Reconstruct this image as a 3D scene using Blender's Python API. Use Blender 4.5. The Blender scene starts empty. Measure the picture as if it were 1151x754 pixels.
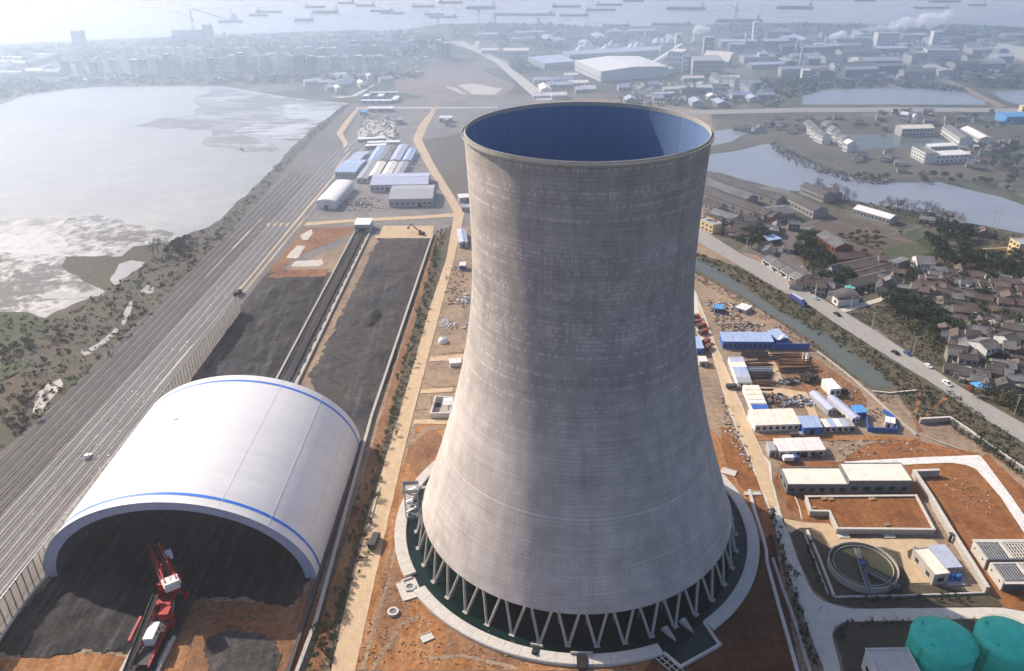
import bpy, bmesh, math, random
from mathutils import Vector, Matrix, noise as mnoise

random.seed(11)
RN = random.Random(5)
C = bpy.context.scene.collection
SC = bpy.context.scene

# ------------------------------------------------------------------ camera
W, H = 1151.0, 754.0
FOC, PITCH, ROLL, HC = 931.3959, 0.4838, -0.0120, 209.9252
_fwd = Vector((0, math.cos(PITCH), -math.sin(PITCH)))
_r0 = Vector((1, 0, 0))
_u0 = _r0.cross(_fwd)
_right = _r0 * math.cos(ROLL) + _u0 * math.sin(ROLL)
_up = -_r0 * math.sin(ROLL) + _u0 * math.cos(ROLL)
cam_data = bpy.data.cameras.new('camera')
cam = bpy.data.objects.new('camera', cam_data)
C.objects.link(cam)
cam_data.sensor_fit = 'HORIZONTAL'
cam_data.sensor_width = 36.0
cam_data.lens = 36.0 * FOC / W
cam_data.clip_start = 1.0
cam_data.clip_end = 30000.0
_m = Matrix((_right, _up, -_fwd)).transposed().to_4x4()
_m.translation = Vector((0, 0, HC))
cam.matrix_world = _m
SC.camera = cam

# ------------------------------------------------------------------ light
SUN_EL, SUN_AZ = math.radians(36.0), math.radians(-52.5)      # azimuth clockwise from +Y
to_sun = Vector((math.sin(SUN_AZ) * math.cos(SUN_EL), math.cos(SUN_AZ) * math.cos(SUN_EL), math.sin(SUN_EL)))
world = bpy.data.worlds.new('World')
SC.world = world
world.use_nodes = True
_nt = world.node_tree
_bg = _nt.nodes['Background']
_sky = _nt.nodes.new('ShaderNodeTexSky')
_sky.sky_type = 'NISHITA'
_sky.sun_disc = False
_sky.sun_elevation = SUN_EL
_sky.sun_rotation = SUN_AZ
_sky.altitude = 50
_sky.air_density = 1.2
_sky.dust_density = 3.0
_sky.ozone_density = 5.0
_tint = _nt.nodes.new('ShaderNodeMix'); _tint.data_type = 'RGBA'; _tint.blend_type = 'MULTIPLY'      # white balance of the photograph
_tint.inputs[0].default_value = 1.0; _tint.inputs[7].default_value = (1.07, .97, 1.02, 1)
_nt.links.new(_sky.outputs[0], _tint.inputs[6]); _nt.links.new(_tint.outputs[2], _bg.inputs[0])
_bg.inputs[1].default_value = 0.118
sun_d = bpy.data.lights.new('sun', 'SUN')
sun_d.energy = 5.0
sun_d.angle = math.radians(0.5)
sun_d.color = (1.0, 0.90, 0.76)
sun = bpy.data.objects.new('sun', sun_d)
C.objects.link(sun)
sun.rotation_euler = to_sun.to_track_quat('Z', 'Y').to_euler()
SC.view_settings.view_transform = 'Standard'
SC.view_settings.look = 'None'
SC.view_settings.gamma = 1.0
SC.view_settings.exposure = 0.40
SC.render.engine = 'CYCLES'
SC.cycles.use_denoising = True
SC.cycles.max_bounces = 10
SC.cycles.diffuse_bounces = 3
SC.cycles.volume_bounces = 7
SC.cycles.transparent_max_bounces = 8
HAZE_DENSITY = 0.00025

# ------------------------------------------------------------------ helpers
def G(px, py, z=0.0):
    """pixel of the 1151 x 754 survey photograph -> point at height z"""
    d = _fwd + _right * ((px - W / 2) / FOC) - _up * ((py - H / 2) / FOC)
    k = (z - HC) / d.z
    return Vector((d.x * k, d.y * k, z))

def tag(o, label=None, cat=None, group=None, kind=None):
    if label: o['label'] = label
    if cat: o['category'] = cat
    if group: o['group'] = group
    if kind: o['kind'] = kind
    return o

ROOT = {}
def thing(name, label, cat, loc=(0, 0, 0), yaw=0.0, group=None):
    o = bpy.data.objects.new(name, None)
    o.empty_display_size = 1
    C.objects.link(o)
    o.location = loc
    o.rotation_euler = (0, 0, yaw)
    tag(o, label, cat, group)
    ROOT[o] = Vector(loc)
    return o

class MB:
    """collects shapes, becomes one mesh"""
    def __init__(s):
        s.v = []; s.f = []; s.m = []
    def add(s, vs, fs, mi=0):
        n = len(s.v)
        s.v += [Vector(p) for p in vs]
        s.f += [tuple(i + n for i in f) for f in fs]
        s.m += [mi] * len(fs)
    def box(s, c, d, yaw=0.0, mi=0):
        """c = centre of the bottom, d = sizes"""
        cx, cy, cz = c; dx, dy, dz = d[0] / 2, d[1] / 2, d[2]
        ca, sa = math.cos(yaw), math.sin(yaw)
        vs = []
        for z in (0, dz):
            for x, y in ((-dx, -dy), (dx, -dy), (dx, dy), (-dx, dy)):
                vs.append((cx + x * ca - y * sa, cy + x * sa + y * ca, cz + z))
        s.add(vs, [(3, 2, 1, 0), (4, 5, 6, 7), (0, 1, 5, 4), (1, 2, 6, 5), (2, 3, 7, 6), (3, 0, 4, 7)], mi)
    def prism(s, poly, z0, z1, mi=0, bottom=True):
        n = len(poly)
        a = sum(poly[i][0] * poly[(i + 1) % n][1] - poly[(i + 1) % n][0] * poly[i][1] for i in range(n))
        if a < 0: poly = poly[::-1]
        vs = [(p[0], p[1], z0) for p in poly] + [(p[0], p[1], z1) for p in poly]
        fs = [tuple(range(n, 2 * n))] + [(i, (i + 1) % n, n + (i + 1) % n, n + i) for i in range(n)]
        if bottom: fs.append(tuple(range(n - 1, -1, -1)))
        s.add(vs, fs, mi)
    def tube(s, a, b, r, n=6, r2=None, mi=0):
        a, b = Vector(a), Vector(b)
        r2 = r if r2 is None else r2
        d = (b - a).normalized()
        x = d.orthogonal().normalized(); y = d.cross(x)
        vs = []
        for p, q in ((a, r), (b, r2)):
            for i in range(n):
                t = 2 * math.pi * i / n
                vs.append(p + x * math.cos(t) * q + y * math.sin(t) * q)
        s.add(vs, [(i, (i + 1) % n, n + (i + 1) % n, n + i) for i in range(n)] + [tuple(range(n - 1, -1, -1)), tuple(range(n, 2 * n))], mi)
    def beam(s, a, b, w, h=None, mi=0):
        a, b = Vector(a), Vector(b); h = h or w
        d = (b - a).normalized()
        x = d.cross(Vector((0, 0, 1)))
        x = x.normalized() if x.length > 1e-4 else Vector((1, 0, 0))
        y = x.cross(d)
        vs = [p + x * sx * w / 2 + y * sy * h / 2 for p in (a, b) for sx, sy in ((-1, -1), (1, -1), (1, 1), (-1, 1))]
        s.add(vs, [(0, 1, 5, 4), (1, 2, 6, 5), (2, 3, 7, 6), (3, 0, 4, 7), (3, 2, 1, 0), (4, 5, 6, 7)], mi)
    def lathe(s, prof, n=32, c=(0, 0), a0=0.0, a1=2 * math.pi, closed_prof=False, mi=0, ex=1.0, ey=1.0):
        full = abs(a1 - a0 - 2 * math.pi) < 1e-6
        k = n if full else n + 1
        m = len(prof)
        vs = [(c[0] + r * ex * math.cos(a0 + (a1 - a0) * i / n), c[1] + r * ey * math.sin(a0 + (a1 - a0) * i / n), z) for i in range(k) for r, z in prof]
        fs = []
        for i in range(n):
            j = (i + 1) % k
            for q in range(m if closed_prof else m - 1):
                w = (q + 1) % m
                fs.append((i * m + q, j * m + q, j * m + w, i * m + w))
        if closed_prof and not full:
            fs.append(tuple(range(m - 1, -1, -1))); fs.append(tuple((k - 1) * m + q for q in range(m)))
        s.add(vs, fs, mi)
    def wall(s, pts, t, z0, z1, closed=False, mi=0):
        """wall of thickness t along a polyline, mitred"""
        P = [Vector((p[0], p[1])) for p in pts]; n = len(P)
        L, Rr = [], []
        for i in range(n):
            a = P[i] - P[i - 1] if (i > 0 or closed) else P[i + 1] - P[i]
            b = P[(i + 1) % n] - P[i] if (i < n - 1 or closed) else a
            a = a.normalized(); b = b.normalized()
            nn = Vector((-a.y - b.y, a.x + b.x))
            nn = nn.normalized() if nn.length > 1e-5 else Vector((-a.y, a.x))
            q = max(0.35, nn.dot(Vector((-a.y, a.x))))
            L.append(P[i] + nn * t / 2 / q); Rr.append(P[i] - nn * t / 2 / q)
        vs = []
        for l, r in zip(L, Rr):
            vs += [(l.x, l.y, z0), (r.x, r.y, z0), (r.x, r.y, z1), (l.x, l.y, z1)]
        fs = []
        for i in range(n if closed else n - 1):
            a, b = 4 * i, 4 * ((i + 1) % n)
            for q in range(4):
                w = (q + 1) % 4
                fs.append((a + q, a + w, b + w, b + q))
        if not closed:
            fs += [(3, 2, 1, 0), tuple(4 * (n - 1) + q for q in range(4))]
        s.add(vs, fs, mi)
    def build(s, name, mat, parent=None, world=False, smooth=False, link=True):
        off = Vector((0, 0, 0))
        if world and parent is not None:
            off = ROOT[parent]
        me = bpy.data.meshes.new(name)
        me.from_pydata([tuple(p - off) for p in s.v], [], s.f)
        mats = mat if isinstance(mat, (list, tuple)) else [mat]
        for q in mats: me.materials.append(q)
        if len(mats) > 1: me.polygons.foreach_set('material_index', s.m)
        if smooth: me.polygons.foreach_set('use_smooth', [True] * len(s.f))
        me.update()
        o = bpy.data.objects.new(name, me)
        if link: C.objects.link(o)
        if parent is not None:
            o.parent = parent; ROOT[o] = ROOT.get(parent, Vector((0, 0, 0)))
        return o

_unit = {}
def piece(name, mat, parent, c, d, yaw=0.0, rot=None):
    """a box part sharing one unit mesh per material; c = centre of the bottom"""
    if mat.name not in _unit:
        me = bpy.data.meshes.new('unit_' + mat.name)
        v = [(x, y, z) for z in (0, 1) for x, y in ((-.5, -.5), (.5, -.5), (.5, .5), (-.5, .5))]
        me.from_pydata(v, [], [(3, 2, 1, 0), (4, 5, 6, 7), (0, 1, 5, 4), (1, 2, 6, 5), (2, 3, 7, 6), (3, 0, 4, 7)])
        me.materials.append(mat)
        _unit[mat.name] = me
    o = bpy.data.objects.new(name, _unit[mat.name])
    C.objects.link(o)
    o.parent = parent
    o.location = c; o.scale = d
    o.rotation_euler = rot or (0, 0, yaw)
    return o

def dup(root, loc, yaw=0.0, label=None, group=None, scale=None):
    r = root.copy(); C.objects.link(r)
    r.location = loc; r.rotation_euler = (0, 0, yaw)
    if scale: r.scale = scale if hasattr(scale, '__len__') else (scale,) * 3
    if label: r['label'] = label
    if group: r['group'] = group
    for ch in list(root.children):
        c = ch.copy(); C.objects.link(c); c.parent = r
        for g in list(ch.children):
            d = g.copy(); C.objects.link(d); d.parent = c
    return r

def densify(pts, step, amp, seed=0.0):
    out = []
    n = len(pts)
    for i in range(n):
        a, b = pts[i], pts[(i + 1) % n]
        L = (b - a).length
        k = max(1, min(60, int(L / step)))
        nn = Vector((-(b - a).y, (b - a).x, 0)).normalized() if L > 0 else Vector((0, 0, 0))
        for j in range(k):
            p = a.lerp(b, j / k)
            w = mnoise.fractal(Vector((p.x / (step * 3), p.y / (step * 3), seed + 3.3)), 1.0, 2.0, 4)
            out.append(p + nn * w * amp)
    return out

SHEET = []
def sheet(name, px, mat, lev, amp=0.0, step=None, kind='structure', world_pts=False):
    """a flat piece of ground, laid lev * 2 cm up"""
    pts = [Vector((p[0], p[1], 0)) for p in px] if world_pts else [G(*p) for p in px]
    if amp:
        pts = densify(pts, step or max(1.0, amp * 1.2), amp, len(SHEET) * 7.7)
    z = lev * 0.02
    n = len(pts)
    a = sum(pts[i].x * pts[(i + 1) % n].y - pts[(i + 1) % n].x * pts[i].y for i in range(n))
    if a < 0: pts = pts[::-1]
    c = sum(pts, Vector((0, 0, 0))) / n
    me = bpy.data.meshes.new(name)
    me.from_pydata([(p.x - c.x, p.y - c.y, 0) for p in pts], [], [tuple(range(n))])
    me.materials.append(mat)
    o = bpy.data.objects.new(name, me); C.objects.link(o)
    o.location = (c.x, c.y, z)
    tag(o, kind=kind)
    SHEET.append(o)
    return o

def inside(p, poly):
    x, y = p[0], p[1]; c = False; n = len(poly)
    for i in range(n):
        x1, y1 = poly[i][0], poly[i][1]; x2, y2 = poly[i - 1][0], poly[i - 1][1]
        if (y1 > y) != (y2 > y) and x < (x2 - x1) * (y - y1) / (y2 - y1) + x1: c = not c
    return c

def rand_in(poly, rng=RN):
    xs = [p[0] for p in poly]; ys = [p[1] for p in poly]
    for _ in range(400):
        p = (rng.uniform(min(xs), max(xs)), rng.uniform(min(ys), max(ys)))
        if inside(p, poly): return Vector((p[0], p[1], 0))
    return Vector((poly[0][0], poly[0][1], 0))

def relief(name, px, mat, lev, res, amp, scale, amp2=0.0, world_pts=False, kind='structure'):
    """ground with real heaps and hollows, fading to its edge"""
    pts = [Vector((p[0], p[1], 0)) for p in px] if world_pts else [G(*p) for p in px]
    poly = densify(pts, res * 1.5, res * 1.3, 2.2)
    xs = [p.x for p in poly]; ys = [p.y for p in poly]
    x0, y0 = min(xs), min(ys); nx = int((max(xs) - x0) / res) + 2; ny = int((max(ys) - y0) / res) + 2
    idx = {}; v = []; f = []
    def edge_d(p):
        m = 1e9
        for i in range(len(pts)):
            a, b = pts[i], pts[i - 1]; d = b - a
            t = max(0, min(1, (p - a).dot(d) / max(1e-6, d.dot(d))))
            m = min(m, (p - a - d * t).length)
        return m
    for i in range(nx):
        for j in range(ny):
            p = Vector((x0 + (i + RN.uniform(-.25, .25)) * res, y0 + (j + RN.uniform(-.25, .25)) * res, 0))
            if inside(p, poly):
                e = min(1.0, edge_d(p) / (res * 4))
                h = mnoise.fractal(Vector((p.x / scale, p.y / scale, 1.7)), 0.9, 2.0, 6)
                r2 = abs(mnoise.noise(Vector((p.x / (scale * .3), p.y / (scale * .3), 5))))
                idx[i, j] = len(v); v.append((p.x, p.y, lev * 0.02 + max(0.0, e * (amp * (h * .6 + .4) + amp2 * r2))))
    for i in range(nx - 1):
        for j in range(ny - 1):
            q = [idx.get(k) for k in ((i, j), (i + 1, j), (i + 1, j + 1), (i, j + 1))]
            if None not in q: f.append(tuple(q))
            else:
                t = [k for k in q if k is not None]
                if len(t) == 3: f.append(tuple(t))
    me = bpy.data.meshes.new(name)
    me.from_pydata(v, [], f); me.materials.append(mat)
    me.polygons.foreach_set('use_smooth', [True] * len(f))
    o = bpy.data.objects.new(name, me); C.objects.link(o)
    return tag(o, kind=kind)

# ------------------------------------------------------------------ materials
MATS = {}
class NB:
    def __init__(s, name):
        s.mat = bpy.data.materials.new(name); s.mat.use_nodes = True
        s.t = s.mat.node_tree; s.b = s.t.nodes['Principled BSDF']
    def n(s, kind, **k):
        o = s.t.nodes.new(kind)
        for a, b in k.items(): setattr(o, a, b)
        return o
    def l(s, a, b): s.t.links.new(a, b)
    def math(s, op, a, b=None, clamp=False):
        o = s.n('ShaderNodeMath', operation=op, use_clamp=clamp)
        for i, q in enumerate((a, b)):
            if q is None: continue
            if isinstance(q, (int, float)): o.inputs[i].default_value = q
            else: s.l(q, o.inputs[i])
        return o.outputs[0]
    def noise(s, vec, scale, detail=6, rough=.6):
        o = s.n('ShaderNodeTexNoise'); o.inputs['Scale'].default_value = scale
        o.inputs['Detail'].default_value = detail; o.inputs['Roughness'].default_value = rough
        if vec is not None: s.l(vec, o.inputs['Vector'])
        return o.outputs['Fac']
    def ramp(s, fac, stops):
        o = s.n('ShaderNodeValToRGB'); s.l(fac, o.inputs[0])
        e = o.color_ramp.elements
        while len(e) < len(stops): e.new(.5)
        for q, (p, c) in zip(e, stops):
            q.position = p; q.color = (c[0], c[1], c[2], 1)
        return o.outputs[0]
    def mix(s, fac, a, b, mode='MIX'):
        o = s.n('ShaderNodeMix', data_type='RGBA', blend_type=mode)
        for i, q in ((0, fac), (6, a), (7, b)):
            if isinstance(q, (int, float)): o.inputs[i].default_value = q
            elif isinstance(q, tuple): o.inputs[i].default_value = (q[0], q[1], q[2], 1)
            else: s.l(q, o.inputs[i])
        return o.outputs[2]
    def val(s, fac, lo, hi, a=.0, b=1.):
        o = s.n('ShaderNodeMapRange'); s.l(fac, o.inputs[0])
        for i, q in enumerate((a, b, lo, hi)): o.inputs[i + 1].default_value = q
        return o.outputs[0]

def gmat(name, cols, s1=.03, s2=.5, amt=.35, rough=.9, streak=None, bump=0.0, spec=.15, spread=.28, vary=0.0, s3=None):
    """ground or surface colour: patches of cols at scale s1, fine grain at s2, optional streaks (yaw deg, across, along, colour, amount)"""
    if name in MATS: return MATS[name]
    B = NB(name)
    pos = B.n('ShaderNodeNewGeometry').outputs['Position']
    n1 = B.noise(pos, s1, 8, .62)
    k = len(cols)
    lo, hi = .5 - spread / 1.0, .5 + spread / 1.0
    stops = [(lo + (hi - lo) * i / max(1, k - 1), c) for i, c in enumerate(cols)]
    col = B.ramp(n1, stops) if k > 1 else None
    if col is None:
        col = B.mix(0.0, cols[0], cols[0])
    n2 = B.noise(pos, s2, 8, .7)
    f = B.val(n2, 1 - amt, 1 + amt, .25, .75)
    if s3:
        n3 = B.noise(pos, s3, 5, .6)
        f = B.math('MULTIPLY', f, B.val(n3, 1 - amt * .7, 1 + amt * .7, .3, .7))
    if streak:
        yaw, ac, al, sc, sa = streak
        mp = B.n('ShaderNodeMapping', vector_type='POINT')
        B.l(pos, mp.inputs[0])
        mp.inputs['Rotation'].default_value = (0, 0, math.radians(yaw))
        mp.inputs['Scale'].default_value = (ac, al, .01)
        ns = B.noise(mp.outputs[0], 1.0, 5, .6)
        m = B.val(ns, 0, sa, .48, .68)
        col = B.mix(m, col, sc)
    if vary:
        oi = B.n('ShaderNodeObjectInfo').outputs['Random']
        f = B.math('MULTIPLY', f, B.val(oi, 1 - vary, 1 + vary))
    vm = B.n('ShaderNodeVectorMath', operation='SCALE')
    B.l(col, vm.inputs[0]); B.l(f, vm.inputs['Scale'])
    B.l(vm.outputs[0], B.b.inputs['Base Color'])
    B.b.inputs['Roughness'].default_value = rough
    B.b.inputs['Specular IOR Level'].default_value = spec
    if bump:
        bp = B.n('ShaderNodeBump'); bp.inputs['Strength'].default_value = .8; bp.inputs['Distance'].default_value = bump
        B.l(n2, bp.inputs['Height']); B.l(bp.outputs[0], B.b.inputs['Normal'])
    MATS[name] = B.mat
    return B.mat

def pmat(name, c, rough=.6, amt=.12, s2=.8, metal=0.0, vary=0.0, spec=.3):
    """painted or built surface: one colour with grime"""
    if name in MATS: return MATS[name]
    m = gmat(name, [tuple(q * .85 for q in c), c, tuple(min(1, q * 1.08) for q in c)], .25, s2, amt, rough, spec=spec, vary=vary, spread=.2)
    m.node_tree.nodes['Principled BSDF'].inputs['Metallic'].default_value = metal
    return m
# ------------------------------------------------------------------ palette
M_ORANGE = gmat('orange_soil', [(.13, .052, .019), (.25, .106, .036), (.35, .165, .066), (.21, .085, .029)], .045, .55, .5, streak=(18, .5, .05, (.40, .245, .13), .7), bump=.3, s3=3)
M_ORANGE2 = gmat('brown_soil', [(.10, .045, .025), (.18, .085, .043), (.26, .14, .07), (.15, .07, .036)], .05, .5, .45, streak=(-60, .4, .05, (.30, .17, .09), .5), bump=.3, s3=3)
M_DIRT = gmat('dry_dirt', [(.15, .11, .08), (.22, .16, .115), (.31, .22, .145), (.19, .125, .08)], .035, .4, .45, streak=(10, .3, .05, (.34, .26, .18), .5), bump=.25, s3=2.5)
M_ROAD = gmat('dusty_road', [(.42, .30, .18), (.52, .38, .235), (.46, .34, .21)], .03, .3, .16, streak=(2, .6, .02, (.60, .46, .30), .5), s3=1.7)
M_CONC_ROAD = gmat('concrete_road', [(.50, .46, .39), (.58, .53, .45), (.54, .49, .42)], .05, .4, .15, streak=(3, .5, .02, (.5, .45, .37), .4), s3=2)
M_ASPH = gmat('worn_asphalt', [(.25, .235, .21), (.31, .29, .26), (.28, .26, .24)], .03, .3, .12, streak=(-19, .45, .01, (.36, .34, .31), .5))
M_NEWCONC = gmat('fresh_concrete', [(.50, .48, .45), (.66, .64, .60), (.58, .56, .52)], .12, .7, .25, s3=3)
M_COAL = gmat('coal', [(.006, .007, .010), (.013, .014, .018), (.034, .029, .026), (.012, .013, .017), (.03, .031, .036)], .05, .5, .6, streak=(-8, .35, .04, (.10, .10, .105), .6), bump=.5, s3=2.2, rough=.8)  # grey streaks put the sheen of sunlit coal into its colour
M_COALDUST = gmat('coal_dust', [(.014, .015, .02), (.032, .034, .042), (.066, .056, .05), (.03, .031, .037), (.07, .07, .076)], .022, .4, .65, streak=(-1, .35, .02, (.11, .105, .10), .5), bump=.3, s3=2)
M_BALLAST = gmat('ballast', [(.10, .088, .08), (.145, .13, .12), (.18, .165, .15)], .02, .6, .3, streak=(-3.6, .7, .008, (.24, .225, .21), .6), s3=3)
M_BALLAST2 = gmat('old_ballast', [(.10, .088, .08), (.14, .125, .115), (.17, .15, .14)], .02, .5, .3, streak=(-3.6, .6, .01, (.20, .185, .17), .5), s3=3)
M_TRACKBED = gmat('track_bed', [(.17, .155, .145), (.24, .225, .21), (.30, .285, .27)], .03, .8, .3, s3=3)
M_RAIL = pmat('rail_steel', (.38, .36, .34), .45, .2)
M_SLEEPER = pmat('sleeper_concrete', (.22, .20, .185), .9, .2)
M_SCRUB = gmat('scrub_ground', [(.055, .05, .032), (.085, .085, .05), (.13, .10, .07), (.07, .075, .045)], .04, .4, .45, bump=.3, s3=2)
M_VEG = gmat('wet_field', [(.05, .065, .04), (.09, .085, .06), (.12, .10, .075), (.06, .08, .045)], .018, .3, .4, s3=1.3)
M_GREEN = gmat('green_field', [(.05, .065, .037), (.075, .088, .048), (.095, .092, .06)], .03, .4, .4, streak=(70, .3, .03, (.11, .12, .07), .5), s3=2)
M_FIELD = gmat('fallow_field', [(.075, .062, .048), (.115, .09, .068), (.095, .085, .058)], .03, .4, .35, streak=(70, .3, .03, (.15, .12, .085), .5), s3=2)
M_LAWN = gmat('bare_lawn', [(.055, .045, .03), (.085, .07, .045), (.075, .06, .04)], .06, .6, .35, s3=3)
M_MUD = gmat('dark_mud', [(.09, .088, .09), (.125, .12, .12), (.16, .15, .145)], .02, .2, .3, rough=.55, spec=.4)
M_SILT = gmat('pale_silt', [(.42, .39, .35), (.55, .51, .46), (.62, .58, .53)], .015, .2, .2, rough=.6, spec=.4)
M_DARKSOIL = gmat('dark_brown_soil', [(.045, .017, .009), (.08, .03, .014), (.13, .055, .024), (.07, .027, .012)], .05, .5, .45, streak=(30, .4, .04, (.17, .075, .035), .5), bump=.3, s3=3)
M_GREYWASTE = gmat('grey_waste_ground', [(.11, .10, .10), (.165, .15, .145), (.22, .195, .175), (.14, .13, .125)], .03, .35, .4, streak=(2, .2, .03, (.26, .22, .18), .5), s3=2)
M_MAUVE = gmat('mauve_waste', [(.15, .12, .11), (.22, .165, .145), (.27, .20, .165)], .012, .1, .35)
M_DUSTYARD = gmat('dusty_yard', [(.10, .088, .078), (.15, .13, .113), (.125, .108, .094)], .04, .4, .4)
M_RED_SOIL = gmat('red_soil', [(.09, .034, .015), (.19, .073, .027), (.27, .115, .042), (.15, .057, .021)], .06, .5, .5, streak=(25, .35, .05, (.27, .13, .06), .5), bump=.3, s3=3)
M_PALE = gmat('pale_ground', [(.40, .36, .30), (.52, .47, .40), (.46, .40, .33)], .04, .5, .3, s3=2)
M_CONC = gmat('concrete', [(.34, .31, .27), (.42, .39, .34), (.38, .35, .30)], .15, 1.2, .22)
M_CONC_L = gmat('pale_concrete', [(.46, .42, .37), (.55, .51, .45), (.50, .46, .40)], .12, 1.0, .2)
M_CONC_D = gmat('grey_concrete', [(.12, .125, .135), (.17, .175, .18), (.145, .15, .155)], .12, 1.0, .25)

def water_mat(name, c1, c2, rough, sc, bump):
    B = NB(name)
    pos = B.n('ShaderNodeNewGeometry').outputs['Position']
    n1 = B.noise(pos, sc, 6, .55)
    B.l(B.ramp(n1, [(.35, c1), (.65, c2)]), B.b.inputs['Base Color'])
    B.l(B.val(B.noise(pos, sc * 3, 4), rough * .75, rough * 1.3), B.b.inputs['Roughness'])
    bp = B.n('ShaderNodeBump'); bp.inputs['Strength'].default_value = .25; bp.inputs['Distance'].default_value = bump
    B.l(B.noise(pos, .8, 4), bp.inputs['Height']); B.l(bp.outputs[0], B.b.inputs['Normal'])
    B.b.inputs['IOR'].default_value = 1.33
    return B.mat
M_RIVER = water_mat('river_water', (.34, .35, .37), (.40, .41, .43), .28, .004, .25)
M_POND = water_mat('pond_water', (.20, .225, .265), (.25, .27, .305), .18, .01, .08)
M_CANAL = water_mat('canal_water', (.085, .10, .09), (.11, .12, .10), .14, .05, .06)
M_BASIN = water_mat('basin_water', (.002, .014, .013), (.004, .022, .019), .06, .05, .02)
M_CLAR = water_mat('clarifier_water', (.045, .05, .028), (.08, .068, .03), .12, .08, .03)

def lake_mat():
    """shallow water lying over pale silt: wet mud shows through in ripples and flats"""
    B = NB('lake_water')
    pos = B.n('ShaderNodeNewGeometry').outputs['Position']
    n1 = B.noise(pos, .006, 8, .62)
    n2 = B.noise(pos, .05, 8, .7)
    col = B.ramp(n1, [(.3, (.24, .23, .215)), (.5, (.31, .295, .27)), (.7, (.39, .36, .32))])
    f = B.val(n2, .82, 1.14, .3, .7)
    vm = B.n('ShaderNodeVectorMath', operation='SCALE'); B.l(col, vm.inputs[0]); B.l(f, vm.inputs['Scale'])
    B.l(vm.outputs[0], B.b.inputs['Base Color'])
    B.l(B.val(n1, .28, .42), B.b.inputs['Roughness'])
    B.b.inputs['IOR'].default_value = 1.4
    bp = B.n('ShaderNodeBump'); bp.inputs['Strength'].default_value = .3; bp.inputs['Distance'].default_value = .3
    B.l(B.noise(pos, .5, 4), bp.inputs['Height']); B.l(bp.outputs[0], B.b.inputs['Normal'])
    return B.mat
M_LAKE = lake_mat()

def marsh_mat(name, a, b, sc, lo, hi, rot=0, sx=1, sy=1):
    """flat broken into pools of bright shallow water and dark mud"""
    B = NB(name)
    pos = B.n('ShaderNodeNewGeometry').outputs['Position']
    mp = B.n('ShaderNodeMapping'); B.l(pos, mp.inputs[0])
    mp.inputs['Scale'].default_value = (sx, sy, 1); mp.inputs['Rotation'].default_value = (0, 0, math.radians(rot))
    n1 = B.noise(mp.outputs[0], sc, 9, .72)
    big = B.noise(pos, .012, 4)
    f = B.math('ADD', n1, B.val(big, -.14, .14, .3, .7))
    k = B.val(f, 0, 1, lo, hi)
    B.l(B.mix(k, a, b), B.b.inputs['Base Color'])
    B.l(B.val(k, .85, .3), B.b.inputs['Roughness'])
    return B.mat
M_MARSH = marsh_mat('marsh', (.13, .12, .11), (.40, .38, .35), .10, .44, .60)
M_REED = marsh_mat('reed_flat', (.14, .14, .145), (.46, .45, .43), .07, .42, .56, -62, .3, 1.6)
M_MUDMIX = marsh_mat('mud_mix', (.17, .167, .172), (.37, .36, .345), .035, .46, .66, 20, .6, 1.6)
M_FLAT = marsh_mat('silt_flat', (.26, .25, .235), (.44, .41, .37), .06, .38, .58)

def ground_mat():
    """the plain: patchwork of fields, yards and waste ground"""
    B = NB('plain')
    pos = B.n('ShaderNodeNewGeometry').outputs['Position']
    wob = B.n('ShaderNodeTexNoise'); wob.inputs['Scale'].default_value = .02; B.l(pos, wob.inputs['Vector'])
    add = B.n('ShaderNodeMix', data_type='VECTOR'); add.inputs[0].default_value = .5
    va = B.n('ShaderNodeVectorMath', operation='SCALE'); B.l(wob.outputs['Color'], va.inputs[0]); va.inputs['Scale'].default_value = 26
    vb = B.n('ShaderNodeVectorMath', operation='ADD'); B.l(pos, vb.inputs[0]); B.l(va.outputs[0], vb.inputs[1])
    vo = B.n('ShaderNodeTexVoronoi', feature='F1', distance='CHEBYCHEV'); vo.inputs['Scale'].default_value = .018
    B.l(vb.outputs[0], vo.inputs['Vector'])
    sep = B.n('ShaderNodeSeparateColor'); B.l(vo.outputs['Color'], sep.inputs[0])
    c = B.ramp(sep.outputs[0], [(0, (.06, .07, .045)), (.25, (.105, .095, .07)), (.45, (.075, .085, .05)), (.6, (.15, .12, .09)), (.8, (.19, .17, .145)), (1, (.10, .085, .07))])
    n2 = B.noise(pos, .06, 8, .7)
    f = B.val(n2, .6, 1.45, .28, .72)
    vm = B.n('ShaderNodeVectorMath', operation='SCALE'); B.l(c, vm.inputs[0]); B.l(f, vm.inputs['Scale'])
    B.l(vm.outputs[0], B.b.inputs['Base Color'])
    B.b.inputs['Roughness'].default_value = .95; B.b.inputs['Specular IOR Level'].default_value = .1
    return B.mat
M_PLAIN = ground_mat()

# built surfaces
M_WHITE = pmat('white_sheet_metal', (.78, .77, .75), .45, .06)
M_WHITEROOF = pmat('white_roof', (.74, .70, .65), .55, .12)
M_CREAMROOF = pmat('cream_roof', (.80, .70, .58), .6, .14)
M_BLUEROOF = pmat('light_blue_roof', (.34, .43, .60), .5, .1)
M_BLUE = pmat('blue_sheet', (.035, .13, .42), .5, .15)
M_SKYBLUE = pmat('sky_blue_roof', (.10, .32, .62), .5, .1)
M_GREYROOF = pmat('grey_roof', (.33, .33, .34), .6, .15)
M_LILAC = pmat('lilac_grey_roof', (.42, .44, .54), .5, .1)
M_WALLW = pmat('white_wall', (.66, .64, .60), .7, .12)
M_WALLG = pmat('grey_wall', (.36, .36, .36), .8, .15)
M_WALLD = pmat('dark_wall', (.10, .11, .125), .8, .2)
M_XX = None
M_TILE = gmat('clay_tile_roof', [(.065, .06, .057), (.10, .088, .08), (.08, .072, .068)], .25, 2.2, .4, vary=.28, s3=.12)
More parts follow.
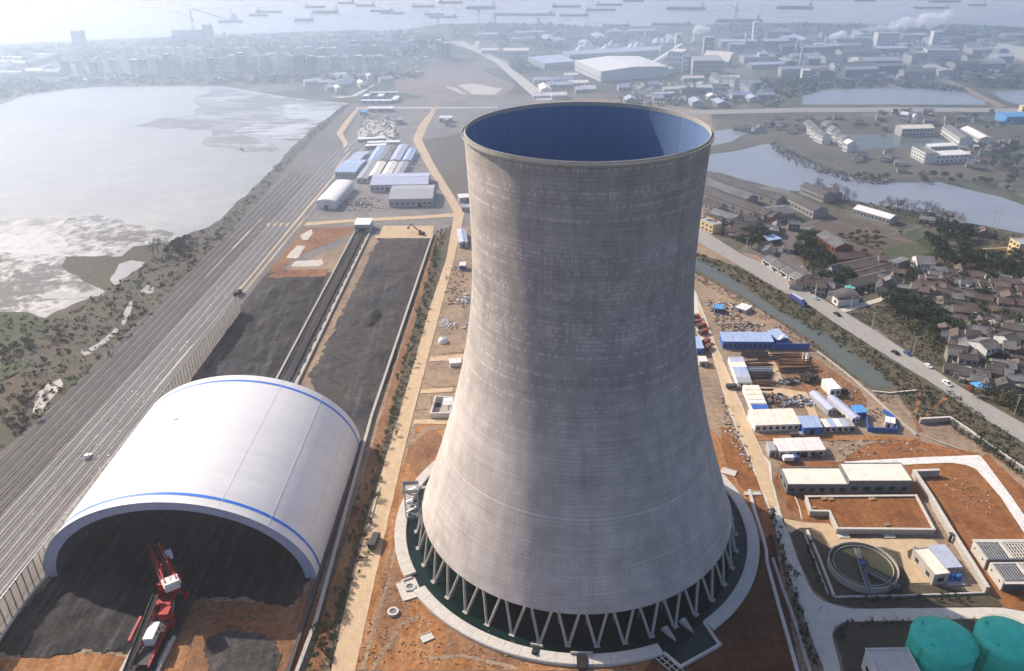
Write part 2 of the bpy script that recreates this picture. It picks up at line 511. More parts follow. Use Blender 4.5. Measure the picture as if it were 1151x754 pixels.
M_TILE2 = gmat('brown_tile_roof', [(.085, .065, .056), (.125, .092, .077), (.105, .078, .066)], .2, 2.0, .4, vary=.25, s3=.1)
M_TILEG = gmat('grey_tile_roof', [(.12, .118, .118), (.165, .16, .157), (.20, .195, .19)], .2, 2.0, .35, vary=.2, s3=.1)
M_PLASTER = gmat('stained_plaster', [(.17, .155, .14), (.27, .25, .225), (.22, .20, .175)], .3, 2, .3, vary=.3)
M_BRICK = gmat('red_brick', [(.20, .075, .05), (.27, .10, .065), (.18, .07, .048)], .4, 3, .3)
M_CREAM = pmat('cream_wall', (.66, .50, .27), .7, .12)
M_GLASS = pmat('dark_window', (.025, .03, .04), .15, .1, spec=.5)
M_DARK = pmat('dark_opening', (.012, .012, .014), .9, .2)
M_STEEL = pmat('galvanised_steel', (.40, .41, .42), .45, .2, metal=.4)
M_RUST = pmat('rusty_steel', (.14, .075, .05), .8, .4, s2=2)
M_DSTEEL = pmat('dark_steel', (.06, .055, .055), .7, .3, s2=2)
M_RED = pmat('red_paint', (.42, .022, .02), .45, .2)
M_RUBBER = pmat('black_rubber', (.02, .02, .02), .8, .2)
M_GREENTANK = pmat('teal_paint', (.04, .55, .38), .42, .15, s2=.35)
M_HAZEW = pmat('factory_white', (.62, .60, .57), .7, .15)
M_WOOD = pmat('timber', (.30, .19, .10), .8, .3, s2=2)
M_SKIN = pmat('clothing', (.06, .06, .08), .9, .2)

def leaf_mat(name, cols, tr=.25):
    B = NB(name)
    pos = B.n('ShaderNodeNewGeometry').outputs['Position']
    n = B.noise(pos, .6, 4)
    oi = B.n('ShaderNodeObjectInfo').outputs['Random']
    c = B.ramp(n, [(.3, cols[0]), (.5, cols[1]), (.7, cols[2])])
    vm = B.n('ShaderNodeVectorMath', operation='SCALE'); B.l(c, vm.inputs[0]); B.l(B.val(oi, .7, 1.3), vm.inputs['Scale'])
    B.l(vm.outputs[0], B.b.inputs['Base Color'])
    B.b.inputs['Roughness'].default_value = .7; B.b.inputs['Specular IOR Level'].default_value = .15
    return B.mat
M_LEAF = leaf_mat('dark_foliage', [(.018, .032, .018), (.035, .055, .026), (.06, .075, .035)])
M_LEAF2 = leaf_mat('olive_foliage', [(.04, .045, .022), (.065, .07, .035), (.10, .09, .05)])
M_TWIG = leaf_mat('bare_twigs', [(.07, .055, .045), (.10, .08, .065), (.14, .11, .09)])
M_BARK = pmat('bark', (.09, .065, .045), .9, .3, s2=3)

# ------------------------------------------------------------------ setting: ground and water
gm = bpy.data.meshes.new('ground')
S = 7000.0
gm.from_pydata([(-S, -1500, 0), (S, -1500, 0), (S, S + 1500, 0), (-S, S + 1500, 0)], [], [(0, 1, 2, 3)])
gm.materials.append(M_PLAIN)
ground = bpy.data.objects.new('ground', gm); C.objects.link(ground); tag(ground, kind='structure')

shore = [(-40, 53), (0, 50), (80, 46), (160, 42.5), (240, 39), (330, 36), (400, 33.5), (440, 35), (470, 31), (490, 27), (560, 25.5), (600, 26), (640, 29), (690, 30), (730, 29), (800, 27), (870, 25.5), (940, 26), (1000, 26.5), (1080, 27), (1151, 30), (1200, 31)]
rp = densify([G(*q) for q in shore], 25, 9, 4)[:-30]
rp = [p for p in rp if p.y > 1000]
far = [Vector((4200, 1700, 0)), Vector((4200, 4600, 0)), Vector((-4600, 4600, 0)), Vector((-4600, 1250, 0))]
rp = [G(*q) for q in shore]
rp2 = []
for a, b in zip(rp, rp[1:]):
    k = int((b - a).length / 22) + 1
    for j in range(k):
        p = a.lerp(b, j / k); p.y += 12 * mnoise.fractal(Vector((p.x / 60, 0, 9)), 1, 2, 5); rp2.append(p)
sheet('river', [(p.x, p.y) for p in rp2 + [rp[-1]] + far], M_RIVER, 1, world_pts=True)

sheet('lake', [(-60, 136), (0, 118), (38, 103), (110, 98), (250, 96.5), (330, 110), (390, 116), (376, 132), (352, 150), (326, 175), (300, 203), (270, 233), (240, 258), (214, 272), (190, 280), (150, 300), (105, 350), (60, 362), (0, 356), (-90, 372)], M_LAKE, 2, 3.0, 8)
sheet('mud_flat', [(152, 140.5), (166, 136), (204, 132), (222, 124), (216, 116), (238, 100), (268, 104), (330, 111), (388, 117), (330, 119), (318, 128), (306, 136), (288, 136), (274, 147), (258, 147), (280, 153), (304, 160), (312, 167), (303, 172), (276, 167), (262, 161), (274, 168), (262, 170), (238, 163), (226, 156), (233, 149), (205, 143.5), (166, 143.5)], M_MUDMIX, 4, 14, 8)
sheet('reed_bed', [(316, 118), (388, 116.5), (376, 130), (355, 149), (334, 164), (322, 158), (300, 152), (280, 150), (262, 148), (280, 140), (305, 137), (322, 127)], M_REED, 5, 6, 9)
sheet('silt_flat', [(-60, 250), (0, 246), (60, 243), (105, 247), (120, 268), (104, 287), (60, 288), (0, 284), (-60, 286)], M_FLAT, 4, 2, 5)
sheet('marsh', [(-70, 287), (0, 284), (70, 288), (78, 275), (60, 262), (78, 245), (110, 241), (150, 252), (196, 262), (188, 275), (150, 272), (128, 287), (90, 300), (112, 325), (88, 335), (55, 352), (0, 350), (-70, 362)], M_MARSH, 6, 3, 4)
sheet('scrub_ground', [(-60, 356), (0, 350), (28, 350), (50, 357), (96, 336), (117, 328), (70, 300), (74, 288), (134, 288), (150, 276), (190, 272), (213, 262), (238, 254), (262, 232), (292, 204), (322, 172), (348, 147), (374, 128), (388, 118), (396, 119), (352, 160), (296, 228), (206, 322), (126, 404), (0, 517), (-60, 570)], M_VEG, 7, 2.5, 4)
sheet('pool', [(124, 315), (134, 297), (147, 293), (162, 295), (160, 300), (146, 308), (135, 319), (130, 323)], M_LAKE, 9, .8, 2)
sheet('pool', [(158, 326), (166, 320), (174, 323), (172, 329), (160, 331)], M_LAKE, 9, .8, 2)
for q in ([(147, 338), (150, 343), (146, 352), (140, 366), (136, 366), (139, 352), (142, 345)], [(134, 370), (128, 378), (116, 388), (104, 395), (100, 392), (112, 385), (124, 375), (131, 369)], [(93, 393), (103, 397), (96, 400), (91, 396)], [(40, 331), (72, 330), (116, 329), (118, 332), (80, 336), (48, 336)]):
    sheet('ditch_water', q, M_LAKE, 9, .5, 1.5)
sheet('green_field', [(-30, 354), (0, 351), (28, 350), (47, 360), (38, 382), (14, 392), (-30, 400)], M_GREEN, 9, 1.5, 3)
sheet('fallow_field', [(40, 392), (56, 379), (82, 380), (70, 398), (48, 401)], M_FIELD, 9, 1, 3)
sheet('green_field', [(-30, 415), (0, 408), (26, 404), (34, 411), (14, 424), (-30, 440)], M_GREEN, 9, 1, 3)
sheet('fallow_field', [(0, 428), (36, 412), (58, 424), (40, 446), (12, 456), (-20, 460), (-20, 440)], M_FIELD, 9, 1.5, 3)
sheet('green_field', [(72, 428), (88, 418), (92, 424), (80, 436), (70, 436)], M_GREEN, 10, .8, 2)
sheet('gravel_patch', [(40, 444), (54, 432), (68, 426), (72, 434), (56, 450), (44, 468), (38, 464)], M_PALE, 10, .8, 2)

# railway yard
sheet('railway_bed', [(-60, 570), (0, 512), (120, 402), (200, 320), (292, 227), (348, 159), (392, 120), (406, 124), (386, 162), (338, 246), (300, 296), (272, 338), (232, 392), (190, 450), (118, 515), (36, 622), (0, 672), (-70, 765)], M_BALLAST, 11, .6, 3)
sheet('old_railway_bed', [(-60, 566), (0, 510), (120, 401), (200, 319), (292, 226), (340, 169), (344, 172), (300, 232), (215, 328), (118, 436), (0, 572), (-60, 640)], M_BALLAST2, 12, .8, 3)
sheet('earth_bank', [(118, 514), (126, 516), (50, 622), (-8, 702), (-80, 800), (-100, 800), (-8, 680), (36, 620)], M_ORANGE2, 12, .5, 2)

rb = random.Random(3)
for k in range(46):
    off, y, L = rb.uniform(22, 52), rb.uniform(-60, 420), rb.uniform(20, 110)
    if k % 4 == 0: off = rb.uniform(2, 22)
    e0 = G(0, 512); yd = Vector((.0633, .998, 0)); xd_ = Vector((.998, -.0633, 0)); w = rb.uniform(.4, 1.1)
    q = [e0 + xd_ * (off - w) + yd * y, e0 + xd_ * (off + w) + yd * y, e0 + xd_ * (off + w * .6) + yd * (y + L), e0 + xd_ * (off - w * .6) + yd * (y + L)]
    sheet('ballast_strip', [(v.x, v.y) for v in q], (M_TRACKBED, M_PALE, M_BALLAST2)[k % 3], 13 + .05 * k, .5, 3, world_pts=True)
# coal yards, ground of the works
sheet('works_ground', [(-30, 780), (60, 640), (232, 400), (345, 246), (405, 118), (530, 108), (700, 112), (800, 125), (795, 260), (1020, 440), (1200, 560), (1200, 800)], M_DIRT, 8, 1, 5)
sheet('waste_ground', [(392, 120), (408, 116), (530, 106), (600, 108), (600, 240), (512, 256), (486, 262), (440, 268), (400, 268), (330, 300), (302, 312), (262, 372), (226, 420), (218, 414), (262, 345), (340, 246)], M_GREYWASTE, 9, 1.5, 4)
sheet('dark_soil', [(868, 600), (900, 760), (800, 762), (812, 724), (794, 700), (830, 660), (850, 612)], M_DARKSOIL, 15, .8, 2)  # plain darker brown soil to the lower right of the basin
sheet('dark_soil', [(740, 730), (766, 748), (812, 726), (840, 762), (720, 762)], M_DARKSOIL, 16, .8, 2)
sheet('grass_strip', [(372, 754), (352, 700), (400, 560), (447, 420), (489, 268), (512, 250), (508, 290), (482, 350), (436, 506), (407, 600), (371, 754)], M_SCRUB, 13, .6, 2)
sheet('orange_strip', [(345, 754), (378, 640), (416, 510), (470, 330), (489, 262), (492, 262), (480, 310), (428, 510), (392, 640), (362, 754)], M_ORANGE2, 14, .7, 2)
sheet('orange_soil', [(388, 754), (420, 640), (452, 525), (470, 478), (500, 470), (640, 470), (780, 470), (820, 500), (850, 545), (868, 590), (898, 754)], M_ORANGE, 13, .6, 2)
sheet('coal_dust_ground', [(214, 424), (244, 376), (298, 306), (376, 306), (344, 378), (318, 424), (300, 470), (200, 470)], M_COALDUST, 13, 2.5, 3)
sheet('coal_dust_ground', [(348, 430), (376, 372), (402, 322), (424, 264), (489, 262), (470, 330), (432, 436), (404, 505), (390, 490)], M_COALDUST, 13, 1.5, 3)
relief('coal_heap', [(226, 418), (250, 372), (300, 312), (368, 310), (340, 372), (318, 418), (300, 450)], M_COAL, 14, 1.7, 2.2, 11, 1.0)
relief('coal_heap', [(345, 424), (372, 372), (398, 322), (424, 268), (488, 268), (466, 330), (430, 432), (404, 496), (396, 470), (376, 438)], M_COALDUST, 14, 1.9, 1.3, 13, .8)
relief('coal_heap', [(408, 352), (424, 346), (432, 354), (424, 368), (408, 370), (402, 362)], M_COAL, 16, 1.4, 4.5, 30, .4)
relief('coal_heap', [(-30, 745), (30, 680), (64, 640), (120, 560), (200, 560), (330, 560), (352, 650), (332, 684), (268, 674), (214, 676), (192, 700), (170, 730), (146, 738), (100, 734), (50, 744), (0, 736)], M_COAL, 14, 1.25, 1.3, 7, .8)
relief('coal_heap', [(230, 718), (252, 708), (300, 712), (322, 736), (310, 760), (230, 764)], M_COALDUST, 16, 1.2, .8, 8, .3)
for q in ([(430, 640), (446, 600), (470, 640), (456, 700), (440, 740), (424, 720)], [(500, 700), (540, 715), (600, 744), (560, 752), (500, 735)], [(464, 490), (490, 482), (500, 500), (470, 540), (458, 520)]):
    sheet('scraped_soil', q, M_ORANGE2, 14, 1.6, 1.6)
for q in ([(404, 754), (436, 650), (440, 650), (410, 754)], [(416, 754), (450, 700), (474, 690), (474, 693), (452, 704), (421, 754)], [(446, 600), (438, 640), (441, 640), (449, 601)], [(480, 740), (520, 735), (590, 752), (580, 754), (520, 739), (482, 743)], [(455, 500), (480, 480), (500, 478), (500, 481), (482, 484), (458, 503)]):
    sheet('wheel_track', q, M_DIRT, 15, .5, 1)
for q in ([(226, 690), (270, 684), (300, 690), (300, 694), (268, 688), (228, 694)], [(240, 700), (290, 698), (328, 712), (328, 716), (288, 703), (240, 704)], [(340, 664), (348, 690), (336, 740), (332, 740), (344, 692), (336, 668)]):
    sheet('wheel_track', q, M_RED_SOIL, 14, .5, 1)
relief('soil_heap', [(316, 688), (326, 680), (336, 688), (334, 700), (322, 704)], M_ORANGE2, 18, .8, 2.4, 12, .3)
sheet('orange_soil', [(-30, 745), (30, 738), (100, 735), (146, 738), (136, 762), (-30, 800)], M_ORANGE, 13, .8, 2)
sheet('brown_soil', [(190, 700), (214, 676), (270, 676), (332, 684), (350, 656), (362, 670), (330, 764), (160, 780)], M_ORANGE2, 12, .8, 2)
sheet('orange_soil', [(198, 720), (210, 708), (214, 730), (202, 764), (186, 770)], M_ORANGE, 17, .6, 1.5)
sheet('tan_patch', [(262, 380), (280, 356), (304, 316), (312, 314), (304, 338), (292, 360), (274, 384)], M_DIRT, 17, .8, 2)
sheet('orange_bank', [(300, 312), (318, 303), (370, 303), (366, 311), (318, 312), (308, 316)], M_ORANGE2, 17, .6, 2)
sheet('pale_slab', [(321, 290), (334, 276), (344, 277), (334, 291)], M_PALE, 17, .6, 2)
sheet('pale_slab', [(326, 300), (332, 294), (362, 292), (364, 297), (358, 300)], M_PALE, 17, .5, 2)
sheet('tan_patch', [(337, 265), (350, 258), (352, 262), (346, 270), (340, 270)], M_PALE, 17, .5, 2)
sheet('tan_patch', [(420, 264), (432, 254), (488, 254), (484, 268), (440, 268), (424, 270)], M_ROAD, 17, .6, 2)
sheet('dirt_track', [(396, 322), (410, 288), (424, 268), (436, 268), (420, 280), (408, 306), (384, 352), (366, 400), (352, 424), (346, 422), (368, 372)], M_DIRT, 17, .8, 2)

# roads
sheet('road', [(371, 760), (407, 600), (437, 505), (451, 460), (482, 350), (502, 290), (510.6, 240), (497, 216), (477, 183), (464, 157), (471, 141), (481, 129), (486, 121), (491, 121), (488, 129), (481, 141), (474, 157), (487, 183), (507, 216), (522, 240), (511, 290), (495, 350), (466, 460), (455, 505), (433, 600), (398, 760)], M_ROAD, 19, .25, 2)
sheet('road', [(248, 362), (268, 326), (300, 288), (336, 243), (341, 233), (371, 199), (388, 172), (385, 160), (378, 150), (388, 136), (400, 122.5), (404, 122.5), (394, 137), (385, 150), (391, 161), (393, 173), (377, 199), (348, 233), (343, 245), (306, 291), (275, 328), (256, 362)], M_ROAD, 19, .3, 2)
sheet('road', [(300, 251.5), (345, 250.5), (405, 246), (470, 243), (511, 240), (511, 244), (470, 246.5), (405, 249.5), (345, 254), (300, 255)], M_ROAD, 20, .3, 2)
sheet('road', [(400, 121.3), (470, 120.4), (560, 120.6), (560, 122), (470, 122.2), (400, 123)], M_PALE, 20, .5, 4)
sheet('dirt_track', [(486, 121), (490, 114), (510, 112), (523, 109), (524, 106), (512, 99), (500, 97), (500, 95), (514, 96), (530, 105), (528, 110), (512, 114), (494, 116), (491, 121)], M_DIRT, 20, .6, 4)
sheet('road', [(604, 113), (556, 70), (532, 57), (508, 49), (505, 47), (520, 46), (536, 54), (564, 68), (622, 113)], M_PALE, 20, .6, 5)
sheet('road', [(530, 55), (536, 44), (541, 40), (544, 40), (540, 46), (536, 56)], M_PALE, 21, .5, 5)
sheet('road', [(690, 126), (790, 124), (900, 121.5), (1020, 121), (1200, 122), (1200, 127), (1020, 126), (900, 126.5), (790, 129), (690, 131)], M_ASPH, 20, .8, 6)
sheet('road', [(1018, 78), (1046, 84), (1070, 91), (1092, 101), (1114, 112), (1132, 120), (1122, 121), (1106, 114), (1084, 103), (1062, 93), (1040, 86), (1016, 80)], M_DIRT, 21, .8, 5)
sheet('main_road', [(760, 240), (786, 256.5), (832, 285), (855, 296), (892, 318), (915, 331.5), (943, 347.5), (985, 373), (1024, 399), (1074, 432), (1118, 458.5), (1151, 477), (1220, 520), (1220, 545), (1151, 499), (1096, 465), (1053, 435), (1004, 405), (975, 387), (931, 358.5), (915, 347), (868, 322), (832, 300), (780, 270), (750, 252)], M_ASPH, 20, .3, 2)
sheet('lay_by', [(832, 284), (846, 286), (856, 290), (866, 299), (858, 298)], M_DIRT, 19, .3, 2)
sheet('works_road', [(776, 320), (783, 330), (799, 373), (818, 419), (828, 443), (844, 480), (858, 512), (866, 520), (869, 545), (878, 578), (893, 620), (908, 658), (914, 668), (924, 676), (942, 682), (958, 685), (1074, 684), (1128, 684), (1200, 698), (1200, 714), (1151, 706), (1096, 696), (1031, 698), (972, 699), (948, 700), (939, 705), (935, 714), (946, 760), (928, 760), (902, 690), (891, 659), (875, 610), (865.5, 577), (853, 546), (843, 517), (831, 491), (818, 460), (800, 397), (785, 380), (770, 330)], M_CONC_ROAD, 19, .25, 2)
sheet('sunlit_road_tan', [(783, 332), (798, 374), (817, 420), (827, 444), (843, 481), (857, 513), (864, 522), (867, 545), (873, 568), (866, 574), (853, 543), (844, 517), (832, 491), (819, 460), (801, 397), (788, 378)], M_ROAD, 20, .6, 2)  # sunlit tan painted on the road, ending at the tower's shadow edge
sheet('lawn', [(936, 714), (941, 706), (950, 701), (972, 700), (1031, 699), (1096, 697), (1151, 706), (1200, 716), (1200, 780), (950, 760), (946, 740)], M_LAWN, 20, .3, 2)

# right: canal, ponds, banks
sheet('canal_bank', [(776, 282), (832, 301), (868, 323), (915, 348), (931, 360), (975, 389), (1004, 407), (1053, 438), (1100, 470), (1160, 506), (1160, 540), (1070, 474), (1033, 476), (1005, 440), (980, 446), (943, 414), (880, 366), (830, 333), (776, 306)], M_SCRUB, 14, .8, 2)
sheet('canal', [(770, 284), (782, 289), (805, 301), (839, 325), (876, 351), (924, 372), (962, 400), (992, 421), (1006, 430), (1004, 435), (985, 437), (974, 432), (943, 409), (916, 385), (880, 362), (849, 343), (839, 335), (780, 302)], M_CANAL, 16, .5, 1.6)
sheet('dirt_track', [(776, 304), (839, 339), (880, 366), (943, 413), (981, 440), (1008, 462), (1032, 486), (1027, 488), (1000, 464), (975, 445), (940, 420), (876, 371), (836, 344), (776, 309)], M_DIRT, 17, .4, 2)
sheet('dirt_track', [(1036, 440), (1034, 452), (1029, 470), (1036, 484), (1032, 486), (1026, 471), (1030, 452), (1033, 440)], M_ORANGE2, 17, .4, 1.5)
sheet('dirt_track', [(1066, 448), (1054, 456), (1048, 464), (1036, 472), (1034, 470), (1046, 461), (1052, 452), (1062, 446)], M_ORANGE2, 17, .4, 1.5)
sheet('pond', [(790, 166), (800, 173), (820, 171), (835, 168), (858, 162), (872, 162), (890, 176), (913, 184), (936, 195), (960, 201), (967, 203), (1000, 206), (1057, 205), (1087, 213), (1123, 221), (1145, 229), (1160, 236), (1200, 250), (1200, 285), (1151, 263), (1100, 253), (1060, 245), (1039, 239), (991, 231), (944, 224), (914, 216), (878, 214), (853, 206), (831, 201), (808, 194), (790, 196)], M_POND, 12, 1.2, 4)
sheet('pond', [(800, 148), (830, 144), (846, 143), (848, 147), (834, 152), (826, 158), (806, 163), (790, 164), (790, 152)], M_POND, 12, 1.5, 4)
sheet('dyke', [(790, 168), (804, 164), (830, 163), (858, 157.5), (870, 159), (868, 161), (838, 166), (818, 171), (796, 174)], M_SCRUB, 14, .8, 4)
sheet('pond', [(902, 117.5), (903, 108), (926, 102), (960, 100), (1010, 99.5), (1070, 101), (1086, 105), (1104, 113), (1110, 118)], M_POND, 12, 1.5, 6)
sheet('pond', [(1114, 103), (1160, 101), (1200, 104), (1200, 120), (1151, 119), (1128, 113)], M_POND, 12, 1.5, 6)
sheet('fish_pond', [(944, 152), (1000, 150.5), (1048, 154), (1064, 161), (1046, 163), (962, 169), (956, 164)], M_CANAL, 12, .8, 4)
sheet('terrace', [(876, 148), (900, 138), (960, 133), (1100, 133), (1151, 140), (1151, 205), (1060, 203), (968, 199), (928, 192), (896, 168)], M_VEG, 10, 2, 5)
sheet('paddock', [(930, 232), (958, 246), (1008, 254), (1024, 262), (1026, 285), (1000, 300), (960, 298), (925, 266), (910, 248)], M_FIELD, 12, 1, 4)
sheet('green_field', [(985, 292), (1000, 276), (1030, 272), (1044, 284), (1020, 298)], M_GREEN, 14, 1.2, 3)
sheet('green_field', [(1006, 258), (1024, 254), (1046, 264), (1030, 272), (1010, 264)], M_GREEN, 14, 1, 3)
for q in ([(926, 246), (928, 244.5), (976, 260), (1028, 272), (1026, 274), (974, 262)], [(946, 270), (975, 259), (978, 260), (948, 272)], [(995, 264), (1050, 250), (1052, 251.5), (998, 266)], [(900, 252), (926, 245), (928, 247), (902, 255)], [(951, 240), (1020, 262), (1018, 263.5), (949, 242)]):
    sheet('path', q, M_DUSTYARD, 16, .2, 3)
sheet('yard', [(828, 282), (850, 268), (880, 258), (896, 262), (892, 286), (905, 300), (918, 318), (905, 322), (882, 306), (850, 290)], M_DUSTYARD, 13, 1, 3)
sheet('side_lane', [(943, 348), (985, 336), (1008, 328), (1010, 331), (988, 340), (948, 352)], M_PALE, 17, .4, 2)
sheet('waste_ground', [(955, 352), (990, 343), (1030, 350), (1065, 376), (1072, 396), (1060, 412), (1040, 408), (1000, 378)], M_SCRUB, 14, 1.2, 3)
sheet('green_field', [(1058, 402), (1070, 397), (1076, 404), (1064, 411)], M_GREEN, 16, .5, 2)
sheet('village_ground', [(838, 284), (900, 262), (940, 262), (1010, 300), (1060, 285), (1110, 270), (1200, 285), (1200, 520), (1151, 476), (1078, 432), (1074, 396), (1050, 362), (1005, 332), (945, 347), (892, 317)], M_SCRUB, 11, 1.5, 4)
sheet('orange_soil', [(868, 540), (880, 520), (900, 519), (949, 519), (1100, 511), (1140, 560), (1200, 600), (1200, 700), (1130, 684), (1110, 672), (1040, 560), (1020, 600), (942, 606), (915, 588), (880, 576)], M_RED_SOIL, 15, .6, 2)
sheet('orange_soil', [(955, 512), (975, 500), (1000, 496), (1030, 495), (1070, 505), (1100, 510), (1070, 515), (1000, 518), (950, 518)], M_RED_SOIL, 17, .8, 2)
sheet('orange_soil', [(810, 480), (822, 482), (836, 510), (856, 550), (868, 600), (860, 600), (842, 560), (815, 520)], M_RED_SOIL, 17, .6, 2)
sheet('orange_soil', [(905, 398), (930, 410), (960, 430), (975, 450), (965, 462), (940, 450), (916, 448), (870, 444), (862, 440), (895, 436), (880, 420), (864, 400)], M_ORANGE2, 12, .8, 2)
sheet('dirt_track', [(862, 392), (872, 408), (880, 428), (868, 440), (842, 440), (836, 436), (866, 434), (868, 420), (858, 398)], M_ROAD, 15, .6, 2)
sheet('dirt_track', [(846, 437), (880, 437), (906, 441), (918, 462), (922, 476), (914, 476), (904, 456), (880, 443), (846, 443)], M_ROAD, 15, .6, 2)
sheet('orange_track', [(846, 490), (1000, 490), (1032, 493), (1032, 497), (1000, 495), (850, 496)], M_ORANGE, 16, .5, 2)
sheet('orange_soil', [(1102, 516), (1108, 510), (1150, 548), (1200, 590), (1200, 640), (1151, 590)], M_RED_SOIL, 17, .6, 2)
sheet('concrete_road', [(949, 519.5), (1030, 515), (1100, 512), (1108, 520), (1137, 560), (1151, 580), (1200, 640), (1180, 640), (1146, 593), (1125, 560), (1104, 536), (1097, 528), (1086, 523.5), (1070, 521), (1050, 521.5), (950, 526.5)], M_NEWCONC, 21, .15, 2)
# plant yard: tan drive, dark beds
sheet('drive', [(878, 583), (905, 588), (932, 589), (940, 600), (952, 606), (1050, 607), (1056, 614), (1038, 625), (1034, 640), (1046, 656), (1024, 656), (1016, 640), (1012, 622), (994, 616), (934, 616), (924, 600), (912, 594), (899, 594), (888, 600), (884, 596)], M_ROAD, 19, .3, 1.5)
sheet('planted_bed', [(888, 600), (899, 594), (911, 595), (923, 602), (932, 617), (994, 617), (1010, 622), (1016, 640), (1022, 656), (1046, 658), (1120, 672), (1126, 682), (960, 684), (932, 677), (914, 664), (898, 630)], M_LAWN, 18, .3, 2)
sheet('planted_bed', [(1020, 620), (1028, 615), (1038, 618), (1036, 626), (1028, 632), (1020, 628)], M_LAWN, 20, .3, 1)
sheet('brown_soil', [(870, 545), (884, 536), (884, 572), (900, 580), (905, 588), (880, 582)], M_ORANGE2, 17, .4, 2)
# ground beside the tower, left
for q in ([(497, 352), (520, 344), (530, 360), (525, 396), (494, 398), (488, 388)], [(484, 408), (520, 404), (516, 434), (492, 436), (476, 430)], [(470, 452), (486, 444), (484, 460), (466, 462)]):
    sheet('gravel_patch', q, M_DIRT, 18, .6, 2)
for q in ([(484, 402), (530, 398), (530, 404), (482, 407)], [(474, 438), (510, 436), (508, 441), (472, 443)], [(466, 472), (506, 472), (504, 477), (464, 477)]):
    sheet('dirt_track', q, M_ROAD, 19, .3, 1.5)
sheet('dark_plain', [(470, 158), (520, 150), (540, 200), (530, 232), (512, 222), (490, 190)], M_FIELD, 10, 1, 5)
sheet('dark_plain', [(340, 256), (400, 255), (398, 262), (330, 290), (310, 310), (300, 308), (320, 274)], M_ORANGE2, 12, 1, 3)
sheet('bright_flat', [(372, 109), (394, 108), (402, 104), (412, 99), (420, 95), (422, 95), (408, 104), (400, 108), (382, 110)], M_SILT, 9, 1.5, 5)
sheet('pale_yard', [(402, 150), (412, 134), (440, 136), (450, 142), (440, 158), (418, 160), (404, 158)], M_PALE, 12, 1.5, 4)
sheet('red_waste', [(440, 90), (480, 76), (540, 78), (580, 96), (560, 112), (500, 112), (450, 104)], M_MAUVE, 6, 4, 10)
sheet('red_waste', [(500, 98), (530, 94), (566, 100), (552, 108), (520, 106)], M_PALE, 7, 3, 8)
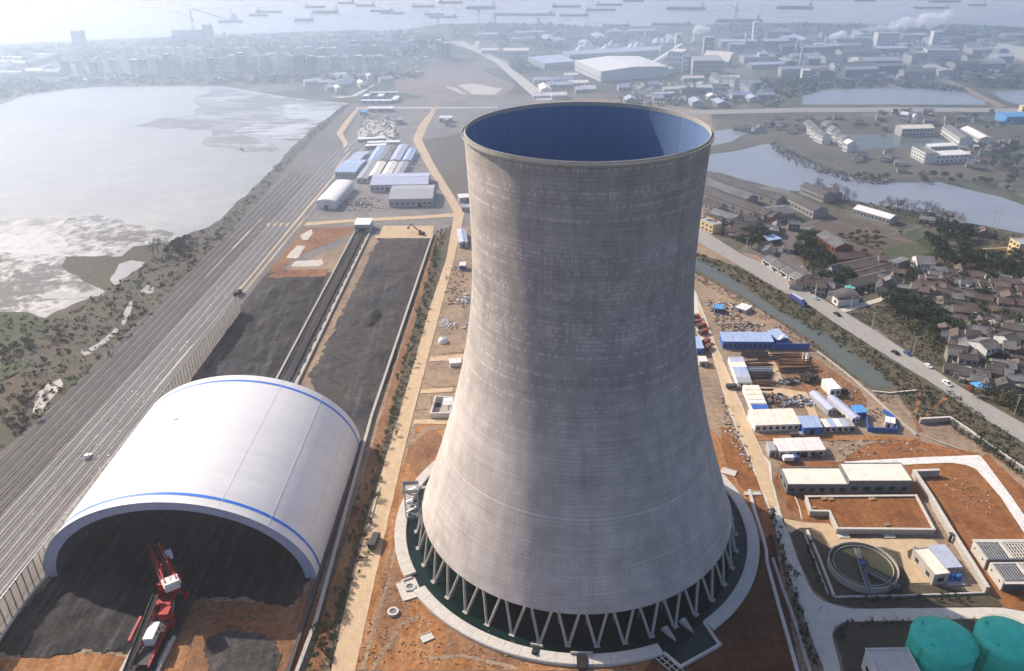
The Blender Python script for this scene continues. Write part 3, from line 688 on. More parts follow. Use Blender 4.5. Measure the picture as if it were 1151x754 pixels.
# ------------------------------------------------------------------ cooling tower
TX, TY = 22.94, 246.38
def shell_mat():
    B = NB('tower_concrete')
    tc = B.n('ShaderNodeTexCoord')
    sp = B.n('ShaderNodeSeparateXYZ'); B.l(tc.outputs['Object'], sp.inputs[0])
    x, y, z = sp.outputs
    ang = B.math('DIVIDE', B.math('ARCTAN2', y, x), 2 * math.pi)
    NP = 232
    pu = B.math('MULTIPLY', ang, NP); pv = B.math('DIVIDE', z, 1.3)
    fu, fv = B.math('FRACT', pu), B.math('FRACT', pv)
    iu, iv = B.math('FLOOR', pu), B.math('FLOOR', pv)
    cb = B.n('ShaderNodeCombineXYZ'); B.l(iu, cb.inputs[0]); B.l(iv, cb.inputs[1])
    wn = B.n('ShaderNodeTexWhiteNoise', noise_dimensions='2D'); B.l(cb.outputs[0], wn.inputs[0])
    wr = B.n('ShaderNodeTexWhiteNoise', noise_dimensions='1D'); B.l(iv, wr.inputs['W'])
    wc = B.n('ShaderNodeTexWhiteNoise', noise_dimensions='1D'); B.l(B.math('FLOOR', B.math('MULTIPLY', pu, .5)), wc.inputs['W'])
    # formwork seams
    su = B.math('LESS_THAN', fu, .10); sv = B.math('LESS_THAN', fv, .13)
    # upper shell is rougher cast: patchy panels
    up = B.val(z, 0, 1, 58, 84)
    rowpat = B.val(wr.outputs[0], 0, 1, .25, .75)
    stain0 = B.noise(tc.outputs['Object'], .12, 3, .6)
    # pale patches inside panels in the upper part
    inb = B.math('MULTIPLY', B.math('MULTIPLY', B.math('GREATER_THAN', fu, .25), B.math('GREATER_THAN', fv, .2)), B.math('GREATER_THAN', B.math('ADD', B.math('MULTIPLY', wn.outputs[0], .5), B.math('MULTIPLY', stain0, .9)), .74))
    patch = B.math('MULTIPLY', B.math('MULTIPLY', inb, rowpat), up)
    cyl = B.n('ShaderNodeCombineXYZ'); B.l(B.math('MULTIPLY', ang, 60), cyl.inputs[0]); B.l(B.math('MULTIPLY', z, .11), cyl.inputs[2])
    band = B.noise(cyl.outputs[0], .9, 5, .6)
    cy2 = B.n('ShaderNodeCombineXYZ'); B.l(B.math('MULTIPLY', ang, 9), cy2.inputs[0]); B.l(B.math('MULTIPLY', z, .45), cy2.inputs[2])
    band2 = B.noise(cy2.outputs[0], 1.0, 6, .65)
    cy3 = B.n('ShaderNodeCombineXYZ'); B.l(B.math('MULTIPLY', ang, 260), cy3.inputs[0]); B.l(B.math('MULTIPLY', z, .03), cy3.inputs[2])
    drip = B.noise(cy3.outputs[0], .8, 5, .65)
    stain = B.noise(tc.outputs['Object'], .045, 7, .6)
    f = B.math('MULTIPLY', B.val(band, .84, 1.14, .3, .7), B.val(band2, .89, 1.10, .3, .7))
    f = B.math('MULTIPLY', f, B.val(stain, .84, 1.14, .3, .7))
    f = B.math('MULTIPLY', f, B.val(drip, .93, 1.06, .3, .7))
    f = B.math('MULTIPLY', f, B.val(wn.outputs[0], .965, 1.03))
    f = B.math('MULTIPLY', f, B.val(wr.outputs[0], .965, 1.03))
    f = B.math('MULTIPLY', f, B.val(su, 1, .87)); f = B.math('MULTIPLY', f, B.val(sv, 1, .82))
    cy4 = B.n('ShaderNodeCombineXYZ'); B.l(B.math('MULTIPLY', ang, 14), cy4.inputs[0]); B.l(B.math('MULTIPLY', z, 1.5), cy4.inputs[2])
    f = B.math('MULTIPLY', f, B.val(B.noise(cy4.outputs[0], .8, 4, .6), .93, 1.06, .3, .7))
    f = B.math('MULTIPLY', f, B.math('ADD', 1.0, B.math('MULTIPLY', patch, .26)))
    # one pale construction joint ring
    ring = B.math('MULTIPLY', B.math('GREATER_THAN', z, 40.6), B.math('LESS_THAN', z, 41.4))
    f = B.math('ADD', f, B.math('MULTIPLY', ring, .18))
    col = B.mix(up, (.53, .465, .41), (.41, .36, .32))
    vm = B.n('ShaderNodeVectorMath', operation='SCALE'); B.l(col, vm.inputs[0]); B.l(f, vm.inputs['Scale'])
    B.l(vm.outputs[0], B.b.inputs['Base Color'])
    B.b.inputs['Roughness'].default_value = .9; B.b.inputs['Specular IOR Level'].default_value = .1
    bp = B.n('ShaderNodeBump'); bp.inputs['Strength'].default_value = .5; bp.inputs['Distance'].default_value = .08
    B.l(B.math('SUBTRACT', f, B.math('MULTIPLY', B.math('ADD', su, sv), .3)), bp.inputs['Height']); B.l(bp.outputs[0], B.b.inputs['Normal'])
    return B.mat
M_SHELL = shell_mat()
def lining_mat():
    B = NB('tower_lining')
    tc = B.n('ShaderNodeTexCoord'); sp = B.n('ShaderNodeSeparateXYZ'); B.l(tc.outputs['Object'], sp.inputs[0])
    ang = B.math('DIVIDE', B.math('ARCTAN2', sp.outputs[1], sp.outputs[0]), 2 * math.pi)
    cb = B.n('ShaderNodeCombineXYZ'); B.l(B.math('MULTIPLY', ang, 230), cb.inputs[0]); B.l(B.math('MULTIPLY', sp.outputs[2], .02), cb.inputs[2])
    d = B.noise(cb.outputs[0], .8, 5, .6)
    fu = B.math('LESS_THAN', B.math('FRACT', B.math('MULTIPLY', ang, 88)), .07)
    fv = B.math('LESS_THAN', B.math('FRACT', B.math('DIVIDE', sp.outputs[2], 2.9)), .06)
    f = B.math('MULTIPLY', B.val(d, .86, 1.13, .3, .7), B.math('MULTIPLY', B.val(fu, 1, .86), B.val(fv, 1, .9)))
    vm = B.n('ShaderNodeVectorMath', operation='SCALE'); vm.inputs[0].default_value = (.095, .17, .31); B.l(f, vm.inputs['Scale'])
    B.l(vm.outputs[0], B.b.inputs['Base Color']); B.b.inputs['Roughness'].default_value = .8
    return B.mat
M_LINING = lining_mat()

def shell_r(z):
    b = 79.6 if z < 112 else 141.0
    return 35.4 * math.sqrt(1 + ((112 - z) / b) ** 2)
tower = thing('cooling_tower', 'huge grey concrete hyperbolic cooling tower standing in its round water basin', 'cooling tower', (TX, TY, 0))
Z0, Z1 = 11.3, 148.6
mb = MB()
prof = []
nz = 95
for i in range(nz + 1):
    z = Z0 + (Z1 - Z0) * i / nz
    prof.append((shell_r(z), z))
    if i < nz: prof.append((shell_r(z + .12) - .05, z + .12))
mb.lathe(prof, 176)
mb.build('shell', M_SHELL, tower, smooth=True)
mb = MB()
prof = [(shell_r(Z0), Z0)] + [(shell_r(z) - (.9 if z < 30 else .45), z) for z in [Z0 + (Z1 - Z0) * i / 40 for i in range(41)]]
mb.lathe(prof[::-1], 128)
mb.build('lining', M_LINING, tower, smooth=True)
mb = MB()
mb.lathe([(36.1, 148.5), (36.75, 148.3), (37.2, 148.7), (37.2, 149.35), (37.05, 149.35), (37.05, 149.0), (36.3, 149.0), (36.3, 149.8), (36.1, 149.8)], 160, closed_prof=True)
rim = mb.build('rim', M_CONC, tower)
mb = MB()
for i in range(110):
    t = 2 * math.pi * i / 110
    c, s = math.cos(t), math.sin(t)
    mb.tube((37.12 * c, 37.12 * s, 149.3), (37.12 * c, 37.12 * s, 150.3), .03, 4)
mb.lathe([(37.15, 150.2), (37.09, 150.2), (37.09, 150.27), (37.15, 150.27)], 110, closed_prof=True)
mb.build('railing', M_STEEL, rim)
# V columns
NV = 41
mb = MB()
half = math.pi / NV
rt, rf = shell_r(Z0) - .35, 59.6
top = Vector((rt * math.cos(half * .76), rt * math.sin(half * .76), Z0 + .25))
ft = Vector((rf * math.cos(half * .045), rf * math.sin(half * .045), -.4))
mb.tube(ft, top, .52, 8, .48)
c0 = mb.build('column', M_CONC, tower, smooth=False)
mb = MB()
mb.tube(Vector((ft.x, -ft.y, ft.z)), Vector((top.x, -top.y, top.z)), .52, 8, .48)
c1 = mb.build('column', M_CONC, tower)
mb = MB(); mb.box((rf, 0, -.5), (2.2, 1.9, 1.1)); p0 = mb.build('footing', M_CONC, tower)
a0 = math.radians(270) + half * .6
for i in range(NV):
    for o in (c0, c1, p0):
        q = o if i == 0 else o.copy()
        if i: C.objects.link(q); q.parent = tower
        q.rotation_euler = (0, 0, a0 + i * 2 * half)
# inner fill pack and its posts
mb = MB(); mb.lathe([(0, 12.3), (55.3, 12.3), (55.3, 9.5), (0, 9.5)], 96, closed_prof=True); mb.build('fill_pack', M_DARK, tower)
mb = MB(); mb.tube((51.5, 0, -.4), (51.5, 0, 9.5), .32, 8); q0 = mb.build('fill_post', M_CONC_D, tower)
for i in range(36):
    q = q0 if i == 0 else q0.copy()
    if i: C.objects.link(q); q.parent = tower
    q.rotation_euler = (0, 0, i * math.pi / 18)
mb = MB(); mb.lathe([(0, -.4), (44, -.4), (44, 9.4), (0, 9.4)], 64, closed_prof=True); mb.build('fill_core', M_DARK, tower)

# basin
basin = thing('basin_wall', 'broad pale concrete ring wall of the round basin under the cooling tower', 'basin wall', (TX, TY, 0))
def ang(px, py, z=1.5):
    p = G(px, py, z); return math.atan2(p.y - TY, p.x - TX)
gap1 = (ang(452, 648), ang(470, 661)); gap2 = (ang(742, 727), ang(791.6, 698))
RI, RO = 63.6, 68.0
def arc_run(a, b, n):
    seg = (b - a) / n
    mb = MB(); mb.lathe([(RI, -1.0), (RO, -1.0), (RO, 1.2), (RO - .25, 1.5), (RI + .25, 1.5), (RI, 1.3)], 5, a0=0, a1=seg - .0012, closed_prof=True)
    o0 = mb.build('ring_segment', M_CONC_L, basin)
    for i in range(n):
        o = o0 if i == 0 else o0.copy()
        if i: C.objects.link(o); o.parent = basin
        o.rotation_euler = (0, 0, a + seg * i)
g1a, g1b = sorted(a % (2 * math.pi) for a in gap1); g2a, g2b = sorted(a % (2 * math.pi) for a in gap2)
arc_run(g1b, g2a, 16); arc_run(g2b, g1a + 2 * math.pi, 52)
sheetpts = [(TX + 65 * math.cos(t * math.pi / 60), TY + 65 * math.sin(t * math.pi / 60)) for t in range(120)]
bw = sheet('basin_water', sheetpts, M_BASIN, 20, world_pts=True); bw.location.z = .5
fb = [G(746.6, 733, 1.2), G(763, 747, 1.2), G(809, 724, 1.2), G(791.6, 699, 1.2)]
fb[1] = fb[0] + (fb[1] - fb[0]) * 1.12
mb = MB(); mb.wall([fb[0], fb[1], fb[2], fb[3]], .8, -1, 1.35); mb.build('forebay_wall', M_CONC_L, basin, world=True)
inn = [Vector((TX + 63 * math.cos(a), TY + 63 * math.sin(a), 0)) for a in (g2b, (g2a + g2b) / 2, g2a)]
fw = sheet('forebay_water', [(p.x, p.y) for p in fb + inn], M_BASIN, 20, world_pts=True); fw.location.z = .53
ch = [G(467, 660, 1.2), G(457, 663, 1.2), G(452, 652, 1.2), G(463, 648, 1.2)]
mb = MB(); mb.wall([ch[0], ch[1], ch[2], ch[3]], .6, -1, 1.2); mb.build('outlet_wall', M_CONC_L, basin, world=True)
cw = sheet('outlet_water', [(p.x, p.y) for p in ch] + [(TX + 63 * math.cos(a), TY + 63 * math.sin(a)) for a in (g1a, g1b)], M_BASIN, 20, world_pts=True); cw.location.z = .55
for (px, py, w) in ((654, 742, 3.2), (602, 730, 1.8)):
    t = thing('pipe_outlet', 'dark square inlet pit with splayed kerb on the front of the basin ring' if w > 2 else 'small dark valve pit on the basin ring left of the square inlet', 'inlet pit', G(px, py, 1.5))
    t.rotation_euler = (0, 0, ang(px, py) + math.pi / 2)
    piece('pit_box', M_DARK, t, (0, -.6, 0), (w, w * 1.4, .5)); piece('kerb', M_CONC, t, (0, w * .75, 0), (w * 2.2, .5, .9)); piece('pipe', M_RUBBER, t, (0, -w * .9, -.6), (w * .7, w * .5, 1.6))
for (px, py) in ((752, 713), (772, 704)):
    t = thing('flow_splitter', 'pale wedge-shaped concrete pier in the forebay below the tower columns, %s of two' % ('left one' if px < 760 else 'right one'), 'pier', G(px, py, .5))
    d = (G(px + 6, py + 8, .5) - G(px - 5, py - 4, .5)).normalized()
    n = Vector((-d.y, d.x, 0))
    mb = MB(); mb.prism([(p.x, p.y) for p in (d * 3.4, n * 1.3 - d * 2.6, -n * 1.3 - d * 2.6)], -.6, 1.1); mb.build('pier_block', M_CONC, t)
    piece('cap', M_CONC_L, t, tuple(-d * 1.9 + Vector((0, 0, 1.1))), (1.2, 1.2, .25))
# steel grating panel by the forebay
t = thing('trash_rack', 'black grid of steel trash rack panels beside the forebay of the basin', 'grating', G(752, 748, .0))
d = (fb[1] - fb[0]).normalized(); yw = math.atan2(d.y, d.x)
t.rotation_euler = (0, 0, yw)
piece('pad', M_DARK, t, (0, 0, .4), (11, 3.4, .12))
for i in range(6): piece('bar', M_CONC_L, t, (-5 + i * 2, 0, .5), (.25, 3.4, .25))
for j in range(3): piece('bar', M_CONC_L, t, (0, -1.6 + 1.6 * j, .52), (11, .22, .25))
# scaffold stair tower
sc = thing('scaffold_tower', 'grey steel scaffold stair tower standing at the left edge of the basin', 'scaffold', G(464, 580, 0), math.radians(5))
for x in (-2.4, 2.4):
    for y in (-2.4, 2.4):
        mb = MB(); mb.tube((x, y, -.5), (x, y, 13.5), .16, 6); mb.build('post', M_STEEL, sc)
for k in range(6):
    z = 1.5 + k * 2.3
    mb = MB()
    for a, b in (((-2.4, -2.4), (2.4, -2.4)), ((2.4, -2.4), (2.4, 2.4)), ((2.4, 2.4), (-2.4, 2.4)), ((-2.4, 2.4), (-2.4, -2.4))):
        mb.tube((*a, z), (*b, z), .11, 5)
        mb.tube((*a, z), (*b, z + 2.0), .09, 5)
    mb.build('brace', M_STEEL, sc)
    mb = MB(); s = 1 if k % 2 else -1
    mb.beam((-2 * s, -1.6, z), (2 * s, -1.6, z + 2.2), .9, .15); mb.build('stair_flight', M_STEEL, sc)
piece('platform', M_CONC, sc, (0, 0, 13.4), (6.2, 5.6, .3))
mb = MB(); mb.wall([(-3, -2.7), (3, -2.7), (3, 2.7), (-3, 2.7)], .12, 13.7, 14.8, closed=True); mb.build('guard_rail', M_STEEL, sc)
mb = MB(); mb.beam((2.5, 0, 13.4), (13, 0, 13.4), 1.4, .4); mb.build('footbridge', M_STEEL, sc)
# slabs on the soil near the basin
for (px, py, w, l, yw, lb) in ((480, 717, 4, 3, .5, 'pale square slab lying on the orange soil below the basin'), (819, 531, 6, 4, -.5, 'pale flat slab at the right shoulder of the tower beside the basin'), (846, 555, 6.5, 2.2, 0, 'pale slab bridging the channel right of the basin'), (460, 663, 7, 9, .4, 'concrete apron around the outlet left of the basin')):
    t = thing('concrete_slab', lb, 'slab', G(px, py, .25), yw)
    piece('slab_top', M_CONC_L, t, (0, 0, .1), (w, l, .35)); piece('edge_curb', M_CONC, t, (0, l / 2, .1), (w, .3, .5))
for (px, py, lb) in ((461, 661, 'round concrete manhole on the apron left of the basin outlet'), (442, 689, 'round grey manhole standing in orange soil left of the basin')):
    t = thing('manhole', lb, 'manhole', G(px, py, .25))
    mb = MB(); mb.lathe([(1.9, 0), (1.9, 1.0), (1.2, 1.0), (1.2, .2)], 20); mb.build('collar', M_CONC_L, t)
    mb = MB(); mb.lathe([(1.2, .7), (0, .75)], 16); mb.build('cover', M_CONC_D, t)

# ------------------------------------------------------------------ coal storage shed
shed = thing('coal_shed', 'long white barrel-vaulted coal shed with blue stripes near both open ends', 'storage shed', (-117.3, 219, 0), math.radians(-1.6))
A_, B_ = 48.2, 34.0; LEN = 83.0
def ell(a, b, n=72, t0=-.04, t1=math.pi + .04):
    return [(a * math.cos(t0 + (t1 - t0) * i / n), b * math.sin(t0 + (t1 - t0) * i / n)) for i in range(n + 1)]
def vault(mb, a, b, y0, y1, ny=1, flip=False, n=72):
    e = ell(a, b, n); m = len(e)
    vs = [(x, y0 + (y1 - y0) * j / ny, z) for j in range(ny + 1) for x, z in e]
    fs = []
    for j in range(ny):
        for i in range(m - 1):
            q = (j * m + i, j * m + i + 1, (j + 1) * m + i + 1, (j + 1) * m + i)
            fs.append(q if not flip else q[::-1])
    mb.add(vs, fs)
def roof_mat():
    B = NB('shed_sheet_metal')
    tc = B.n('ShaderNodeTexCoord'); sp = B.n('ShaderNodeSeparateXYZ'); B.l(tc.outputs['Object'], sp.inputs[0])
    a = B.math('ARCTAN2', B.math('MULTIPLY', sp.outputs[2], 1.35), sp.outputs[0])
    rib = B.math('LESS_THAN', B.math('FRACT', B.math('MULTIPLY', sp.outputs[1], .5)), .12)
    purl = B.math('LESS_THAN', B.math('FRACT', B.math('MULTIPLY', a, 9 / math.pi)), .018)
    cb = B.n('ShaderNodeCombineXYZ'); B.l(B.math('MULTIPLY', sp.outputs[1], .12), cb.inputs[0]); B.l(B.math('MULTIPLY', a, 1.2), cb.inputs[1])
    n = B.noise(cb.outputs[0], 1.2, 6, .65)
    cb2 = B.n('ShaderNodeCombineXYZ'); B.l(B.math('MULTIPLY', sp.outputs[1], .9), cb2.inputs[0]); B.l(B.math('MULTIPLY', a, .5), cb2.inputs[1])
    n2 = B.noise(cb2.outputs[0], 1.5, 5, .6)
    f = B.math('MULTIPLY', B.val(n, .90, 1.04, .3, .7), B.val(n2, .95, 1.03, .3, .7))
    f = B.math('MULTIPLY', f, B.math('MULTIPLY', B.val(rib, 1, .95), B.val(purl, 1, .96)))
    vm = B.n('ShaderNodeVectorMath', operation='SCALE'); vm.inputs[0].default_value = (.72, .71, .69); B.l(f, vm.inputs['Scale'])
    B.l(vm.outputs[0], B.b.inputs['Base Color']); B.b.inputs['Roughness'].default_value = .42; B.b.inputs['Specular IOR Level'].default_value = .45
    return B.mat
mb = MB(); vault(mb, A_, B_, 0, LEN, 8); mb.build('roof_shell', roof_mat(), shed, smooth=True)
mb = MB(); vault(mb, A_ - 4.2, B_ - 3.4, .02, LEN - .02, 2, flip=True); mb.build('inner_lining', M_WALLD, shed, smooth=True)
for y, nm in ((0.0, 'end_frame'), (LEN, 'end_frame')):
    e1, e2 = ell(A_, B_), ell(A_ - 4.2, B_ - 3.4); m = len(e1)
    mb = MB()
    mb.add([(x, y, z) for x, z in e1] + [(x, y, z) for x, z in e2], [((i, i + 1, m + i + 1, m + i) if y > 1 else (i + 1, i, m + i, m + i + 1)) for i in range(m - 1)])
    fr = mb.build(nm, M_LILAC, shed)
    if y == 0: mb = MB(); vault(mb, A_ + .06, B_ + .06, -.35, .12); mb.build('edge_flashing', M_WHITE, fr, smooth=True)
for y in (3.6, LEN - 5.2):
    mb = MB(); vault(mb, A_ + .07, B_ + .07, y, y + 1.35); mb.build('blue_stripe', pmat('stripe_blue', (.03, .17, .62), .45, .06), shed, smooth=True)
for k in range(1, 8):
    a = math.pi * k / 8; x, z = (A_ + .05) * math.cos(a), (B_ + .05) * math.sin(a)
    piece('roof_seam', M_WHITE, shed, (x, LEN / 2, z - .11), (.10, LEN - .2, .125), rot=(0, -(a - math.pi / 2) * .8, 0))
for (a, y) in ((1.9, 52),):
    x, z = (A_ + .08) * math.cos(a), (B_ + .08) * math.sin(a)
    piece('roof_hatch', M_LILAC, shed, (x, y, z - .1), (1.6, .9, .35), rot=(0, -(a - math.pi / 2) * .8, 0))
for k in range(9):
    mb = MB(); y = 4 + k * 9.4
    e1, e2 = ell(A_ - 4.3, B_ - 3.5, 28), ell(A_ - 5.1, B_ - 4.2, 28); m = len(e1)
    mb.add([(x, y, z) for x, z in e1] + [(x, y, z) for x, z in e2], [(i + 1, i, m + i, m + i + 1) for i in range(m - 1)])
    mb.add([(x, y + .5, z) for x, z in e2] + [(x, y, z) for x, z in e2], [(i + 1, i, m + i, m + i + 1) for i in range(m - 1)])
    mb.build('arch_rib', M_DSTEEL, shed)
for s in (-1, 1): piece('base_beam', M_CONC_D, shed, (s * (A_ - 2.1), LEN / 2, -.3), (4.6, LEN - .6, .9))

# ------------------------------------------------------------------ stacker track through the coal yard
def cy(y): return -116.0 + (y - 179.0) * .026       # centre line of the stacker track
tr = thing('conveyor_track', 'long stacker rail track and belt conveyor running through the coal yard', 'conveyor track', (cy(360), 360, 0), -.026)
Y0, Y1 = -200, 206
piece('track_slab', M_COALDUST, tr, (0, (Y0 + Y1) / 2, .1), (11.6, Y1 - Y0, .5))
for x in (-5.6, 5.6):      # the kerbs are much darker inside the shed and its mouth
    for (q0, q1, m_) in ((Y0, -168, M_CONC_L), (-168, -56, M_COALDUST), (-56, Y1, M_CONC)): piece('kerb', m_, tr, (x, (q0 + q1) / 2, .1), (1.0, q1 - q0, 1.25))
for x in (-3.6, 3.6): piece('rail', M_DSTEEL, tr, (x, (Y0 + Y1) / 2, .6), (.4, Y1 - Y0, .35))
piece('belt', M_RUBBER, tr, (0, (Y0 + Y1) / 2, 1.3), (1.9, Y1 - Y0, .12))
for x in (-1.25, 1.25): piece('belt_frame', M_DSTEEL, tr, (x, (Y0 + Y1) / 2, .9), (.3, Y1 - Y0, .55))
for k in range(68): piece('cross_beam', M_DSTEEL, tr, (0, Y0 + 3 + k * 6, .6), (3.4, .4, .7))
for k in range(34): piece('walkway_slab', M_COALDUST if 2 < k < 12 else M_CONC, tr, (4.6, Y0 + 2 + k * 12, .6), (.9, 7.0 + (k % 3), .2))  # slabs take the darker colour along the shed stretch too
# transfer house
th = thing('transfer_house', 'small grey conveyor transfer house with a bright white flat roof', 'conveyor house', G(399, 262), -.02)
L = (G(416, 262) - G(399, 262)).length
piece('wall', M_WALLG, th, (L / 2, 7, 0), (L, 13, 6)); piece('roof', M_WHITE, th, (L / 2, 7, 6), (L + .8, 14, .5))
piece('door', M_DARK, th, (L / 2, .45, 0), (5, .3, 3.6))
for x in (1.6, L - 1.6): piece('window', M_GLASS, th, (x, .46, 2.6), (1.4, .16, 1.2))

# ------------------------------------------------------------------ stacker reclaimer (red)
st = thing('stacker_reclaimer', 'red bucket-wheel stacker reclaimer with white counterweight in the shed mouth', 'stacker', (cy(203), 203, .9), -.026)
def SL(v):       # world -> local
    d = Vector(v) - Vector((cy(203), 203, .9)); c, s = math.cos(.026), math.sin(.026)
    return Vector((d.x * c - d.y * s, d.x * s + d.y * c, d.z))
for x in (-3.6, 3.6):
    for y in (-6, 6):
        mb = MB(); mb.beam((x, y, 1.2), (x * .6, y * .55, 6.4), .7); mb.build('gantry_leg', M_RED, st)
        bg = MB(); bg.box((x, y, .1), (.7, 3.4, 1.1)); b = bg.build('bogie', M_RED, st)
        for dy in (-1, 1):
            w = MB(); w.tube((x - .3, y + dy, .35), (x + .3, y + dy, .35), .42, 10); w.build('wheel', M_DSTEEL, b)
mb = MB(); mb.box((0, 0, 6.2), (6.2, 8.4, .9)); mb.build('portal', M_RED, st)
mb = MB(); mb.lathe([(2.3, 7.1), (2.3, 8.1)], 20); mb.build('slew_ring', M_DSTEEL, st)
p_cw, p_tip = SL(G(192, 655, 14.5)), SL(G(174, 615, 13.5))
piv = p_cw.lerp(p_tip, .22)
mb = MB(); mb.prism([(piv.x - 2.6, piv.y - 2.8), (piv.x + 2.6, piv.y - 2.8), (piv.x + 2.6, piv.y + 2.8), (piv.x - 2.6, piv.y + 2.8)], 8.1, 11.6); mb.build('slew_platform', M_RED, st)
d = (p_tip - p_cw).normalized(); n = Vector((d.y, -d.x, 0)).normalized()
a, b = p_cw - d * 1.5, p_tip
for s in (-1.75, 1.75):
    mb = MB(); mb.beam(a + n * s, b + n * s * .9, .55, .55); mb.build('boom_chord', M_RED, st)
    mb = MB(); mb.beam(a + n * s + Vector((0, 0, 2.3)), b + n * s * .9 + Vector((0, 0, 1.5)), .4, .4); mb.build('boom_chord', M_RED, st)
K = 14; Lb = (b - a).length
for k in range(K):
    p, q = a + d * (Lb * k / K), a + d * (Lb * (k + 1) / K)
    mb = MB()
    mb.beam(p - n * 1.75, p + n * 1.75, .3); mb.beam(p - n * 1.75, q + n * 1.75, .24)
    for s in (-1.75, 1.75):
        mb.beam(p + n * s, p + n * s + Vector((0, 0, 2.2)), .22); mb.beam(p + n * s + Vector((0, 0, 2.2)), q + n * s, .22)
    mb.build('boom_lattice', M_RED, st)
mb = MB(); mb.beam(a + Vector((0, 0, .35)), b + d * 1 + Vector((0, 0, .35)), 1.5, .14); mb.build('boom_belt', M_RUBBER, st)
mb = MB(); mb.tube(b + d * .6 - n * 1.9, b + d * .6 + n * 1.9, .7, 12); mb.build('head_pulley', M_DSTEEL, st)
yb = math.atan2(d.y, d.x)
mb = MB(); mb.box(tuple(p_cw - d * 1.0 + Vector((0, 0, -.9))), (3.6, 4.6, 3.0), yb); mb.build('counterweight', M_WHITEROOF, st)
for s in (-2.5, 2.5):
    mb = MB(); mb.beam(p_cw - d * 3.4 + n * s + Vector((0, 0, 1.2)), p_cw + d * 1.6 + n * s + Vector((0, 0, 1.2)), .35); mb.build('counterweight_rail', M_CONC_L, st)
cbp = SL(G(189, 624, 14))
mb = MB(); mb.box(tuple(cbp + Vector((0, 0, -1))), (2.6, 2.6, 2.4), yb); cabp = mb.build('operator_cab', M_WHITE, st)
mb = MB(); mb.box(tuple(cbp + d * 1.33 + Vector((0, 0, -.2))), (.08, 2.2, 1.3), yb); mb.build('cab_window', M_GLASS, cabp)
mast = piv + Vector((0, 0, 8.0))
for s in (-1.5, 1.5):
    mb = MB(); mb.beam(piv + n * s + Vector((0, 0, -2)), mast.lerp(piv, .35) + n * s * .6, .45); mb.build('mast_leg', M_RED, st)
mm = mast.lerp(piv, .35)
for q in (a, b):
    mb = MB(); mb.tube(mm, q + Vector((0, 0, 2 if q is a else 1.4)), .09, 5); mb.build('tie_rod', M_DSTEEL, st)
def pos(px, py, z): return SL(G(px, py, z))
wb = pos(171, 712, 5.5)
mb = MB(); mb.box((wb.x, wb.y, 3.0), (3.1, 7.0, 3.0), .05); eh = mb.build('electric_house', M_WHITEROOF, st)
for k in range(3):
    mb = MB(); mb.box((wb.x + 1.57, wb.y - 2 + 2 * k, 4.2), (.06, 1.0, .8), .05); mb.build('vent', M_GLASS, eh)
rb = pos(186, 690, 6)
mb = MB(); mb.box((rb.x, rb.y, 4.2), (3.2, 3.6, 2.6), .05); mb.build('winch_house', M_RED, st)
mb = MB(); mb.box((0.6, -14, 1.9), (5.6, 20, .35)); mb.build('trailer_deck', M_DSTEEL, st)
for x in (-2.3, 3.4):
    mb = MB(); mb.beam((x, -25, 2.3), (x, -4, 2.6), .4); mb.beam((x, -25, 3.4), (x, -4, 3.7), .14)
    for k in range(8): mb.beam((x, -25 + 3 * k, 2.3), (x, -25 + 3 * k, 3.5), .14)
    mb.build('side_girder', M_DSTEEL if x < 0 else M_RED, st)
mb = MB(); mb.beam((-2.9, -27, 1.6), (-2.0, -2, 9.2), 1.6, .25); tp = mb.build('tripper_belt', M_RUBBER, st)
for s in (-.95, .95):
    mb = MB(); mb.beam((-2.9 + s, -27, 1.8), (-2.0 + s, -2, 9.4), .28, .5); mb.build('tripper_girder', M_DSTEEL, st)
for k in range(4):
    y = -22 + 5.5 * k; z = 1.6 + (y + 27) * .304
    for s in (-.95, .95):
        mb = MB(); mb.beam((-2.6 + s, y, 1.2), (-2.6 + s, y, z), .3); mb.build('trestle_leg', M_RED, st)
rp = pos(152, 707, 3)
mb = MB(); mb.beam(rp + Vector((-.2, -4.5, -.5)), rp + Vector((.2, 4.5, .7)), .8, .9); mb.build('cable_reel_arm', M_RED, st)
for s_ in (-2.3, 2.3):      # walkways with rails along the boom
    mb = MB(); mb.beam(a + d * 3 + n * s_ + Vector((0, 0, .4)), b - d * 2 + n * s_ + Vector((0, 0, .3)), .7, .08); wk = mb.build('boom_walkway', M_DSTEEL, st)
    mb = MB(); mb.beam(a + d * 3 + n * s_ * 1.14 + Vector((0, 0, 1.4)), b - d * 2 + n * s_ * 1.14 + Vector((0, 0, 1.3)), .08)
    for k in range(12): q = a + d * (3 + k * (Lb - 5) / 11) + n * s_ * 1.14; mb.beam(q + Vector((0, 0, .4)), q + Vector((0, 0, 1.4)), .06)
    mb.build('handrail', M_RED, wk)
for k in range(9):
    q = a + d * (2 + k * (Lb - 3) / 8); mb = MB(); mb.tube(q - n * .8 + Vector((0, 0, .15)), q + n * .8 + Vector((0, 0, .15)), .12, 6); mb.build('idler', M_STEEL, st)
for k in range(6):
    mb = MB(); mb.beam((2.9, -6 + .8 * k, 1.0 + k * .85), (2.9, -5.2 + .8 * k, 1.9 + k * .85), 1.0, .12); mb.build('stair_flight', M_STEEL, st)
piece('bucket_wheel_frame', M_RED, st, (b + d * -1.2 + Vector((0, 0, -1.0)))[:], (2.2, 3.4, .5), yb)

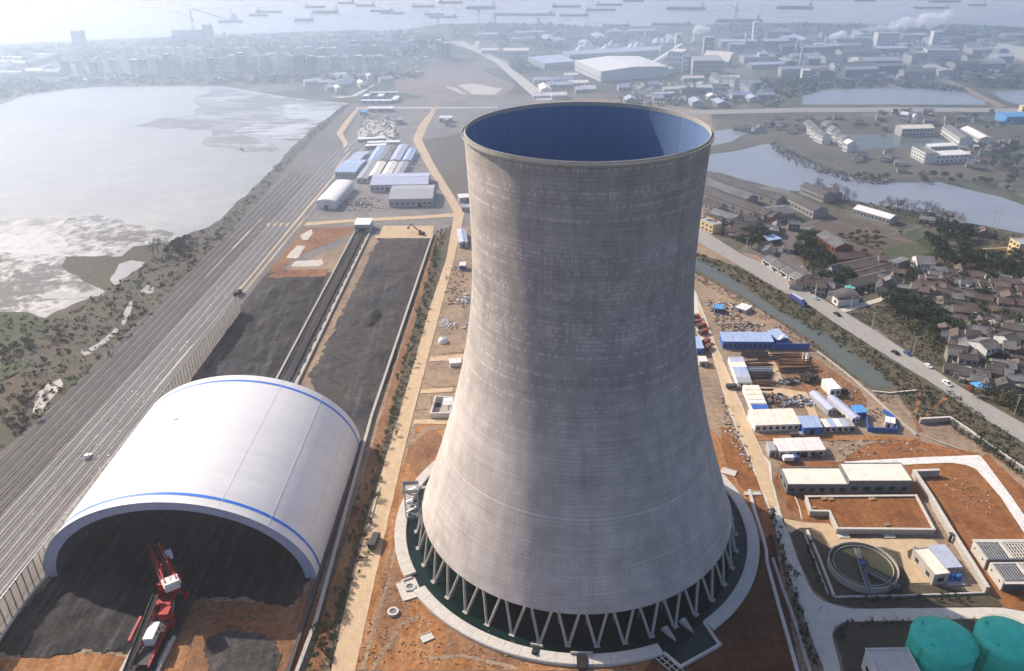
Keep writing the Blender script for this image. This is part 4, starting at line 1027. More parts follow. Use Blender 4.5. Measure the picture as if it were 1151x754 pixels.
# ------------------------------------------------------------------ windbreak fence along the railway
f0, f1 = G(0, 716), G(272, 350)
fd = (f1 - f0); fl = fd.length; fdn = fd / fl
f0 = f0 - fdn * 30; fl += 30
nf = thing('windbreak_fence', 'tall pale ribbed windbreak fence between the railway yard and the coal yard', 'fence', f0, math.atan2(fd.y, fd.x))
pitch = 3.4; nn = int(fl / pitch)
MP = [pmat('fence_sheet', (.58, .55, .50), .6, .1), pmat('fence_sheet_dark', (.44, .42, .39), .6, .1)]
for q in MP:        # perforated windbreak mesh lets daylight through
    t_ = q.node_tree; b_ = t_.nodes['Principled BSDF']; tl = t_.nodes.new('ShaderNodeBsdfTranslucent'); mx = t_.nodes.new('ShaderNodeMixShader')
    tl.inputs[0].default_value = (.60, .55, .47, 1); mx.inputs[0].default_value = .45
    t_.links.new(b_.outputs[0], mx.inputs[1]); t_.links.new(tl.outputs[0], mx.inputs[2]); tp_ = t_.nodes.new('ShaderNodeBsdfTransparent'); m2 = t_.nodes.new('ShaderNodeMixShader'); m2.inputs[0].default_value = .25; t_.links.new(mx.outputs[0], m2.inputs[1]); t_.links.new(tp_.outputs[0], m2.inputs[2]); t_.links.new(m2.outputs[0], t_.nodes['Material Output'].inputs['Surface'])
for i in range(nn):
    piece('panel', MP[i % 2], nf, (pitch * (i + .5), 0, .6), (pitch - .12, .16, 10.2))
for i in range(nn + 1):
    piece('post', M_STEEL, nf, (pitch * i, 0, 0), (.3, .42, 11.2))
for z in (3.5, 10.6): piece('rail', M_STEEL, nf, (fl / 2, .25, z), (fl, .14, .25))

# ------------------------------------------------------------------ long walls and kerbs
def wall_thing(name, label, cat, px, t, h, mat, z0=0.0, world_pts=False, closed=False, coping=None, seg=None):
    pts = [Vector(p) for p in px] if world_pts else [G(*p) for p in px]
    o = thing(name, label, cat, pts[0])
    if seg:
        # laid in lengths
        for a, b in zip(pts, pts[1:]):
            L = (b - a).length; k = max(1, round(L / seg)); yw = math.atan2((b - a).y, (b - a).x)
            for i in range(k):
                c = a.lerp(b, (i + .5) / k) - pts[0]
                piece('wall_panel', mat, o, (c.x, c.y, z0), (L / k - .06, t, h), yw)
    else:
        mb = MB(); mb.wall(pts, t, z0, z0 + h, closed); mb.build('wall_body', mat, o, world=True)
    if coping:
        mb = MB(); mb.wall(pts, t + .3, z0 + h, z0 + h + .18, closed); mb.build('coping', coping, o, world=True)
    return o
wall_thing('yard_wall', 'long pale kerb wall along the right side of the coal yard', 'wall', [(328, 775), (356, 700), (418, 470), (487, 264)], .9, 1.6, M_CONC, coping=M_CONC)
wall_thing('yard_wall', 'low dark retaining wall hugging the right foot of the white shed', 'wall', [(322, 764), (352, 672), (410, 490)], 1.2, 1.5, M_DSTEEL)
wall_thing('kerb_wall', 'pale kerb with red end post along the foot of the windbreak fence', 'kerb', [(-20, 752), (30, 676), (59, 643)], .9, 1.2, M_CONC_L)
wall_thing('pipe_rack', 'short pale pipe barrier on the verge of the left road', 'barrier', [(414, 594), (427, 548)], .5, .8, M_CONC_L)
wall_thing('channel_wall', 'narrow pale concrete channel edge curving down right of the basin', 'channel', [(842, 552), (848, 575), (856, 600), (861, 620), (862, 634), (875, 682), (886, 720), (900, 770)], 1.1, 1.0, M_CONC_L)
wall_thing('channel_wall', 'second greyer channel wall between the pale channel and the shrubs', 'channel', [(868, 629), (880, 665), (893, 700), (912, 764)], .9, 1.2, M_CONC)
wall_thing('road_kerb', 'low dark kerb along the left edge of the plant road', 'kerb', [(838, 480), (853, 520), (866, 560), (876, 605), (893, 655), (904, 690), (930, 764)], .35, .35, M_CONC_D)
wall_thing('boundary_wall', 'long boundary wall with shaded alcoves beside the dark canal bank', 'wall', [(1033, 476), (1066, 474), (1086, 487), (1110, 505), (1151, 533), (1190, 560)], .8, 2.6, M_CONC, coping=M_CONC_L, seg=7)
wall_thing('low_wall', 'thin wall running beside the dirt track below the canal', 'wall', [(918, 396), (946, 417), (980, 446), (1010, 474), (1030, 490)], .5, 1.3, M_CONC)
wall_thing('low_wall', 'thin wall closing the end of the canal', 'wall', [(980, 441), (1000, 443), (1030, 440)], .8, 1.0, M_CONC_L)
wall_thing('low_wall', 'garden wall crossing the orange waste ground above the new concrete road', 'wall', [(1040, 492), (1060, 500), (1081, 507)], .5, .9, M_CONC)
wall_thing('retaining_wall', 'long diagonal concrete retaining wall right of the soil-filled basin', 'wall', [(1054, 535), (1026, 536), (1034, 548), (1044, 563), (1064, 597), (1092, 642), (1108, 668)], 1.0, 3.2, M_CONC, coping=M_CONC_L)
wall_thing('plant_wall', 'straight garden wall between the clarifier and the bottom road', 'wall', [(938, 673), (1000, 671.5), (1060, 670), (1106, 668)], .5, 1.1, M_CONC_L)
wall_thing('plant_wall', 'pair of narrow concrete duct walls left of the clarifier, outer one', 'wall', [(904, 601), (915, 630), (930, 669)], .5, 1.0, M_CONC)
wall_thing('plant_wall', 'pair of narrow concrete duct walls left of the clarifier, inner one', 'wall', [(907, 598), (920, 628), (937, 672)], .7, 1.3, M_CONC_L)

# ------------------------------------------------------------------ water treatment works
# basin filled with red soil
sb = thing('soil_basin', 'walled rectangular tank filled level with red soil below the long building', 'tank', G(940, 600))
o_ = [(910, 580), (931, 580.5), (940, 600), (1048, 601), (1028, 563), (905, 564)]
ow = [G(*q) for q in o_]
mb = MB(); mb.wall(ow, .7, 0, 2.6, closed=True); mb.build('wall', M_CONC, sb, world=True)
mb = MB(); mb.wall(ow, 1.0, 2.6, 2.85, closed=True); mb.build('coping', M_CONC_L, sb, world=True)
cc = sum(ow, Vector()) / len(ow)
mb = MB(); mb.prism([(p.x + (cc.x - p.x) * .012, p.y + (cc.y - p.y) * .012) for p in ow], .1, 2.2, bottom=False); mb.build('soil_fill', M_RED_SOIL, sb, world=True)
for (px, py, w) in ((926, 561, 2), (934, 561.5, 2), (980, 561, 2.4), (915, 571, 1.5), (997, 590, 2)):
    p = G(px, py, 2.2) - ROOT[sb]; piece('hatch_cover', M_WOOD, sb, (p.x, p.y, 2.2), (w, w * .7, .5), .2)
for px in (948, 999):
    p = G(px, 603) - ROOT[sb]; piece('step_slab', M_CONC_L, sb, (p.x, p.y, .35), (4, 2.6, .35))
wall_thing('low_wall', 'short pale footpath kerb left of the soil-filled tank', 'kerb', [(893, 558), (898, 570), (901, 584)], .5, .4, M_CONC_L)
# clarifier
cl = thing('clarifier', 'round open clarifier tank with a scraper bridge across brown water', 'clarifier', (121.9, 218.6, 0))
Rc = 11.6
mb = MB(); mb.lathe([(Rc, 0), (Rc, 3.2), (Rc - .36, 3.2), (Rc - .36, 0)], 72); mb.build('ring_wall', M_CONC, cl)
mb = MB(); mb.lathe([(Rc - 1.6, 2.2), (Rc - 1.6, 2.9), (Rc - 1.75, 2.9), (Rc - 1.75, 2.2)], 60); mb.build('weir', M_CONC, cl)
mb = MB(); mb.lathe([(Rc - .37, 2.3), (0, 2.3)], 60); mb.build('water_surface', M_CLAR, cl)
mb = MB(); mb.lathe([(1.0, 0), (1.0, 4.6), (0, 4.6)], 16); mb.build('hub', M_DSTEEL, cl)
def L2(px, py, z=3.3): return G(px, py, z) - Vector((121.9, 218.6, 0))
for (p0, p1, w) in (((962, 617), (977, 667), 1.5), ((969, 639), (1011, 662), 1.2)):
    a, b = L2(*p0), L2(*p1)
    mb = MB(); mb.beam(a, b, w, .3); br = mb.build('bridge_deck', M_WALLD, cl)
    n = (b - a).cross(Vector((0, 0, 1))).normalized()
    for s in (-w / 2, w / 2):
        mb = MB(); mb.beam(a + n * s + Vector((0, 0, 1.0)), b + n * s + Vector((0, 0, 1.0)), .09)
        for k in range(11): mb.beam(a.lerp(b, k / 10) + n * s, a.lerp(b, k / 10) + n * s + Vector((0, 0, 1)), .07)
        mb.build('handrail', M_STEEL, br)
a = L2(1010, 660); piece('drive_unit', M_DSTEEL, cl, (a.x, a.y, 1.5), (1.8, 1.6, 2.4), .3)
a = L2(969, 637); piece('drive_motor', M_BLUE, cl, (a.x, a.y, 4.5), (1.4, 1.2, .9), .3)
# ------------------------------------------------------------------ buildings
def bld(name, label, cat, A, B, depth, h, wall, roofm, roof='flat', rh=1.2, wins=0, rows=1, door=None, panels=0, group=None, over=.3, side=0, z=0.0, winm=None, parapet=.4, dense=False, world_pts=False, chim=0):
    """A, B: the two ends of the front foot (left, right); depth runs back from it"""
    A = Vector(A) if world_pts else G(*A); B = Vector(B) if world_pts else G(*B)
    d = B - A; L = max(1.5, d.length); yaw = math.atan2(d.y, d.x)
    if not world_pts and isinstance(depth, tuple):
        q = G(*depth); n = Vector((-d.y, d.x, 0)).normalized(); depth = max(2.0, abs((q - A).dot(n)))
    t = thing(name, label, cat, (A.x, A.y, z), yaw, group)
    winm = winm or M_GLASS
    if roof == 'flat':
        piece('wall', wall, t, (L / 2, depth / 2, 0), (L, depth, h))
        if panels:
            w = L / panels
            for i in range(panels):
                rm = roofm[i % len(roofm)] if isinstance(roofm, (list, tuple)) else roofm
                piece('roof_panel', rm, t, (w * (i + .5), depth / 2, h), (w - .16, depth + over * 2, .22 + .05 * (i % 2)))
        elif parapet:
            rf = MB(); rf.box((L / 2, depth / 2, h), (L + .06, depth + .06, .12)); r = rf.build('roof', roofm, t)
            pw = MB(); pw.wall([(0, 0), (L, 0), (L, depth), (0, depth)], .32, h + .11, h + .11 + parapet, closed=True); pw.build('parapet', wall, r)
        else:
            piece('roof', roofm, t, (L / 2, depth / 2, h), (L + over * 2, depth + over * 2, .25))
    elif roof in ('gable', 'gable_y'):
        W_, D_ = (L, depth) if roof == 'gable' else (depth, L)
        def tr(x, y): return (x, y) if roof == 'gable' else (L - y, x)
        mb = MB()
        pts = [(0, 0, 0), (W_, 0, 0), (W_, D_, 0), (0, D_, 0), (0, 0, h), (W_, 0, h), (W_, D_, h), (0, D_, h), (0, D_ / 2, h + rh), (W_, D_ / 2, h + rh)]
        mb.add([(*tr(p[0], p[1]), p[2]) for p in pts], [(0, 1, 5, 4), (2, 3, 7, 6), (1, 2, 6, 9, 5), (3, 0, 4, 8, 7)])
        mb.build('wall', wall, t)
        k = over / max(.5, D_ / 2) * rh
        for s in (0, 1):
            e = -over if s == 0 else D_ + over
            q = [(-over, e, h - k), (W_ + over, e, h - k), (W_ + over, D_ / 2, h + rh), (-over, D_ / 2, h + rh)]
            mb = MB()
            lo = [(*tr(p[0], p[1]), p[2] + .02) for p in q]; hi = [(*tr(p[0], p[1]), p[2] + .22) for p in q]
            mb.add(lo + hi, [(0, 1, 2, 3), (7, 6, 5, 4), (0, 4, 5, 1), (1, 5, 6, 2), (2, 6, 7, 3), (3, 7, 4, 0)])
            r = mb.build('roof_slope', roofm, t)
        mb = MB(); a, b = tr(-over, D_ / 2), tr(W_ + over, D_ / 2)
        mb.beam((*a, h + rh + .2), (*b, h + rh + .2), .4, .22); mb.build('ridge', roofm, t)
    elif roof == 'mono':
        mb = MB()
        mb.add([(0, 0, 0), (L, 0, 0), (L, depth, 0), (0, depth, 0), (0, 0, h), (L, 0, h), (L, depth, h + rh), (0, depth, h + rh)], [(0, 1, 5, 4), (1, 2, 6, 5), (2, 3, 7, 6), (3, 0, 4, 7)])
        mb.build('wall', wall, t)
        n = max(1, panels)
        for i in range(n):
            x0, x1 = L * i / n - (over if i == 0 else -.06), L * (i + 1) / n + (over if i == n - 1 else -.06)
            rm = roofm[i % len(roofm)] if isinstance(roofm, (list, tuple)) else roofm
            k = rh * over / depth
            mb = MB()
            v = [(x0, -over, h - k + .02), (x1, -over, h - k + .02), (x1, depth + over, h + rh + k + .02), (x0, depth + over, h + rh + k + .02)]
            mb.add(v + [(p[0], p[1], p[2] + .2) for p in v], [(3, 2, 1, 0), (4, 5, 6, 7), (0, 1, 5, 4), (1, 2, 6, 5), (2, 3, 7, 6), (3, 0, 4, 7)])
            mb.build('roof_panel', rm, t)
    elif roof == 'vault':
        mb = MB(); mb.box((L / 2, depth / 2, 0), (L, depth, h)); mb.build('wall', wall, t)
        mb = MB(); m = 10
        e = [(L / 2 - (L / 2 + over) * math.cos(math.pi * i / m), h + rh * math.sin(math.pi * i / m)) for i in range(m + 1)]
        mb.add([(x, -over, zz) for x, zz in e] + [(x, depth + over, zz) for x, zz in e], [(i + 1, i, m + 1 + i, m + 2 + i) for i in range(m)] + [tuple(range(m + 1)), tuple(range(2 * m + 1, m, -1))])
        mb.build('roof', roofm, t)
    if wins:
        rowh = h / rows
        for r_ in range(rows):
            for i in range(wins):
                x = L * (i + .5) / wins
                piece('window', winm, t, (x, -.01, rowh * r_ + rowh * .32), (min(2.4, L / wins * .52), .14, min(1.7, rowh * .42)))
                if dense: piece('sill', wall, t, (x, -.05, rowh * r_ + rowh * .32 - .16), (min(2.8, L / wins * .62), .3, .13))
    if side:
        for i in range(side):
            y = depth * (i + .5) / side
            for xs in (0, L): piece('window', winm, t, (xs, y, h * .35), (.14, min(2.0, depth / side * .5), min(1.6, h * .36)))
    if door is not None:
        piece('door', M_DARK, t, (L * door, -.02, .02), (min(3.2, L * .25), .16, min(3.2, h * .7)))
    for i in range(chim):
        piece('roof_vent', M_STEEL, t, (L * (i + .5) / chim, depth * .5, h + rh if roof != 'flat' else h + .1), (1.1, 1.1, 1.0))
    return t

# -- treatment works
bld('treatment_building', 'lower left half of the long two-step building with pale flat roof and dark windows', 'building', (883.5, 555.5), (951, 555.5), 11, 4.6, M_CONC_D, M_CREAMROOF, wins=6, side=2, dense=True, parapet=.35)
bld('treatment_building', 'taller right half of the long two-step building with pale flat roof', 'building', (951.3, 555.6), (1022, 555.4), 11.6, 6.4, M_CONC_D, M_CREAMROOF, wins=5, side=2, dense=True, parapet=.25)
t = bld('pump_house', 'small pump house with pale roof beside the clarifier', 'building', (1047, 658), (1064, 656), 13, 4.6, M_CONC, M_CREAMROOF, wins=1, side=2, parapet=.3, dense=True)
t = thing('pump_canopy', 'flat grey canopy over blue pumps beside the small pump house', 'canopy', G(1065, 656), math.atan2((G(1081, 655) - G(1065, 656)).y, (G(1081, 655) - G(1065, 656)).x))
piece('canopy_roof', M_LILAC, t, (2.8, 8.6, 4.2), (6.4, 11.4, .3))
for x in (.4, 5.4):
    for y in (3.2, 8.4, 13.8): piece('post', M_STEEL, t, (x, y, 0), (.25, .25, 4.2))
for k, (x, y) in enumerate(((1.6, 1.4), (4.2, 1.2))):
    mb = MB(); mb.lathe([(1.15, .3), (1.15, 2.4), (.8, 2.9), (0, 3.0)], 16, c=(x, y)); mb.build('pump_tank', M_BLUE, t, smooth=False)
piece('base_slab', M_CONC, t, (2.8, 6, .3), (7, 15, .3))
for k, (A, B, lb) in enumerate((((1105, 640), (1165, 640), 'white open-topped filter tank with dark beams, upper one of two at the picture edge'), ((1124, 664.5), (1184, 664), 'white open-topped filter tank with a dark front, lower one of two at the picture edge'))):
    A_w, B_w = G(*A), G(*B); d = B_w - A_w; Lf = d.length
    D = 9.5 if k == 0 else 9.0
    t = thing('filter_tank', lb, 'filter tank', A_w, math.atan2(d.y, d.x))
    hh = 4.6
    for x in (.3, Lf - .3): piece('wall', M_CONC_L, t, (x, D / 2, 0), (.6, D, hh))
    for y in (.3, D - .3): piece('wall', M_CONC_L if y > 1 else M_WALLD, t, (Lf / 2, y, 0), (Lf - 1.22, .6, hh - .02))  # front wall coloured dark, its shade put into the colour
    piece('water_floor', M_DARK, t, (Lf / 2, D / 2, 0), (Lf - 1.3, D - 1.3, hh - 1.6))
    n = 8
    for i in range(n): piece('beam', M_STEEL, t, (1.2 + i * .92, D / 2, hh - .45), (.26, D - 1.24, .4))
    piece('walkway', M_CONC_L, t, (9.2, D / 2, hh - .4), (1.3, D - 1.25, .42))
    for i in range(7): piece('beam', M_CONC_L, t, (10.6 + i * 1.05, D / 2, hh - .45), (.28, D - 1.24, .4))
    for j in range(5): piece('cross_beam', M_CONC_L, t, (14, 1.5 + j * 1.7, hh - .42), (7.2, .26, .36))
    piece('walkway', M_CONC_L, t, (Lf / 2, -.75 if k else D + .4, hh - .3), (Lf, 1.1, .3))
    for y in (2, D - 2): piece('drain_hole', M_DARK, t, (-.02, y, 2.6), (.1, .7, .7))
t = thing('valve_manifold', 'black pipe valves on the wall between the two filter tanks', 'pipework', G(1108, 634))
for k in range(5):
    mb = MB(); mb.tube((RN.uniform(-1.5, 1), k * .7 - 1.5, .3), (RN.uniform(-1.2, 1.2), k * .7 - 1.2, 2.6), .32, 7); mb.build('pipe', M_RUBBER, t)
mb = MB(); mb.tube((-2, -2, .7), (1.8, 2.2, 1.2), .4, 8); mb.build('main_pipe', M_DSTEEL, t)
t = thing('valve_manifold', 'small black valve post on the diagonal retaining wall', 'pipework', G(1067, 609))
mb = MB(); mb.tube((0, 0, 0), (0, 0, 3.6), .5, 8); mb.build('pipe', M_RUBBER, t); piece('hand_wheel', M_DSTEEL, t, (0, 0, 3.6), (1.6, 1.6, .25))
# teal tanks
for k, (px, py) in enumerate(((1061, 719), (1134.5, 719))):
    c = G(px, py, 12.0)
    t = thing('storage_tank', 'teal domed storage tank %s' % ('next to the flat-roofed white block' if k == 0 else 'cut by the picture corner'), 'storage tank', (c.x, c.y, 0))
    R_ = 9.3
    mb = MB(); mb.lathe([(R_, 0), (R_, 11.9), (R_ - .05, 12.0)], 64); w = mb.build('tank_wall', M_GREENTANK, t, smooth=True)
    for z in (2.4, 4.8, 7.2, 9.6):
        mb = MB(); mb.lathe([(R_, z - .05), (R_ + .05, z), (R_, z + .05)], 64); mb.build('weld_seam', M_GREENTANK, w)
    mb = MB(); mb.lathe([(R_ + .15, 11.9), (R_ + .15, 12.1), (R_ * .8, 12.75), (R_ * .5, 13.35), (R_ * .2, 13.65), (0, 13.7)], 64); rf = mb.build('roof', M_GREENTANK, t, smooth=True)
    for i in range(24):
        a = 2 * math.pi * i / 24
        mb = MB(); mb.beam((R_ * .98 * math.cos(a), R_ * .98 * math.sin(a), 12.2), (R_ * .2 * math.cos(a), R_ * .2 * math.sin(a), 13.68), .05, .05); mb.build('roof_seam', M_GREENTANK, rf)
    for a, r in ((2.2, 7.2), (3.6, 5.8), (5.7, 7.4)):
        mb = MB(); mb.lathe([(.42, 12.3), (.42, 13.7), (.6, 13.7), (.6, 13.85), (0, 13.9)], 12, c=(r * math.cos(a), r * math.sin(a))); mb.build('vent', M_GREENTANK, t)
    mb = MB()
    for i in range(40):
        a = 2 * math.pi * i / 40
        mb.tube((R_ * math.cos(a), R_ * math.sin(a), 12), (R_ * math.cos(a), R_ * math.sin(a), 12.9), .03, 4)
    mb.lathe([(R_ + .03, 12.85), (R_ - .03, 12.85), (R_ - .03, 12.92), (R_ + .03, 12.92)], 64, closed_prof=True)
    mb.build('railing', M_GREENTANK, t)
    mb = MB(); a = math.radians(205)
    for s in (-.3, .3): mb.tube(((R_ + .25) * math.cos(a) - s * math.sin(a), (R_ + .25) * math.sin(a) + s * math.cos(a), 0), ((R_ + .25) * math.cos(a) - s * math.sin(a), (R_ + .25) * math.sin(a) + s * math.cos(a), 13), .06, 4)
    mb.build('ladder', M_DSTEEL, t)
c = G(1004, 745, 8)
bld('white_block', 'flat-roofed white concrete block left of the teal tanks', 'building', (c.x - 6.3, c.y - 9.5, 0), (c.x + 6.3, c.y - 9.5, 0), 14.5, 8, M_WALLW, M_CONC_L, wins=2, side=2, parapet=.5, world_pts=True, dense=True)

# -- construction camp
bld('site_shed', 'long blue-walled site shed with pale blue roof across the dirt yard', 'site shed', (812, 392), (868, 392.5), 9.5, 4.4, M_BLUE, M_BLUEROOF, roof='mono', rh=.5, panels=9, wins=10)
wall_thing('site_fence', 'solid blue sheet fence running on from the long blue shed', 'fence', [(868, 392.7), (890, 392.8), (909.5, 393)], .3, 3.6, M_BLUE, seg=3.2)
bld('site_hut', 'pale blue hut standing askew behind the right end of the long blue shed', 'site hut', (862, 378), (873, 388), 6, 3.4, M_BLUE, M_BLUEROOF, roof='mono', rh=.3, panels=4, wins=3)
t = thing('gate_post', 'white slanted roof sheet leaning at the end of the blue shed', 'roof sheet', G(875, 388)); mb = MB(); mb.beam((-1, -2, 4.4), (2.2, 2.6, 4.9), 1.2, .12); mb.build('sheet_metal', M_WHITE, t); piece('prop', M_STEEL, t, (.5, 0, 0), (.2, .2, 4.5))
bld('site_hut', 'small blue hut left of the canal among rubble', 'site hut', (803, 352), (811, 353), 5, 3.2, M_BLUE, M_SKYBLUE, roof='mono', rh=.3, panels=2, wins=2)
bld('site_hut', 'narrow white-roofed hut beside the small blue hut', 'site hut', (826, 350), (838, 354), 7, 2.8, M_WALLG, M_WHITEROOF, roof='flat', panels=3, door=.5)
bld('site_shed', 'slim blue lean-to shed tight against the right side of the tower', 'site shed', (783, 399), (790, 399), 12, 4, M_BLUE, M_BLUEROOF, roof='mono', rh=.4, panels=2, door=.5)
bld('site_hut', 'tan-roofed hut below the slim blue lean-to', 'site hut', (786, 412), (795, 412), 5, 3, M_WALLG, M_CREAMROOF, roof='flat', panels=2, door=.5)
def unit_row(A, Bp, n, mats, lab, depth, h=2.9, names=None):
    """a line of container cabins standing side by side along A->B"""
    A, Bp = G(*A), G(*Bp)
    for i in range(n):
        a, b = A.lerp(Bp, i / n), A.lerp(Bp, (i + 1) / n)
        b = a.lerp(b, .97)
        rm, word = mats[i]
        bld('container_cabin', lab % word, 'site cabin', a, b, depth, h, M_WALLW if i % 2 else M_WALLG, rm, roof='flat', panels=2, wins=1, door=.75, world_pts=True, group='container cabins of the site camp')
for i, (y, rm, w) in enumerate(((436, M_GREYROOF, 'dark grey roof, nearest the truck'), (430, M_LILAC, 'grey-blue roof, fourth down'), (424, M_BLUEROOF, 'blue roof, third down'), (418.5, M_CREAMROOF, 'cream roof, second from the back'), (412.5, M_LILAC, 'lilac roof, farthest back'))):
    x0 = 828.5 - (436 - y) * .36
    bld('container_cabin', 'cabin of the five-cabin stack by the yellow road with ' + w, 'site cabin', (x0, y), (x0 + 16.5, y), 4.6, 3.0, M_WALLW, rm, roof='flat', panels=2, wins=2, group='cabins beside the site road')
for i, (y, rm, w) in enumerate(((466, M_BLUE, 'blue-roofed cabin'), (461, M_WHITEROOF, 'white-roofed cabin'), (455.5, M_CREAMROOF, 'lowest beige-roofed cabin'), (450, M_CREAMROOF, 'middle beige-roofed cabin'), (445, M_CREAMROOF, 'topmost beige-roofed cabin'))):
    x0 = 845 - (466 - y) * .42
    bld('container_cabin', w + ' in the stair-like block behind the long white barrack', 'site cabin', (x0, y), (x0 + 18.5, y), 4.4, 3.0, M_WALLW, rm, roof='flat', panels=2, wins=2, group='cabins beside the site road')
bld('barrack', 'long white prefab barrack with cream panelled roof in the middle of the site camp', 'barrack', (848, 485.5), (898, 484), 11, 3.6, M_WALLW, M_CREAMROOF, roof='mono', rh=.7, panels=6, wins=7)
bld('site_shed', 'open blue-fronted shed with grey-blue roof right of the long white barrack', 'site shed', (902, 489), (922.5, 488.5), 8, 4, M_BLUE, M_BLUEROOF, roof='mono', rh=.5, panels=4, door=.5)
unit_row((926, 486), (960, 485), 5, [(M_CREAMROOF, 'striped cream'), (M_BLUEROOF, 'blue'), (M_WHITEROOF, 'white'), (M_LILAC, 'lilac'), (M_GREYROOF, 'grey')], 'site cabin with %s roof in the row of five by the orange track', 6)
bld('barrack', 'grey twin-roofed barrack standing lengthwise in the site camp', 'barrack', (930, 467.5), (939, 466), (921, 446), 3.2, M_WALLG, M_LILAC, roof='gable_y', rh=.8, wins=2)
bld('barrack', 'second lengthwise barrack with pale roof beside the grey twin-roofed one', 'barrack', (957, 477), (965, 475.5), (944, 450), 3.2, M_WALLW, M_LILAC, roof='gable_y', rh=.6, wins=2)
bld('site_hut', 'small blue hut with bright blue roof next to the fenced blue compound', 'site hut', (961, 471), (973, 470), 5, 3.4, M_BLUE, M_SKYBLUE, roof='mono', rh=.4, panels=2, wins=2)
bld('site_hut', 'white box hut beside the black tyre heap', 'site hut', (932, 446), (944, 445), 9, 4.2, M_WALLW, M_WHITE, roof='flat', panels=1, wins=2)
wall_thing('site_fence', 'blue sheet fence around the small compound at the camp corner', 'fence', [(973, 471), (975, 485), (1007, 486.5), (1004, 472), (992, 464)], .3, 2.4, M_BLUE, seg=3)
bld('site_hut', 'tiny white hut inside the blue-fenced compound', 'site hut', (994, 480), (1004, 482), 4, 2.8, M_WALLW, M_WHITEROOF, roof='mono', rh=.3, panels=2, door=.4)
bld('barrack', 'white-roofed barrack on its own below the orange track', 'barrack', (875, 514.5), (926, 513), 8, 3.4, M_WALLW, M_WHITEROOF, roof='mono', rh=.6, panels=5, wins=6, door=.55)
bld('site_hut', 'grey box hut at the left end of the lone white-roofed barrack', 'site hut', (864, 514), (872, 514), 6, 3.6, M_WALLG, M_GREYROOF, roof='flat', panels=1, door=.5)
t = thing('tyre_heap', 'round black heap beside the white box hut', 'heap', G(948, 441))
for k in range(16):
    a = RN.uniform(0, 6.28); r = RN.uniform(0, 2.6)
    mb = MB(); mb.lathe([(.5, 0), (.85, .1), (.85, .45), (.5, .5)], 8, c=(r * math.cos(a), r * math.sin(a))); o = mb.build('tyre', M_RUBBER, t); o.location.z = max(0, (2.6 - r) * .55)

# -- works buildings along the left road
t = thing('switch_yard', 'white-walled open pit with a steel frame between the left road and the tower', 'walled pit', G(497, 468))
pw = [G(484.5, 470), (G(505, 470)), G(509, 452), G(490, 451)]
mb = MB(); mb.wall(pw, .5, 0, 3.0, closed=True); mb.build('wall', M_WALLW, t, world=True)
pc = sum(pw, Vector()) / 4 - ROOT[t]
piece('floor', M_CONC, t, (pc.x, pc.y, .3), (7, 11, .2)); piece('inner_roof', M_WHITEROOF, t, (pc.x + 2.6, pc.y + 3, 2.6), (4.6, 6, .3)); piece('dark_pit', M_DARK, t, (pc.x - 2.6, pc.y + 4, .4), (3.6, 5, .3))
for x in (-4, 0, 4):
    mb = MB(); mb.beam((pc.x + x, pc.y - 1.5, 0), (pc.x + x, pc.y - 1.5, 5.2), .2); mb.build('frame_post', M_STEEL, t)
piece('frame_beam', M_STEEL, t, (pc.x, pc.y - 1.5, 5.1), (9, .2, .25))
bld('long_shed', 'narrow shed with lilac and cream roof squeezed between left road and tower', 'shed', (516.5, 279), (526, 278.5), 25, 4, M_WALLG, M_LILAC, roof='gable_y', rh=.9, side=5, door=.5)
bld('site_hut', 'small blue-grey hut below the narrow lilac shed', 'site hut', (517, 304), (523, 304), 5, 3.4, M_BLUE, M_WHITEROOF, roof='mono', rh=.3, panels=2, door=.5)
bld('site_hut', 'white-roofed hut at the bend of the left road beside the tower', 'site hut', (517, 228), (528, 227), 8, 4, M_WALLG, M_WHITEROOF, roof='mono', rh=.4, panels=2, wins=2)
bld('site_hut', 'grey hut just below the white-roofed hut at the road bend', 'site hut', (519, 238), (528, 238), 6, 3.5, M_WALLG, M_GREYROOF, roof='mono', rh=.4, panels=2, wins=2)
bld('site_hut', 'white pipe shed on gravel between the left road and the tower', 'site hut', (506, 413), (518, 412), 4, 2.4, M_WALLW, M_WHITEROOF, roof='mono', rh=.3, panels=3)
t = thing('water_tank', 'white dome-topped tank on gravel left of the tower', 'tank', G(498, 385)); mb = MB(); mb.lathe([(2.5, 0), (2.5, 1.6), (1.9, 2.6), (.9, 3.1), (0, 3.2)], 20); mb.build('tank_body', M_WHITE, t, smooth=True); piece('hatch', M_STEEL, t, (0, 0, 3.1), (.9, .9, .3))
t = thing('pipe_pile', 'heap of white pipes on gravel left of the tower', 'pipes', G(505, 365))
for k in range(22):
    x, y = RN.uniform(-4.5, 4.5), RN.uniform(-5, 5); a = RN.choice((.1, .25, 1.4)) + RN.uniform(-.15, .15); z = RN.uniform(.3, 2.2)
    mb = MB(); mb.tube((x - 2 * math.cos(a), y - 2 * math.sin(a), z), (x + 2 * math.cos(a), y + 2 * math.sin(a), z), .26, 6); mb.build('pipe', M_WHITE, t)
GB = 'sheds of the workers\' camp north of the coal yard'
bld('warehouse', 'white curved-roof warehouse beside the railway road', 'warehouse', (356.5, 235), (378, 235.5), (367, 212), 6, M_WALLW, M_WHITEROOF, roof='vault', rh=2.2, door=.5, side=5)
bld('warehouse', 'blue-roofed shed with reddish corner beside the railway road', 'warehouse', (377, 200), (400, 200.5), (386, 186), 5.5, M_WALLG, M_BLUEROOF, roof='gable', rh=1.4, wins=6)
bld('warehouse', 'smaller lilac-roofed shed behind the blue-roofed shed', 'warehouse', (392, 186), (404.5, 186.5), (399, 176), 5, M_WALLG, M_LILAC, roof='gable', rh=1.2, wins=4)
